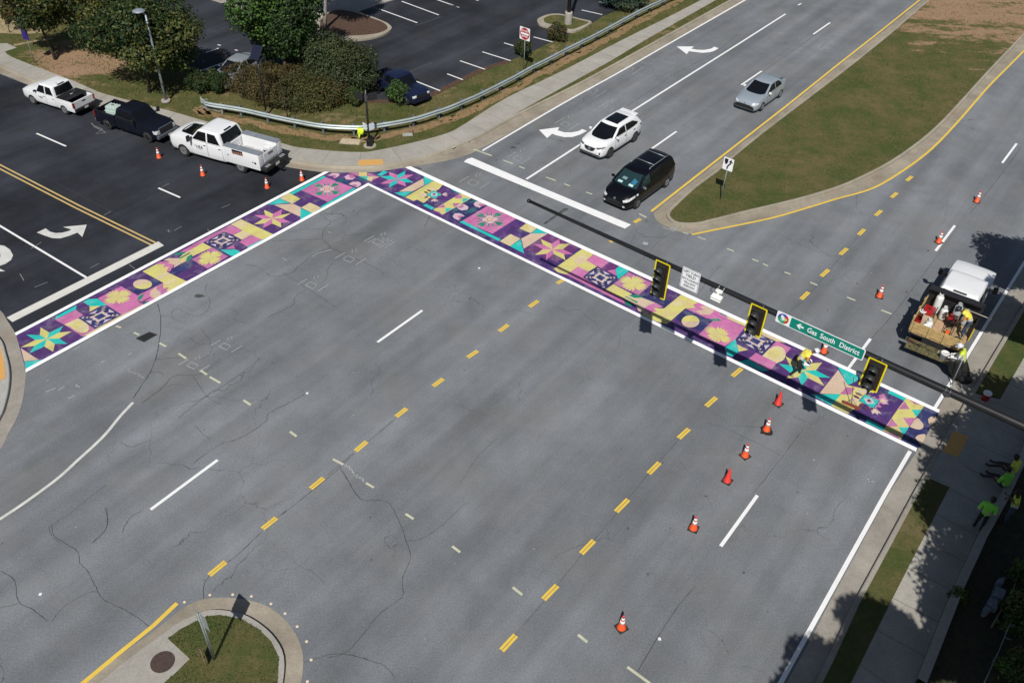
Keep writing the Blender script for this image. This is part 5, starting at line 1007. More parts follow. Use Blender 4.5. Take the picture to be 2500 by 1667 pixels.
P_WHITE = car_paint('paint_white', (.74,.75,.76)); P_BLACK = car_paint('paint_black', (.003,.003,.005)); P_NAVY = car_paint('paint_dark_navy', (.006,.007,.014), .0); P_BLUE = car_paint('paint_dark_blue', (.012,.018,.05), .2); P_SILVER = car_paint('paint_silver', (.36,.41,.46), .35, .3); P_GREY = car_paint('paint_grey_silver', (.30,.33,.35), .35, .32)
def boolean_cut(o, cutter):
    md = o.modifiers.new('cut', 'BOOLEAN'); md.operation = 'DIFFERENCE'; md.object = cutter; md.solver = 'EXACT'
    try: md.material_mode = 'TRANSFER'
    except Exception: pass
    bpy.context.view_layer.update(); dg = bpy.context.evaluated_depsgraph_get(); me = bpy.data.meshes.new_from_object(o.evaluated_get(dg)); o.modifiers.clear(); old = o.data; o.data = me; bpy.data.meshes.remove(old)
HF = [0,.10,.30,.55,.78,.92,1.0]; WF = [.88,.955,1.0,.995,.965,.93,.88]
def lower_body(st, mats, WF=WF):
    """loft of half sections; stations (x, z_bottom, z_top, half_width, crown)"""
    bm = bmesh.new(); rings = []
    for x, zb, zt, hw, cr in st:
        half = [(WF[i]*hw, zb+(zt-zb)*HF[i]) for i in range(7)]+[(hw*.62, zt+cr*.75), (hw*.3, zt+cr*.97)]
        ring = [(y, z) for y, z in half]+[(0, zt+cr)]+[(-y, z) for y, z in half[::-1]]
        rings.append([bm.verts.new((x, y, z)) for y, z in ring])
    n = len(rings[0])
    for a, b in zip(rings[:-1], rings[1:]):
        for k in range(n): bm.faces.new((a[k], a[(k+1)%n], b[(k+1)%n], b[k]))
    for r_ in (rings[0], rings[-1]): bm.faces.new(r_)
    bmesh.ops.recalc_face_normals(bm, faces=bm.faces[:])
    for f in bm.faces: f.smooth = True
    return bm
def greenhouse(xf0, xr0, z0, w0, xf1, xr1, z1, w1, crown=.05, bulge=.10):
    """cabin: base rectangle at z0 rising to the roof at z1 with rounded corners"""
    bm = bmesh.new(); rings = []; T_ = [0,.2,.45,.7,.88,.97,1.0]
    for t in T_:
        e = t**1.0; k = 1-(.0 if t < .88 else (t-.88)*.5)
        xf, xr, w_ = xf0+(xf1-xf0)*(t+.10*t*(1-t)), xr0+(xr1-xr0)*(t-.10*t*(1-t)), w0+(w1-w0)*(t**1.25)
        z = z0+(z1-z0)*(t if t <= .88 else .88+(t-.88)*.9); ins = .0 if t <= .88 else (t-.88)*.55
        xf -= ins; xr += ins; w_ -= ins*.7; pts = []
        ny, nx = 6, 8
        for i in range(ny+1): a = -1+2*i/ny; pts.append((xf-bulge*(a*a)*(1-.3*t), w_*a*1.0))
        for i in range(1, nx): s = i/nx; pts.append((xf-bulge*(1-.3*t)+(xr+bulge*.6-xf+bulge*(1-.3*t))*s, w_*(1+.03*math.sin(math.pi*s))))
        for i in range(ny+1): a = 1-2*i/ny; pts.append((xr+bulge*.6*(a*a), w_*a))
        for i in range(1, nx): s = 1-i/nx; pts.append((xf-bulge*(1-.3*t)+(xr+bulge*.6-xf+bulge*(1-.3*t))*s, -w_*(1+.03*math.sin(math.pi*s))))
        rings.append([bm.verts.new((x, y, z)) for x, y in pts])
    n = len(rings[0])
    for a, b in zip(rings[:-1], rings[1:]):
        for k in range(n): bm.faces.new((a[k], a[(k+1)%n], b[(k+1)%n], b[k]))
    # domed roof by inset rings toward the middle
    last = rings[-1]; cx = sum(v.co.x for v in last)/n
    for s, dz in ((.8,.5),(.5,.85),(.2,1.0)):
        new = [bm.verts.new((cx+(v.co.x-cx)*s, v.co.y*s, rings[-1][0].co.z+crown*dz)) for v in rings[-1]]
        for k in range(n): bm.faces.new((last[k], last[(k+1)%n], new[(k+1)%n], new[k]))
        last = new
    bm.faces.new(last); bm.faces.new(rings[0][::-1])
    bmesh.ops.recalc_face_normals(bm, faces=bm.faces[:])
    for f in bm.faces: f.smooth = True
    return bm
def bvh_of(objs):
    V, F = [], []
    for o in objs:
        b = len(V); V += [o.matrix_local @ v.co if False else v.co.copy() for v in o.data.vertices]; F += [[b+i for i in p.vertices] for p in o.data.polygons]
    return BVHTree.FromPolygons(V, F)
DIRS = {'L': (Vector((0,-1,0)), lambda a, b: Vector((a, 3, b))), 'R': (Vector((0,1,0)), lambda a, b: Vector((a, -3, b))), 'F': (Vector((-1,0,0)), lambda a, b: Vector((6, a, b))), 'B': (Vector((1,0,0)), lambda a, b: Vector((-6, a, b))), 'T': (Vector((0,0,-1)), lambda a, b: Vector((a, b, 5)))}
def decal(tree, side, poly, m, parent, name, off=.006, step=.09, th=0):
    """panel that follows the body: a flat outline projected on to it along one axis"""
    d, mk = DIRS[side]; b2 = bmesh.new(); vs = [b2.verts.new((a, b, 0)) for a, b in poly]
    for t in tessellate_polygon([[Vector((a, b, 0)) for a, b in poly]]):
        try: b2.faces.new([vs[i] for i in t])
        except ValueError: pass
    xs = [p[0] for p in poly]; ys = [p[1] for p in poly]
    for lo, hi, nrm in ((min(xs), max(xs), (1,0,0)), (min(ys), max(ys), (0,1,0))):
        k = int((hi-lo)/step)
        for i in range(1, k+1):
            c = lo+(hi-lo)*i/(k+1); bmesh.ops.bisect_plane(b2, geom=b2.verts[:]+b2.edges[:]+b2.faces[:], plane_co=(c,0,0) if nrm[0] else (0,c,0), plane_no=nrm)
    for v in b2.verts:
        o = mk(v.co.x, v.co.y); hit = tree.ray_cast(o, d)
        if hit[0] is None:
            q = tree.find_nearest(o+d*3); hit = (q[0], q[1]) 
        nn = hit[1] if hit[1].dot(d) < 0 else -hit[1]; v.co = hit[0]+nn*off-d*off*.5
    for f in b2.faces:
        f.normal_update(); f.smooth = True
        if f.normal.dot(d) > 0: f.normal_flip()
    return from_bm(name, b2, m, parent)
def wheel(parent, x, y, r_, w_, rimm, spokes=5, rimr=.60):
    s = 1 if y > 0 else -1; bm = bmesh.new()
    lathe(bm, [(r_*rimr,-w_/2),(r_*.86,-w_/2),(r_*.97,-w_*.36),(r_,-w_*.2),(r_,w_*.2),(r_*.97,w_*.36),(r_*.86,w_/2),(r_*rimr,w_/2),(r_*rimr,-w_/2)], (x,y,r_), 24, axis='Y')
    t = from_bm('tyre', bm, TYRE, parent); bm = bmesh.new(); y0 = y+s*w_*.5
    lathe(bm, [(r_*rimr,0),(r_*rimr*.93,.005),(r_*rimr*.90,-.05)], (x,y0,r_), 24, axis='Y') if s > 0 else lathe(bm, [(r_*rimr,0),(r_*rimr*.93,-.005),(r_*rimr*.90,.05)], (x,y0,r_), 24, axis='Y')
    lathe(bm, [(.0001,-s*.03),(r_*.18,-s*.03),(r_*.16,s*.0),(.0001,s*.0)], (x,y0,r_), 12, axis='Y')
    for k in range(spokes):
        a = 2*math.pi*k/spokes+.3; box(bm, (x+r_*rimr*.52*math.cos(a), y0-s*.03, r_+r_*rimr*.52*math.sin(a)), (r_*rimr*.86, .03, r_*rimr*(.25 if spokes < 7 else .13)), rot=Matrix.Rotation(-a, 3, 'Y'))
    from_bm('rim', bm, rimm, t)
    bm = bmesh.new(); lathe(bm, [(.0001,0),(r_*rimr*.92,0)], (x, y0-s*.07, r_), 20, axis='Y'); from_bm('brake_disc', bm, mat('brake_dark', (.03,.03,.03), .6), t)
def arches(o, axles, r_, hw, depth=.42):
    bm = bmesh.new()
    for x in axles:
        for s in (-1, 1): lathe(bm, [(r_, -depth/2),(r_, depth/2)], (x, s*(hw-depth/2+.12), r_*.86), 28, axis='Y')
    bmesh.ops.recalc_face_normals(bm, faces=bm.faces[:])
    c = from_bm('cutter', bm, WELL); boolean_cut(o, c); bpy.data.objects.remove(c)
def mirror_part(parent, x, y, z, m, big=False):
    s = 1 if y > 0 else -1; bm = bmesh.new()
    if big:
        box(bm, (x, y+s*.30, z+.06), (.12,.22,.34), bev=.03, mi=0); box(bm, (x, y+s*.12, z+.05), (.06,.22,.04), mi=1); box(bm, (x, y+s*.12, z-.04), (.06,.22,.04), mi=1); box(bm, (x-.063, y+s*.30, z+.06), (.01,.17,.28), mi=2)
    else:
        box(bm, (x, y+s*.13, z), (.12,.19,.13), bev=.035, mi=0); box(bm, (x+.01, y+s*.03, z-.03), (.06,.10,.04), mi=1); box(bm, (x-.062, y+s*.13, z), (.006,.15,.09), mi=2)
    from_bm('wing_mirror', bm, [m, TRIM, GLASS], parent)
def side(poly): return poly
def doors(tree, parent, m, polys, handles):
    for s in ('L', 'R'):
        for poly, hd in zip(polys, handles):
            cx = sum(p[0] for p in poly)/len(poly); cz = sum(p[1] for p in poly)/len(poly)
            decal(tree, s, [(cx+(a-cx)*1.0+(.012 if a > cx else -.012), cz+(b-cz)+(.012 if b > cz else -.012)) for a, b in poly], GAP, parent, 'door_seal', .002, .12)
            d = decal(tree, s, poly, m, parent, 'door', .005, .12)
            q, mk = DIRS[s]; hit = tree.ray_cast(mk(*hd), q); p = hit[0]; bm = bmesh.new(); box(bm, p-q*.03, (.16,.035,.03), bev=.01); from_bm('handle', bm, TRIM if m in (P_WHITE,) else m, d)
def place_vehicle(name, fr, rr, wb, hw_face, label, cat, side_seen, h=0.0, group=None, scale=None):
    """stand a vehicle on two wheel contact points of the visible side; local x forward, y left"""
    f, r_ = at(*fr, h), at(*rr, h); d = (f-r_); k = scale or d.length/wb; d.normalize(); left = Vector((-d.y, d.x, 0)); off = left*(hw_face*k)*(-1 if side_seen == 'L' else 1)
    c = (f+r_)/2+off; return empty(name, (c.x, c.y, h), math.atan2(d.y, d.x), label, cat, group, k)
def seats(parent, xs, y=.38, z=.62, m=None, h=.62):
    for x in xs:
        for s in (-1, 1):
            bm = bmesh.new(); box(bm, (x, s*y, z), (.5,.5,.16), bev=.05); box(bm, (x-.26, s*y, z+h*.5), (.14,.48,h), bev=.05); box(bm, (x-.28, s*y, z+h+.1), (.10,.26,.2), bev=.04); from_bm('seat', bm, m or mat('seat_tan', (.30,.27,.22), .8), parent)
def ell(cx, cy, rx, ry, n=14): return [(cx+rx*math.cos(2*math.pi*k/n), cy+ry*math.sin(2*math.pi*k/n)) for k in range(n)]
# ------------------------------------------------------------------ silver saloon
def sedan(root, m, det=True):
    st = [(-2.30,.42,.90,.62,.03),(-2.22,.30,1.00,.76,.03),(-2.0,.22,1.05,.84,.03),(-1.5,.19,1.03,.885,.02),(-.8,.18,.97,.89,0),(0,.18,.95,.89,0),(.7,.18,.96,.89,.02),(1.1,.19,.93,.885,.05),(1.6,.19,.85,.87,.07),(1.95,.19,.78,.83,.07),(2.14,.20,.70,.75,.05),(2.24,.28,.60,.62,.03)]
    b = from_bm('body', lower_body(st, None), [m, WELL], root, 40); arches(b, (1.32,-1.32), .355, .89)
    g = from_bm('cabin', greenhouse(.98,-1.98,.93,.79,.02,-1.12,1.42,.60,.05,.14), [m], root, 40); t = bvh_of([b, g])
    decal(t, 'F', [(-.58,.985),(.58,.985),(.50,1.36),(-.50,1.36)] if False else [(-.66,.965),(.66,.965),(.55,1.345),(-.55,1.345)], GLASS, root, 'windscreen', .006)
    decal(t, 'B', [(-.60,1.02),(.60,1.02),(.48,1.34),(-.48,1.34)], GLASS, root, 'rear_window', .006)
    for s in ('L','R'):
        decal(t, s, [(.70,.985),(.06,1.335),(-.38,1.36),(-.38,.985)], GLASS, root, 'side_window', .006); decal(t, s, [(-.46,.985),(-.46,1.36),(-.95,1.32),(-1.30,1.10),(-1.30,.985)], GLASS, root, 'side_window', .006)
        decal(t, s, [(1.98,.74),(2.15,.70),(2.22,.64),(2.12,.60),(1.75,.68)], HEADL, root, 'headlight', .008); decal(t, s, [(-2.26,.95),(-2.0,.94),(-1.98,.84),(-2.26,.80)], TAILL, root, 'tail_light', .008)
    for s in (-1,1): decal(t, 'F', [(s*.46,.66),(s*.78,.70),(s*.80,.62),(s*.5,.585)], HEADL, root, 'headlight', .008)
    doors(t, root, m, [[(.78,.30),(.74,.94),(-.40,.95),(-.40,.28)],[(-.44,.28),(-.44,.95),(-1.22,.96),(-1.02,.62),(-.96,.28)]], [(-.25,.80),(-1.05,.84)])
    decal(t, 'F', [(-.70,.30),(.70,.30),(.62,.50),(.36,.56),(-.36,.56),(-.62,.50)], TRIM, root, 'grille', .01); decal(t, 'F', [(-.72,.24),(.72,.24),(.70,.29),(-.70,.29)], CHROME, root, 'bumper_trim', .012); decal(t, 'F', ell(0,.62,.05,.04), CHROME, root, 'badge', .012)
    for s in (-1,1): mirror_part(root, .62, s*.80, 1.0, P_WHITE if m is P_SILVER else m)
    for x in (1.32,-1.32):
        for s in (-1,1): wheel(root, x, s*.79, .325, .205, ALLOY, 5)
R_ = place_vehicle('sedan', (1859.6,271.9), (1903.5,239.6), 2.64, .89, 'silver saloon car driving beside the yellow median line', 'car', 'L'); sedan(R_, P_SILVER)
# ------------------------------------------------------------------ white crossover
def suv(root, m):
    st = [(-2.32,.50,1.00,.68,.02),(-2.24,.36,1.08,.80,.02),(-2.0,.26,1.12,.89,.02),(-1.4,.22,1.12,.945,0),(-.6,.22,1.07,.95,0),(.3,.22,1.05,.95,0),(.9,.22,1.06,.945,.03),(1.4,.23,1.02,.93,.06),(1.85,.24,.96,.90,.07),(2.08,.25,.88,.83,.06),(2.20,.28,.78,.74,.04),(2.26,.36,.68,.62,.02)]
    b = from_bm('body', lower_body(st, None), [m, WELL], root, 40); arches(b, (1.36,-1.36), .415, .95)
    g = from_bm('cabin', greenhouse(1.12,-2.22,1.03,.84,.22,-1.72,1.60,.64,.05,.14), [m], root, 40); t = bvh_of([b, g])
    decal(t, 'F', [(-.72,1.07),(.72,1.07),(.60,1.50),(-.60,1.50)], GLASS, root, 'windscreen', .006)
    decal(t, 'B', [(-.64,1.14),(.64,1.14),(.52,1.48),(-.52,1.48)], GLASS, root, 'rear_window', .006); decal(t, 'T', [(.12,-.46),(.12,.46),(-1.12,.46),(-1.12,-.46)], GLASS, root, 'sunroof', .006)
    bm = bmesh.new(); box(bm, (-1.86,0,1.545), (.34,1.16,.07), bev=.03); from_bm('roof_spoiler', bm, m, root)
    for s in ('L','R'):
        decal(t, s, [(.80,1.10),(.25,1.46),(-.30,1.50),(-.30,1.10)], GLASS, root, 'side_window', .006); decal(t, s, [(-.38,1.10),(-.38,1.50),(-1.15,1.46),(-1.72,1.22),(-1.55,1.12)], GLASS, root, 'side_window', .006)
        decal(t, s, [(-2.26,1.02),(-1.92,1.05),(-1.95,.95),(-2.28,.90)], mat('dark_tail_lamp', (.06,.008,.012), .2), root, 'tail_light', .008); decal(t, s, [(1.0,.30),(1.0,.24),(-1.0,.24),(-1.0,.30)], TRIM, root, 'sill_trim', .008)
    for s in (-1,1): decal(t, 'F', [(s*.42,.84),(s*.82,.92),(s*.86,.84),(s*.48,.76)], mat('dark_headlamp', (.10,.11,.12), .15, coat=.5), root, 'headlight', .010); decal(t, 'F', [(s*.66,.48),(s*.74,.48),(s*.74,.62),(s*.68,.62)], TRIM, root, 'fog_lamp', .01)
    doors(t, root, m, [[(.86,.34),(.84,1.06),(-.32,1.07),(-.32,.34)],[(-.36,.34),(-.36,1.07),(-1.36,1.09),(-1.08,.72),(-.92,.34)]], [(-.2,.92),(-1.18,.95)])
    decal(t, 'F', [(-.42,.80),(.42,.80),(.30,.62),(.14,.56),(-.14,.56),(-.30,.62)], TRIM, root, 'grille', .012); decal(t, 'F', ell(0,.70,.09,.09), CHROME, root, 'badge', .02); decal(t, 'F', [(-.74,.36),(.74,.36),(.70,.44),(-.70,.44)], TRIM, root, 'lower_intake', .01); decal(t, 'F', [(-.78,.32),(.78,.32),(.78,.35),(-.78,.35)], CHROME, root, 'bumper_trim', .013)
    for s in (-1,1): mirror_part(root, .78, s*.86, 1.12, m)
    for x in (1.36,-1.36):
        for s in (-1,1): wheel(root, x, s*.84, .375, .24, DALLOY, 10, .7)
R_ = place_vehicle('suv', px('C',[(1430,1420)])[0], px('C',[(1650,1275)])[0], 2.72, .96, 'white crossover car with a dark glass sunroof waiting at the stop line', 'car', 'L'); suv(R_, P_WHITE)
# ------------------------------------------------------------------ black minivan
def minivan(root, m):
    st = [(-2.52,.46,1.02,.74,.02),(-2.44,.32,1.10,.86,.02),(-2.2,.22,1.14,.94,0),(-1.5,.20,1.12,.975,0),(-.5,.20,1.10,.98,0),(.6,.20,1.09,.98,0),(1.2,.20,1.08,.975,.04),(1.7,.21,1.00,.95,.08),(2.05,.22,.90,.90,.09),(2.30,.24,.76,.80,.07),(2.44,.30,.62,.66,.03)]
    b = from_bm('body', lower_body(st, None), [m, WELL], root, 40); arches(b, (1.51,-1.51), .385, .98)
    g = from_bm('cabin', greenhouse(1.62,-2.46,1.06,.88,.62,-2.18,1.70,.68,.05,.16), [m], root, 40); t = bvh_of([b, g])
    decal(t, 'F', [(-.74,1.09),(.74,1.09),(.60,1.60),(-.60,1.60)], GLASS_T, root, 'windscreen', .006); decal(t, 'B', [(-.68,1.16),(.68,1.16),(.56,1.58),(-.56,1.58)], GLASS, root, 'rear_window', .006)
    for s in ('L','R'):
        decal(t, s, [(1.30,1.13),(.72,1.56),(.30,1.59),(.30,1.13)], GLASS_T, root, 'side_window', .006); decal(t, s, [(.20,1.13),(.20,1.59),(-.92,1.60),(-.92,1.13)], GLASS, root, 'side_window', .006); decal(t, s, [(-1.0,1.13),(-1.0,1.60),(-2.0,1.55),(-2.2,1.16)], GLASS, root, 'side_window', .006)
        decal(t, s, [(-2.46,1.08),(-2.26,1.08),(-2.26,.74),(-2.46,.72)], TAILL, root, 'tail_light', .008)
    for s in (-1,1): decal(t, 'F', [(s*.50,.72),(s*.74,.80),(s*.90,.94),(s*.93,.84),(s*.82,.70),(s*.58,.63)], HEADL, root, 'headlight', .012); decal(t, 'F', ell(s*.62,.40,.07,.05), HEADL, root, 'fog_lamp', .01)
    doors(t, root, m, [[(1.15,.34),(1.12,1.08),(.26,1.09),(.26,.32)],[(.20,.32),(.20,1.09),(-.94,1.10),(-.94,.32)]], [(.40,.88),(.05,.88)])
    decal(t, 'F', [(-.42,.62),(.42,.62),(.36,.52),(-.36,.52)], TRIM, root, 'grille', .01); decal(t, 'F', ell(0,.70,.08,.05), CHROME, root, 'badge', .014); decal(t, 'F', [(-.5,.34),(.5,.34),(.46,.44),(-.46,.44)], TRIM, root, 'lower_intake', .01)
    RR = mat('roof_rail', (.30,.32,.34), .4, metal=.5)
    for s in (-1,1): bm = bmesh.new(); tube(bm, [(.1,s*.60,1.70),(0,s*.60,1.78),(-1.75,s*.60,1.79),(-1.85,s*.60,1.71)], .022, 8); from_bm('roof_rail', bm, RR, root)
    for x in (-.35,-1.55): bm = bmesh.new(); tube(bm, [(x,-.6,1.79),(x,.6,1.79)], .022, 8); from_bm('roof_rail', bm, RR, root)
    for s in (-1,1): mirror_part(root, 1.12, s*.90, 1.16, m if s < 0 else CHROME)
    for nm, xy in (('dash_paper', [(1.34,-.52),(1.46,-.50),(1.47,-.22),(1.36,-.22)]),('dash_paper', [(1.36,.20),(1.48,.20),(1.47,.46),(1.35,.47)])): decal(t, 'T', xy, mat('paper_aqua', (.42,.60,.60), .3), root, nm, .009)  # flat pale aqua paper panels set just over the windscreen
    decal(t, 'T', [(1.10,-.34),(1.24,-.40),(1.26,-.10),(1.12,-.06)], mat('seat_pale', (.16,.26,.25), .3), root, 'seat', .009); decal(t, 'T', [(1.02,.30),(1.32,.24),(1.32,.52),(1.1,.56)], mat('blue_cloth', (.03,.14,.24), .3), root, 'dash_cloth', .009)
    for x in (1.51,-1.51):
        for s in (-1,1): wheel(root, x, s*.87, .345, .22, ALLOY if x < 0 else mat('grey_hubcap', (.16,.17,.17), .4, metal=.5), 6)
R_ = place_vehicle('minivan', (1556,510), (1627,458), 3.02, .98, 'black minivan with a roof rack waiting at the stop line by the yellow median', 'minivan', 'L'); minivan(R_, P_BLACK)
# ------------------------------------------------------------------ pickups
LOGO = mat('door_print', (.05,.05,.06), .5)
def logo(t, root, sd, x, z, s=1.0):
    f = 1 if sd == 'R' else -1
    L_ = lambda pts: [(x+f*a*s, z+b*s) for a, b in pts]
    for pts in ([(-.16,.05),(-.13,.05),(-.05,-.04),(-.05,.07),(-.02,.07),(-.02,-.07),(-.05,-.07),(-.13,.02),(-.13,-.07),(-.16,-.07)],[(.0,.08),(.10,.08),(.10,.04),(.04,.04),(.04,.02),(.10,.0),(.10,-.08),(0,-.08),(0,-.04),(.06,-.04),(.06,-.02),(0,.0)],[(.12,-.08),(.17,.09),(.20,.09),(.23,-.08),(.20,-.08),(.19,-.03),(.16,-.03),(.15,-.08)],[(-.24,.09),(-.2,.06),(-.16,.07),(-.18,.03),(-.23,.02)]): decal(t, sd, L_(pts), LOGO, root, 'door_emblem', .009, .2)
    decal(t, sd, L_([(-.17,-.12),(.20,-.12),(.20,-.135),(-.17,-.135)]), mat('door_print_grey', (.25,.25,.25), .5), root, 'door_emblem', .009, .3)
def pickup_front(root, m, wb, hood_z, beltz, roofz, hw, r_, cabx, nose, big=False, mirrors='small', rim=ALLOY, spokes=6, gl=GLASS):
    """cab and bonnet; cabx = (windscreen foot, roof front, roof rear, cab back)"""
    wf, rf, rb, cb = cabx; ax = wb/2
    st = [(cb,.38,beltz,hw*.97,0),(cb+.2,.36,beltz,hw*.985,0),(0,.34,beltz,hw,0),(wf-.1,.34,beltz,hw,0),(wf+.15,.34,hood_z,hw*.985,.06),(ax+.25,.36,hood_z-.02,hw*.975,.08),(nose-.28,.36,hood_z-.07,hw*.95,.07),(nose-.10,.36,hood_z-.12,hw*.92,.05),(nose,.40,hood_z-.20,hw*.87,.02)]
    b = from_bm('body', lower_body(st, None, [.92,.965,1.0,1.0,.99,.975,.955]), [m, WELL], root, 40); arches(b, (ax,), r_*1.17, hw)
    g = from_bm('cabin', greenhouse(wf+.12, cb+.02, beltz-.02, hw*.93, rf+.06, rb-.10, roofz, hw*.80, .035, .08), [m], root, 40); t = bvh_of([b, g]); dz = roofz-beltz
    decal(t, 'F', [(-hw*.83,beltz+.04),(hw*.83,beltz+.04),(hw*.73,roofz-.09),(-hw*.73,roofz-.09)], gl, root, 'windscreen', .006); decal(t, 'B', [(-hw*.80,beltz+.05),(hw*.80,beltz+.05),(hw*.70,roofz-.08),(-hw*.70,roofz-.08)], GLASS, root, 'rear_window', .006)
    decal(t, 'B', [(-.30,roofz-.05),(.30,roofz-.05),(.30,roofz-.005),(-.30,roofz-.005)], TRIM, root, 'brake_lamp', .012)
    mid = (wf+cb)/2-.02
    for s in ('L','R'):
        decal(t, s, [(wf-.16,beltz+.05),(rf+.04,roofz-.13),(mid+.05,roofz-.11),(mid+.05,beltz+.05)], gl, root, 'side_window', .006); decal(t, s, [(mid-.05,beltz+.05),(mid-.05,roofz-.11),(rb+.18,roofz-.13),(cb+.26,beltz+.05)], GLASS, root, 'side_window', .006)
        decal(t, s, [(ax-r_*1.25,.50),(ax-r_*1.05,.46),(cb+.1,.40),(cb+.1,.45)], m, root, 'sill', .02, .2)
    doors(t, root, m, [[(wf-.05,.46),(wf-.05,beltz),(mid+.02,beltz),(mid+.02,.44)],[(mid-.02,.44),(mid-.02,beltz),(cb+.12,beltz),(cb+.12,.44)]], [(mid+.18,beltz-.16),(cb+.28,beltz-.16)])
    for s in (-1,1):
        mirror_part(root, wf-.12, s*hw*.93, beltz+.10, TRIM if mirrors != 'paint' else m, mirrors == 'big')
        wheel(root, ax, s*(hw-.13), r_, .27, rim, spokes)
    return t
def bed(root, m, x0, x1, hw, floor, top, axle, r_, inner=TRIM, tail=True, rim=ALLOY, spokes=6):
    """open pickup bed from cab back x0 to tailgate x1"""
    w_ = .09; L_ = x0-x1; cx = (x0+x1)/2
    for s in (-1,1):
        bm = bmesh.new(); box(bm, (cx, s*(hw-w_/2), (top+.42)/2), (L_, w_, top-.42), bev=.03); b = from_bm('bed_side', bm, [m, WELL], root, 40); arches(b, (axle,), r_*1.17, hw, .5)
        bm = bmesh.new(); box(bm, (cx, s*(hw-w_/2), top+.012), (L_-.04, w_*.9, .02), bev=.006); from_bm('bed_rail', bm, TRIM, b)
    bm = bmesh.new(); box(bm, (cx, 0, floor), (L_-.02, 2*hw-2*w_, .06)); box(bm, (x0-.03, 0, (floor+top)/2), (.05, 2*hw-2*w_, top-floor)); box(bm, (cx,0,.55), (L_*.96,.8,.22)); from_bm('bed_floor', bm, inner, root)
    bm = bmesh.new(); box(bm, (x1+.04, 0, (top+.58)/2), (.08, 2*hw-.20, top-.60), bev=.02); tg = from_bm('tailgate', bm, m, root)
    bm = bmesh.new(); box(bm, (x1-.005,0,top-.16), (.02,.30,.08), bev=.01); from_bm('handle', bm, TRIM, tg)
    bm = bmesh.new(); box(bm, (x1-.06, 0, .56), (.16, 2*hw-.04, .20), bev=.03); from_bm('rear_bumper', bm, TRIM if m in (P_WHITE,) else CHROME, root)
    bm = bmesh.new(); box(bm, (x1-.145, 0, .57), (.01,.32,.14)); from_bm('number_plate', bm, PLATE, root)
    for s in (-1,1):
        bm = bmesh.new(); box(bm, (x1+.03, s*(hw-.035), top-.24), (.10,.12,.40), bev=.02); from_bm('tail_light', bm, TAILL, root); wheel(root, axle, s*(hw-.13), r_, .27, rim, spokes)
# 1: white pickup with folded cover
R_ = place_vehicle('pickup_truck', px('A',[(305,940)])[0], px('A',[(590,1032)])[0], 3.2, .95, 'white pickup with a black folded bed cover, farthest left at the kerb', 'pickup truck', 'L')
t = pickup_front(R_, P_WHITE, 3.2, 1.14, 1.16, 1.86, .95, .395, (1.06,.50,-.72,-1.02), 2.52, mirrors='small'); bed(R_, P_WHITE, -1.04, -2.70, .95, .78, 1.18, -1.6, .395)
for s in ('L','R'): logo(t, R_, s, .55, .86, .9)
decal(t, 'F', [(-.5,.92),(.5,.92),(.5,.62),(-.5,.62)], TRIM, R_, 'grille', .012)
for s in (-1,1): decal(t, 'F', [(s*.52,.96),(s*.82,.98),(s*.82,.80),(s*.52,.80)], HEADL, R_, 'headlight', .012)
bm = bmesh.new(); box(bm, (-1.60,0,1.185), (1.08,1.72,.035), bev=.01); box(bm, (-1.36,0,1.225), (.56,1.70,.04), bev=.01); from_bm('bed_cover', bm, mat('vinyl_black', (.02,.02,.022), .35), R_)
bm = bmesh.new(); box(bm, (-1.62,0,1.25), (.10,.22,.012)); from_bm('cover_label', bm, mat('grey_label', (.4,.4,.4), .5), R_); bm = bmesh.new(); tube(bm, [(-.55,.2,1.83),(-.60,.2,1.90)], .03, 8); from_bm('antenna', bm, TRIM, R_)
# 2: dark navy pickup
R_ = place_vehicle('pickup_truck', px('A',[(1330,1283)])[0], px('A',[(972,1166)])[0], 3.85, 1.02, 'dark navy pickup between the two white trucks, a pale dog crate in its bed', 'pickup truck', 'R')
t = pickup_front(R_, P_NAVY, 3.85, 1.28, 1.30, 1.98, 1.0, .42, (1.22,.62,-.62,-1.0), 2.90, mirrors='big'); bed(R_, P_NAVY, -1.03, -2.98, 1.0, .92, 1.32, -1.925, .42)
decal(t, 'F', [(-.60,1.12),(.60,1.12),(.55,.74),(-.55,.74)], TRIM, R_, 'grille', .015); bm = bmesh.new()
for z in (.82,.92,1.02): box(bm, (2.93,0,z), (.02,1.06,.018))
from_bm('grille_bars', bm, mat('grille_dark', (.05,.05,.06), .4), R_)
decal(t, 'F', [(-.66,1.14),(.66,1.14),(.66,1.18),(-.66,1.18)], CHROME, R_, 'grille_trim', .02)
for s in (-1,1): decal(t, 'F', [(s*.63,1.10),(s*.90,1.08),(s*.90,.80),(s*.62,.78)], HEADL, R_, 'headlight', .014)
for s in ('L','R'): decal(t, s, [(2.55,1.06),(2.86,1.02),(2.86,.80),(2.62,.82)], HEADL, R_, 'headlight', .012)
bm = bmesh.new(); box(bm, (2.95,0,.60), (.20,1.94,.24), bev=.05); from_bm('front_bumper', bm, mat('bumper_steel', (.20,.22,.26), .3, metal=.6), R_); bm = bmesh.new(); box(bm, (3.06,.1,.52), (.01,.34,.15)); from_bm('number_plate', bm, PLATE, R_)
NAVYR = R_
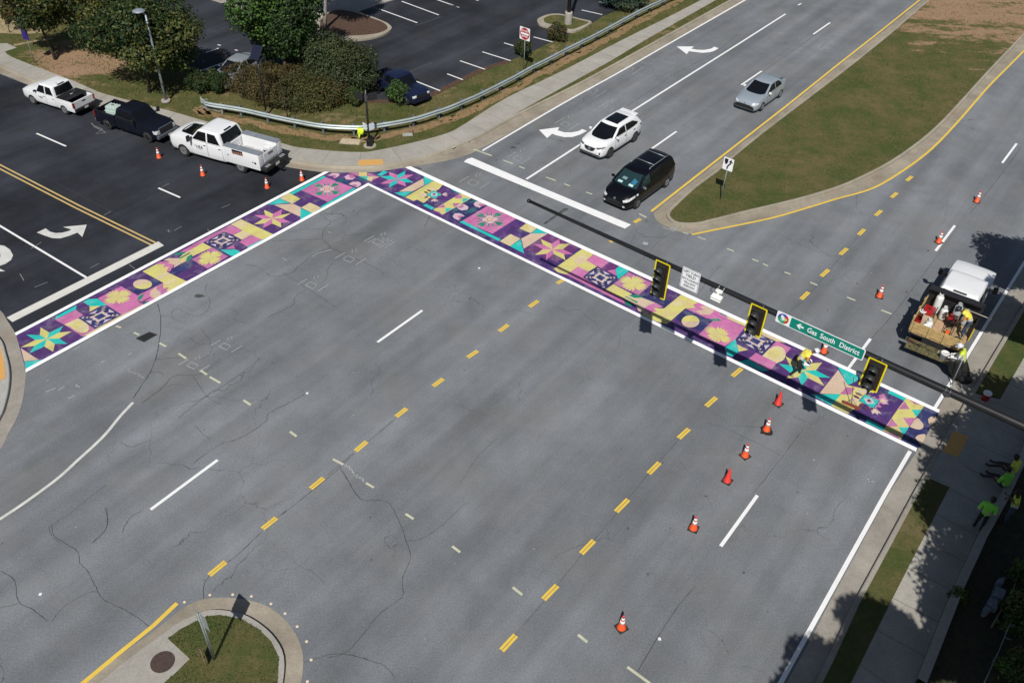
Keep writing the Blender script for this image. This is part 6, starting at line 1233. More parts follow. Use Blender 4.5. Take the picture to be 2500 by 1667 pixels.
# 3: white service-body truck
R_ = place_vehicle('service_truck', px('A',[(1655,1408)])[0], px('A',[(2165,1555)])[0], 4.04, 1.05, 'white crew cab service truck with open tool lockers parked nearest the corner', 'service truck', 'L'); SERV = R_
t = pickup_front(R_, P_WHITE, 4.04, 1.30, 1.30, 2.00, 1.02, .41, (1.36,.72,-.58,-.98), 2.98, mirrors='big')
for s in ('L','R'): logo(t, R_, s, .78, .95, 1.15)
decal(t, 'F', [(-.66,1.10),(.66,1.10),(.62,.70),(-.62,.70)], TRIM, R_, 'grille', .015); bm = bmesh.new(); box(bm, (2.98,0,.56), (.2,1.96,.26), bev=.05); from_bm('front_bumper', bm, TRIM, R_)
for s in (-1,1): decal(t, 'F', [(s*.68,1.08),(s*.92,1.06),(s*.92,.78),(s*.68,.76)], HEADL, R_, 'headlight', .014)
SVM = mat('service_white', (.72,.73,.74), .35); GREYL = mat('locker_lid_grey', (.20,.22,.25), .5, var=.12, vscale=3)
X0, X1 = -1.02, -3.42
for s in (-1,1):
    bm = bmesh.new(); box(bm, ((X0+X1)/2, s*.82, 1.00), (X0-X1, .44, .96), bev=.015); b = from_bm('tool_locker', bm, [SVM, WELL], R_, 40)
    bm = bmesh.new(); 
    for q_ in (0,): prism(bm, [(-.56,-.5),(.56,-.5),(.56,.28),(.40,.50),(-.40,.50),(-.56,.28)], Vector((0,1,0)), .6, 0, Vector((-2.02,s*1.1-(.3),.56)), Vector((1,0,0)), Zv)
    bmesh.ops.recalc_face_normals(bm, faces=bm.faces[:]); c = from_bm('cutter', bm, WELL); boolean_cut(b, c); bpy.data.objects.remove(c)
    bm = bmesh.new(); box(bm, ((X0+X1)/2, s*.82, 1.492), (X0-X1+.02, .46, .03), bev=.008); from_bm('locker_lid', bm, GREYL, b)
    yo = s*1.042
    bm = bmesh.new(); box(bm, (-1.98, yo+s*.004, 1.30), (.72,.012,.26)); from_bm('locker_opening', bm, WELL, b)
    bm = bmesh.new(); rr_ = random.Random(5)
    for k in range(14): box(bm, (-2.28+.045*k, yo+s*.012, 1.22+.02*rr_.uniform(0,3)), (.05,.02,.06+.08*rr_.random()), mi=k % 3)
    from_bm('stored_tools', bm, [mat('tool_red', (.35,.05,.05), .6), mat('tool_tan', (.40,.28,.14), .7), mat('tool_dark', (.06,.04,.04), .7)], b)
    for hx, hz in ((-1.30,1.0),(-2.98,.95)):
        bm = bmesh.new(); box(bm, (hx, yo+s*.01, hz), (.07,.02,.05)); from_bm('latch', bm, TRIM, b)
    bm = bmesh.new(); lathe(bm, [(.0001,0),(.07,0)], (-3.14,yo+s*.008,.92), 14, axis='Y'); from_bm('fuel_cap', bm, TRIM, b)
    for x in (-2.02,): wheel(R_, x, s*.90, .41, .27, ALLOY, 6)
bm = bmesh.new(); box(bm, ((X0+X1)/2,0,.74), (X0-X1,1.24,.08)); box(bm, ((X0+X1)/2,0,.56), (X0-X1,.8,.2)); from_bm('bed_floor', bm, mat('worn_bed', (.40,.40,.40), .7, var=.3, vscale=4), R_)
bm = bmesh.new(); box(bm, (-3.40,0,1.08), (.06,1.20,.55), bev=.02); tg = from_bm('tailgate', bm, SVM, R_); bm = bmesh.new(); box(bm, (-3.44,0,1.2), (.02,.4,.06)); from_bm('handle', bm, TRIM, tg)
bm = bmesh.new(); box(bm, (-3.64,0,.62), (.42,2.04,.22), bev=.03); from_bm('rear_bumper', bm, TRIM, R_); bm = bmesh.new(); box(bm, (-3.86,.02,.63), (.01,.32,.16)); from_bm('number_plate', bm, PLATE, R_)
for q_ in (-.8,-.66,-.52,.52,.66,.8): bm = bmesh.new(); box(bm, (-3.68,q_,.735), (.2,.05,.012)); from_bm('bumper_slot', bm, mat('steel_light', (.4,.4,.42), .5), R_)
bm = bmesh.new(); box(bm, (-3.95,0,.42), (.3,.09,.09)); box(bm, (-4.08,0,.42), (.08,.2,.12)); from_bm('tow_hitch', bm, TRIM, R_)
# cargo in the service truck: separate things
def world_of(root, p): return root.matrix_basis @ Vector(p)
def upd(): bpy.context.view_layer.update()
upd()
def bucket(name, loc, r_, h, m, ml, label, cat, lidr=1.06, handle=True):
    rt = empty(name, tuple(loc), 0, label, cat); bm = bmesh.new(); lathe(bm, [(r_*.86,0),(r_,h*.92),(r_*1.04,h*.93),(r_*1.04,h)], (0,0,0), 20); from_bm('pail', bm, m, rt)
    if ml: bm = bmesh.new(); lathe(bm, [(r_*lidr,h-.03),(r_*lidr*1.02,h+.02),(r_*.9,h+.03),(r_*.88,h+.02),(.0001,h+.02)], (0,0,0), 20); from_bm('lid', bm, ml, rt)
    if handle: bm = bmesh.new(); tube(bm, [(r_*1.05*math.cos(a), r_*.3*0+.02, h*.8-abs(math.sin(a))*h*.35) for a in [k/8*math.pi for k in range(9)]], .006, 5); from_bm('handle', bm, TRIM, rt)
    return rt
PLW = mat('bucket_white', (.72,.73,.74), .45); PLRED = mat('bucket_red', (.42,.03,.03), .45)
bucket('paint_bucket', world_of(SERV,(-2.95,-.30,.79)), .2, .40, PLW, PLW, 'white lidded bucket in the service truck bed by the tailgate', 'bucket')
rt = empty('plastic_jug', tuple(world_of(SERV,(-1.55,.30,.79))), 0, 'translucent cream jug standing behind the cab of the service truck', 'jug'); bm = bmesh.new(); lathe(bm, [(.16,0),(.19,.05),(.19,.34),(.12,.46),(.05,.50)], (0,0,0), 16); from_bm('bottle', bm, mat('jug_cream', (.62,.56,.36), .5), rt); bm = bmesh.new(); lathe(bm, [(.055,.49),(.055,.55),(.0001,.55)], (0,0,0), 12); from_bm('cap', bm, PLW, rt)
rt = empty('fuel_can', tuple(world_of(SERV,(-3.10,.36,.79))), .3, 'red fuel can lying in the service truck bed beside the tailgate', 'fuel can'); bm = bmesh.new(); box(bm, (0,0,.17), (.42,.24,.34), bev=.05); from_bm('can_body', bm, PLRED, rt); bm = bmesh.new(); tube(bm, [(-.12,0,.36),(-.1,0,.42),(.1,0,.42),(.12,0,.36)], .018, 8); from_bm('handle', bm, PLRED, rt); bm = bmesh.new(); tube(bm, [(.16,0,.34),(.24,0,.45)], .02, 8); from_bm('spout', bm, TRIM, rt)
rt = empty('traffic_cone', tuple(world_of(SERV,(-2.75,.12,.92))), 0, 'orange traffic cone lying on its side inside the service truck bed', 'traffic cone'); rt.rotation_euler = (R(82),0,R(40)); SPARECONE = rt
rt = empty('tool_bag', tuple(world_of(SERV,(-1.95,.10,.79))), .4, 'dark red tool bag on the service truck bed behind the jug', 'bag'); bm = bmesh.new(); box(bm, (0,0,.12), (.42,.26,.24), bev=.06); from_bm('bag_body', bm, mat('bag_red', (.22,.03,.05), .7), rt); bm = bmesh.new(); tube(bm, [(-.1,0,.22),(-.06,0,.34),(.06,0,.34),(.1,0,.22)], .015, 6); from_bm('strap', bm, TRIM, rt)
# dog crate in the navy pickup
c = world_of(NAVYR, (-1.45,-.45,.95)); rt = empty('pet_crate', tuple(c), NAVYR.rotation_euler.z+R(8), 'pale green plastic pet crate in the bed of the dark navy pickup', 'pet crate'); CR = mat('crate_green', (.42,.52,.47), .5)
bm = bmesh.new(); box(bm, (0,0,.22), (.86,.58,.40), bev=.06); from_bm('crate_base', bm, CR, rt); bm = bmesh.new(); box(bm, (0,0,.56), (.82,.54,.30), bev=.09); box(bm, (0,0,.42), (.90,.62,.05), bev=.02)
for q_ in (-.3,-.1,.1,.3): box(bm, (q_,0,.60), (.08,.56,.24), bev=.03)
from_bm('crate_top', bm, CR, rt); bm = bmesh.new(); box(bm, (.43,0,.42), (.02,.36,.46)); from_bm('door', bm, TRIM, rt)
bm = bmesh.new(); tube(bm, [(-.1,0,.70),(-.08,0,.76),(.08,0,.76),(.1,0,.70)], .02, 6); from_bm('handle', bm, TRIM, rt)
# ------------------------------------------------------------------ parked cars in the lot
a, b = at(540,218,HZ), at(620,168,HZ); d = (b-a).normalized()
c = (a+b)/2; R_ = empty('parked_car', (c.x,c.y,HZ), math.atan2(-d.y,-d.x), 'grey silver car parked in the lot behind the clipped hedge', 'car', None, .93); sedan(R_, P_GREY)
a, b = at(946,216,HZ), at(1010,248,HZ); d = (b-a).normalized(); c = (a+b)/2
R_ = empty('parked_pickup', (c.x,c.y,HZ), math.atan2(d.y,d.x), 'dark blue pickup parked in the lot at the end of the hedge', 'pickup truck', None, .82)
t = pickup_front(R_, P_BLUE, 3.4, 1.14, 1.16, 1.86, .95, .39, (1.05,.45,-.72,-1.05), 2.62, mirrors='small'); bed(R_, P_BLUE, -1.07, -2.7, .95, .8, 1.18, -1.7, .39)
for s in (-1,1): decal(t, 'F', [(s*.55,1.0),(s*.86,.98),(s*.86,.82),(s*.55,.84)], HEADL, R_, 'headlight', .014)
decal(t, 'F', [(-.5,.96),(.5,.96),(.48,.66),(-.48,.66)], TRIM, R_, 'grille', .012)
# ------------------------------------------------------------------ flatbed work truck
tailm = (at(*px('S',[(240,960)])[0],1.65)+at(*px('S',[(950,1200)])[0],1.65))/2; hoodm = (at(*px('S',[(880,165)])[0],1.3)+at(*px('S',[(1280,340)])[0],1.3))/2
WD = Vector((hoodm.x-tailm.x, hoodm.y-tailm.y, 0)).normalized(); WTL = (v2(hoodm)-v2(tailm)).length
# local x: tail top edge at -3.15
org = Vector((tailm.x, tailm.y, 0))+WD*3.12
R_ = empty('work_truck', (org.x, org.y, 0), math.atan2(WD.y, WD.x), 'white cab work truck with an open timber sided bed full of equipment', 'work truck'); WT = R_
nose = WTL-3.12+.12
t = pickup_front(R_, P_WHITE, 5.5, 1.36, 1.38, 2.08, 1.02, .42, (1.78,1.36,-.30,-.50), nose, mirrors='big')
print('WT', nose, WTL, org)
for q_ in (-.45,.45): bm = bmesh.new(); box(bm, (2.25,q_,1.44), (.2,.03,.02)); from_bm('washer_nozzle', bm, TRIM, R_)
for s in (-1,1): wheel(R_, -1.95, s*.86, .42, .42, ALLOY, 6)
TIM = mat('bed_timber', (.42,.29,.12), .85, var=.18, vscale=3, bump=.15, bscale=20); TIM2 = mat('bed_floor_timber', (.36,.25,.13), .85, var=.25, vscale=4); STEEL = mat('black_steel', (.018,.018,.02), .5, var=.3, vscale=5)
bx0, bx1, bw, fz, tz = -.74, -3.15, 1.16, 1.05, 1.62
bm = bmesh.new()
for k in range(12): box(bm, ((bx0+bx1)/2, -bw+.10+k*(2*bw-.2)/11, fz), (bx0-bx1, (2*bw-.2)/11-.012, .05))
from_bm('bed_floor', bm, TIM2, R_)
bm = bmesh.new(); box(bm, ((bx0+bx1)/2,0,.84), (bx0-bx1,1.0,.22)); box(bm, ((bx0+bx1)/2,0,.98), (bx0-bx1,2*bw,.08)); from_bm('chassis', bm, STEEL, R_)
bm = bmesh.new(); box(bm, (bx0+.0,0,1.62), (.07,2*bw+.1,1.16), bev=.01); box(bm, (bx0-.16,0,2.17), (.36,2*bw+.1,.05)); from_bm('headboard', bm, STEEL, R_)
bm = bmesh.new()
for z in (1.20,1.37,1.54): box(bm, (bx1,0,z), (.045,2*bw,.155), bev=.008)
tg = from_bm('tailgate', bm, TIM, R_); 
for y in (-.98,-.34,.32,.98): bm = bmesh.new(); box(bm, (bx1-.04,y,1.36), (.05,.13,.56), bev=.006); from_bm('batten', bm, TIM, tg)
bm = bmesh.new()
for z in (1.20,1.37,1.54): box(bm, ((bx0+bx1)/2,bw,z), (bx0-bx1,.045,.155), bev=.008)
sb = from_bm('side_board', bm, TIM, R_)
for x in (-1.1,-1.9,-2.7): bm = bmesh.new(); box(bm, (x,bw+.04,1.36), (.12,.05,.56)); from_bm('batten', bm, TIM, sb)
bm = bmesh.new(); box(bm, (-1.45,-bw,1.30), (1.3,.045,.36), bev=.008); from_bm('side_board', bm, STEEL, R_)
bm = bmesh.new(); box(bm, (-1.9,-bw-.05,1.22), (.9,.05,.10)); from_bm('side_marker', bm, mat('yellow_steel', (.55,.40,.02), .5), R_)
bm = bmesh.new(); box(bm, (bx1-.12,0,.70), (.10,2*bw-.06,.16)); box(bm, (bx1-.35,0,.56), (.40,2*bw-.3,.06)); from_bm('rear_bumper', bm, mat('scraped_steel', (.035,.034,.028), .6, col2=(.17,.15,.06), vscale=7), R_)
for y in (.85,-.85): bm = bmesh.new(); box(bm, (bx1-.18,y,.72), (.02,.16,.10)); from_bm('tail_light', bm, TAILL, R_)
bm = bmesh.new(); box(bm, (bx1-.18,-.45,.70), (.02,.26,.12)); from_bm('number_plate', bm, PLATE, R_)
bm = bmesh.new(); tube(bm, [(bx1-.2,1.0,.9),(bx1-.3,1.0,.8),(bx1-.3,.4,.8)], .02, 6); from_bm('step_rail', bm, STEEL, R_)
upd(); TRZ = fz+.026
GASW = mat('gas_white', (.66,.67,.66), .45, var=.1, vscale=6); GASG = mat('gas_grey', (.40,.43,.45), .45, var=.1, vscale=6)
def cylinder(x, y, r_, h, m, label):
    rt = empty('gas_cylinder', tuple(world_of(WT,(x,y,TRZ))), 0, label, 'gas cylinder', 'gas cylinders on the work truck'); bm = bmesh.new(); lathe(bm, [(r_*.7,0),(r_*.72,.04),(r_*.95,.07),(r_,.14),(r_,h-.14),(r_*.9,h-.05),(r_*.5,h),(.0001,h+.01)], (0,0,0), 20); from_bm('tank', bm, m, rt)
    bm = bmesh.new()
    for a0 in (20,200): 
        q = [Vector((r_*.55*math.cos(R(a0+k*14)), r_*.55*math.sin(R(a0+k*14)), 0)) for k in range(10)]
        for i in range(9): bm.faces.new([bm.verts.new(p) for p in (q[i]+Zv*(h-.03), q[i+1]+Zv*(h-.03), q[i+1]+Zv*(h+.13), q[i]+Zv*(h+.13))])
    c_ = from_bm('collar', bm, m, rt); c_.modifiers.new('t','SOLIDIFY').thickness = .008; bm = bmesh.new(); lathe(bm, [(.025,h),(.025,h+.07),(.0001,h+.08)], (0,0,0), 8); box(bm, (.03,0,h+.05), (.07,.03,.03)); from_bm('valve', bm, mat('brass', (.45,.32,.10), .4, metal=.7), rt)
cylinder(-1.12,.62,.17,.98, GASW, 'tallest white gas cylinder at the left front of the truck bed'); cylinder(-1.42,.22,.16,.60, GASW, 'short white gas cylinder between the generator and the red pump'); cylinder(-1.06,-.26,.18,.80, GASG, 'grey gas cylinder leaning by the middle of the black headboard'); cylinder(-1.20,-.66,.15,.70, GASG, 'smaller grey gas cylinder beside the worker in the truck bed'); cylinder(-2.55,.52,.16,.46, GASW, 'short white gas cylinder standing near the timber tailgate')
rt = empty('generator', tuple(world_of(WT,(-1.80,.80,TRZ))), WT.rotation_euler.z, 'red generator in a black tube frame on the left of the truck bed', 'generator'); RED = mat('machine_red', (.36,.012,.015), .35, coat=.3)
bm = bmesh.new(); box(bm, (0,0,.46), (.58,.46,.20), bev=.04); from_bm('fuel_tank', bm, RED, rt); bm = bmesh.new(); box(bm, (0,0,.24), (.5,.40,.30), bev=.03); from_bm('engine', bm, TRIM, rt)
for s in (-1,1): bm = bmesh.new(); tube(bm, [(-.34,s*.27,.02),(-.34,s*.27,.56),(.34,s*.27,.56),(.34,s*.27,.02),(-.34,s*.27,.02)], .02, 8); from_bm('frame', bm, TRIM, rt)
bm = bmesh.new(); lathe(bm, [(.05,.56),(.05,.60),(.0001,.60)], (0,0,0), 12); from_bm('filler_cap', bm, TRIM, rt)
rt = empty('pump_engine', tuple(world_of(WT,(-1.62,-.22,TRZ))), WT.rotation_euler.z, 'small red engine pump in the middle of the truck bed', 'pump'); bm = bmesh.new(); box(bm, (0,0,.42), (.40,.36,.18), bev=.05); from_bm('fuel_tank', bm, RED, rt); bm = bmesh.new(); box(bm, (0,0,.2), (.36,.4,.34), bev=.03); from_bm('engine', bm, TRIM, rt); bm = bmesh.new(); tube(bm, [(-.2,-.2,.3),(-.2,-.2,.62),(-.2,.2,.62),(-.2,.2,.3)], .018, 8); from_bm('handle', bm, RED, rt)
rt = empty('red_crate', tuple(world_of(WT,(-2.30,1.0,TRZ))), WT.rotation_euler.z, 'red plastic crate against the left side board of the truck bed', 'crate'); bm = bmesh.new()
for p_, s_ in (((0,0,.01),(.52,.22,.02)),((.25,0,.14),(.02,.22,.28)),((-.25,0,.14),(.02,.22,.28)),((0,.1,.14),(.52,.02,.28)),((0,-.1,.14),(.52,.02,.28))): box(bm, p_, s_)
from_bm('crate_shell', bm, RED, rt)
rt = empty('cardboard_box', tuple(world_of(WT,(-2.32,.74,TRZ))), WT.rotation_euler.z+.1, 'beige cardboard box beside the red crate in the truck bed', 'box'); CARD = mat('cardboard', (.46,.36,.24), .85, var=.1); bm = bmesh.new(); box(bm, (0,0,.2), (.36,.30,.40), bev=.006); from_bm('carton', bm, CARD, rt)
for s in (-1,1): bm = bmesh.new(); box(bm, (0,s*.08,.405), (.36,.155,.006)); from_bm('flap', bm, CARD, rt)
bucket('paint_bucket', world_of(WT,(-2.78,.55,TRZ)), .15, .30, PLW, PLW, 'white lidded bucket right against the timber tailgate', 'bucket')
bucket('paint_bucket', world_of(WT,(-2.10,1.0,TRZ+.3)), .14, .22, PLW, PLW, 'white tub on top of the red crate behind the generator', 'tub', handle=False)
rt = empty('cable_coil', tuple(world_of(WT,(-2.52,-.78,TRZ))), 0, 'black coiled cable on the truck bed floor near the tailgate', 'cable'); rr_ = random.Random(4)
for k in range(5): bm = bmesh.new(); r0 = .22-.022*k; tube(bm, [(r0*math.cos(a)+.02*rr_.uniform(-1,1), r0*math.sin(a)+.02*rr_.uniform(-1,1), .02+.022*k) for a in [j/22*2*math.pi for j in range(23)]], .017, 6); from_bm('loop', bm, TRIM, rt)
rt = empty('hand_cart', tuple(world_of(WT,(-2.30,-.30,TRZ))), WT.rotation_euler.z, 'black and orange hand cart lying on the truck bed behind the red pump', 'hand cart'); 
for s in (-1,1): bm = bmesh.new(); tube(bm, [(.55,s*.16,.36),(.1,s*.18,.22),(-.55,s*.18,.10)], .016, 6); from_bm('rail', bm, TRIM, rt)
for x in (.45,.1,-.3): bm = bmesh.new(); tube(bm, [(x,-.17,.22+.25*x),(x,.17,.22+.25*x)], .014, 6); from_bm('rung', bm, TRIM, rt)
bm = bmesh.new(); box(bm, (-.18,0,.18), (.26,.16,.12), bev=.03); from_bm('motor', bm, mat('safety_orange', (.75,.12,.02), .5), rt); bm = bmesh.new(); box(bm, (.5,0,.36), (.22,.42,.12), bev=.03); from_bm('control_box', bm, TRIM, rt)
rt = empty('green_board', tuple(world_of(WT,(-2.85,-.25,TRZ))), WT.rotation_euler.z+R(90), 'long green painted board lying along the inside of the tailgate', 'board'); bm = bmesh.new(); box(bm, (0,0,.03), (1.3,.14,.05), bev=.006); from_bm('plank', bm, mat('board_green', (.10,.26,.10), .7, var=.15), rt)
rt = empty('plywood_sheet', tuple(world_of(WT,(-2.1,.12,TRZ))), WT.rotation_euler.z, 'tan plywood offcut lying flat in the middle of the truck bed', 'plywood'); bm = bmesh.new(); box(bm, (0,0,.012), (1.0,.42,.02)); from_bm('panel', bm, mat('ply_tan', (.46,.30,.18), .8, var=.12), rt)
for q_, lb in ((-.95,'lower'),( -.80,'upper')):
    rt = empty('steel_rake', tuple(world_of(WT,(-.95,q_,TRZ+.62))), WT.rotation_euler.z+R(92), 'long pale handled tool resting %s against the black headboard' % ('in front of the worker' if lb == 'lower' else 'above the other one'), 'tool'); bm = bmesh.new(); tube(bm, [(-.7,0,0),(.5,0,.06)], .016, 6); from_bm('shaft', bm, mat('pale_handle', (.5,.46,.38), .6), rt); bm = bmesh.new(); box(bm, (.52,0,.06), (.05,.3,.03)); from_bm('tool_head', bm, STEEL, rt)
bucket('paint_bucket', at(*px('K',[(1975,490)])[0],HZ+.01), .165, .38, PLRED, PLW, 'red bucket with a white lid on the grass under the mast arm', 'bucket')
# ================================================================== TRAFFIC CONES
CO = mat('cone_orange', (.72,.085,.018), .45); CR_ = mat('cone_red', (.62,.04,.03), .45); CW = mat('cone_white', (.80,.78,.76), .5); CBK = mat('cone_base', (.028,.024,.020), .8)
def cone_parts(root, striped, red=False):
    m = CR_ if red else CO; bm = bmesh.new(); box(bm, (0,0,.018), (.37,.37,.036), bev=.012)
    from_bm('base', bm, CBK, root)
    bm = bmesh.new(); lathe(bm, [(.155,.03),(.15,.05),(.135,.06),(.030,.71),(.024,.72),(.018,.72),(.0001,.70)], (0,0,0), 20); from_bm('body', bm, m, root)
    if striped:
        rad = lambda z: .135+(.030-.135)*(z-.06)/.65
        for a, b in ((.32,.46),(.505,.61)): bm = bmesh.new(); lathe(bm, [(rad(a)+.002,a),(rad(a)+.004,a),(rad(b)+.004,b),(rad(b)+.002,b)], (0,0,0), 20); from_bm('collar', bm, CW, root)
        bm = bmesh.new(); lathe(bm, [(rad(.62)+.003,.62),(.034,.715),(.0001,.722)], (0,0,0), 16); from_bm('cone_tip', bm, mat('tip_pink', (.60,.05,.07), .5), root)
protoS = empty('traffic_cone'); cone_parts(protoS, True); protoP = empty('traffic_cone'); cone_parts(protoP, False, True)
CN = [((388.5,386),1,'striped traffic cone on dark asphalt beside the service truck front wheel'),((495.5,429),1,'striped traffic cone on dark asphalt beside the service truck rear wheel'),((652.5,459.5),1,'striped traffic cone just behind the service truck tow hitch'),((737.5,441),1,'striped traffic cone touching the top border of the left crosswalk by the kerb'),
 ((2384,493),1,'striped traffic cone farthest up the right hand road'),((2291,592),1,'striped traffic cone standing beside a white lane dash near the work truck'),((2146.5,724.5),1,'striped traffic cone left of the work truck bed'),((2010.5,860),1,'striped traffic cone half hidden below the green street name sign'),
 ((1899,986),0,'plain red cone without bands nearest the right crosswalk'),((1871,1050),1,'striped cone on a black rubber mat below the right crosswalk'),((1818.5,1113),1,'scuffed striped cone between the two plain red cones'),((1775,1174),0,'plain red cone without bands above the nearest white dash'),((1692.5,1290),1,'striped cone left of the near white lane dash'),((1517,1532),1,'striped traffic cone nearest the camera, alone in the road')]
used = {0: False, 1: False}
for i, (p, st, lb) in enumerate(CN):
    src = protoS if st else protoP
    r_ = src if not used[st] else copy_tree(src); used[st] = True
    r_.location = at(*p); r_.rotation_euler = (0, 0, .9+.35*math.sin(i*2.3)); tag(r_, lb, 'traffic cone', 'traffic cones around the crosswalk work')
    r_.scale = (.92,)*3 if i < 4 else (1.0,)*3
q = at(1871,1052); rt = empty('rubber_mat', (q.x,q.y,.001), .7, 'ragged black rubber mat under a striped cone below the crosswalk', 'mat'); bm = bmesh.new(); poly_faces(bm, [((.27+.05*math.sin(5*a)+.03*math.sin(9*a))*math.cos(a), (.25+.05*math.cos(4*a))*math.sin(a)) for a in [k/22*2*math.pi for k in range(22)]], .01); from_bm('mat_sheet', bm, TRIM, rt)
for ch in list(protoS.children): c = ch.copy(); COL.objects.link(c); c.parent = SPARECONE
SPARECONE['group'] = 'traffic cones around the crosswalk work'; SPARECONE.scale = (.8,)*3
# ================================================================== PEOPLE
SKIN = mat('skin_dark', (.10,.05,.03), .6); SKINL = mat('skin_mid', (.32,.17,.11), .6)
def person(label, loc, rz, J, cols, vest=None, hat=None, group='road workers', hair=None, scale=1.0):
    """J: joint -> (x right, y forward, z up); cols: region -> material"""
    root = empty('person', loc, rz, label, 'person', group, scale)
    rad = dict(pelvis=.135, waist=.125, chest=.15, neckb=.07, neck=.055, head=.085, crown=.07, lsh=.075, rsh=.075, lel=.05, rel=.05, lwr=.034, rwr=.034, lpa=.036, rpa=.036, lhi=.10, rhi=.10, lkn=.068, rkn=.068, lan=.045, ran=.045, lto=.042, rto=.042)
    E = [('pelvis','waist','shirt'),('waist','chest','shirt'),('chest','neckb','shirt'),('neckb','neck','skin'),('neck','head','skin'),('head','crown','skin')]
    for s in 'lr': E += [('chest',s+'sh','shirt'),(s+'sh',s+'el','sleeve'),(s+'el',s+'wr','forearm'),(s+'wr',s+'pa','hand'),('pelvis',s+'hi','trousers'),(s+'hi',s+'kn','trousers'),(s+'kn',s+'an','shin'),(s+'an',s+'to','shoe')]
    bm = bmesh.new(); sk = bm.verts.layers.skin.verify(); V = {}
    for k, r_ in rad.items():
        v = bm.verts.new(J[k]); v[sk].radius = (r_, r_); V[k] = v
    V['pelvis'][sk].use_root = True
    for a, b, _ in E: bm.edges.new((V[a], V[b]))
    o = from_bm('body', bm, [], None); o.modifiers.new('skin','SKIN').use_smooth_shade = True; m2 = o.modifiers.new('sub','SUBSURF'); m2.levels = 1; m2.render_levels = 1
    upd(); me = bpy.data.meshes.new_from_object(o.evaluated_get(bpy.context.evaluated_depsgraph_get())); bpy.data.objects.remove(o)
    names = list(dict.fromkeys(['skin','shirt','sleeve','forearm','hand','trousers','shin','shoe'])); mats_ = [cols.get(n, cols['skin'] if n in ('hand','forearm') else cols['trousers'] if n == 'shin' else cols['shirt']) for n in names]
    bm = bmesh.new(); bm.from_mesh(me); bm.faces.ensure_lookup_table(); seg = [(Vector(J[a]), Vector(J[b]), names.index(c), a, b) for a, b, c in E]
    part = {}
    for f in bm.faces:
        c = f.calc_center_median(); best = min(seg, key=lambda s: (c-seg_pt(c, s[0], s[1])).length/(1 if s[2] not in (1,) else 1.15)); f.material_index = best[2]; part[f.index] = best[3]+best[4]
    # vest: inflated copy of the torso faces
    if vest:
        b2 = bmesh.new(); bm.normal_update(); mp = {}
        for f in bm.faces:
            if part[f.index] in ('waistchest','pelviswaist','chestneckb','chestlsh','chestrsh') or (vest.get('sleeves') and part[f.index] in ('lshlel','rshrel')):
                fs = []
                for v in f.verts:
                    if v not in mp: mp[v] = b2.verts.new(v.co+v.normal*.018)
                    fs.append(mp[v])
                g = b2.faces.new(fs); zc = f.calc_center_median(); g.smooth = True
                ax = (Vector(J['chest'])-Vector(J['pelvis'])); t = (zc-Vector(J['pelvis'])).dot(ax)/ax.length_squared
                g.material_index = 1 if (.30 < t < .50) else (2 if part[f.index] in ('lshlel','rshrel') and vest.get('sleeve_mat') else 0)
        vo = from_bm('vest', b2, [vest['m'], vest.get('band', mat('reflective_band', (.55,.56,.54), .3, metal=.2)), vest.get('sleeve_mat', vest['m'])], root)
    hd = Vector(J['head']); up = (Vector(J['crown'])-Vector(J['neck'])).normalized(); fw = Vector(J.get('look', (0,1,0))).normalized(); fw = (fw-up*fw.dot(up)).normalized(); rt_ = fw.cross(up)
    rot = Matrix((rt_, fw, up)).transposed()
    n0 = len(mats_); mats_ += [mat('eye_white', (.7,.7,.68), .3), mat('eye_dark', (.02,.02,.02), .3), mat('lip', (.25,.08,.07), .5)]
    box(bm, hd+fw*.10-up*.005, (.028,.05,.045), 0, rot, .01)
    for s in (-1, 1):
        box(bm, hd+fw*.082+rt_*s*.032+up*.022, (.026,.014,.012), n0, rot, .004); box(bm, hd+fw*.089+rt_*s*.032+up*.022, (.011,.008,.011), n0+1, rot); box(bm, hd+rt_*s*.088, (.02,.04,.055), 0, rot, .008)
    box(bm, hd+fw*.085-up*.045, (.045,.02,.014), n0+2, rot, .004)
    # hands: four bent fingers and a thumb on each palm
    for s, sg in (('l',-1),('r',1)):
        w_, p_ = Vector(J[s+'wr']), Vector(J[s+'pa']); d = (p_-w_).normalized(); side_ = d.cross(Vector((0,0,1))); side_ = side_.normalized() if side_.length > .1 else Vector((1,0,0)); pal = side_.cross(d); e = p_+d*.03
        for k, L in enumerate((.068,.078,.073,.058)):
            b0 = e+side_*(.030-.020*k); tube(bm, [b0-d*.02, b0+d*L*.5-pal*.006, b0+d*L*.85-pal*.026, b0+d*L*.95-pal*.046], [.0095,.009,.008,.006], 6, names.index('hand'))
        b0 = p_+side_*.035*sg; tube(bm, [b0-d*.01, b0+side_*.028*sg+d*.025, b0+side_*.034*sg+d*.058-pal*.012], [.011,.010,.007], 6, names.index('hand'))
    me2 = bpy.data.meshes.new('body'); bm.to_mesh(me2); bm.free()
    for m_ in mats_: me2.materials.append(m_)
    mesh_obj('body', me2, root)
    if hat:
        bm = bmesh.new(); c = hd+up*.055; lathe(bm, [(.122,-.01),(.120,.03),(.105,.085),(.07,.12),(.0001,.135)], c, 18, rot=rot); lathe(bm, [(.155,-.012),(.150,-.002),(.118,.0)], c, 18, rot=rot); box(bm, c+fw*.14, (.17,.09,.012), 0, rot, .01)
        box(bm, c+up*.12, (.03,.2,.03), 0, rot, .01); from_bm('helmet', bm, hat, root)
    if hair:
        bm = bmesh.new(); lathe(bm, [(.096,-.05),(.104,.02),(.09,.085),(.05,.115),(.0001,.12)], hd+up*.01-fw*.012, 16, rot=rot); from_bm('hair', bm, hair, root)
    return root
def seg_pt(p, a, b):
    d = b-a; t = max(0, min(1, (p-a).dot(d)/max(1e-9, d.length_squared))); return a+d*t
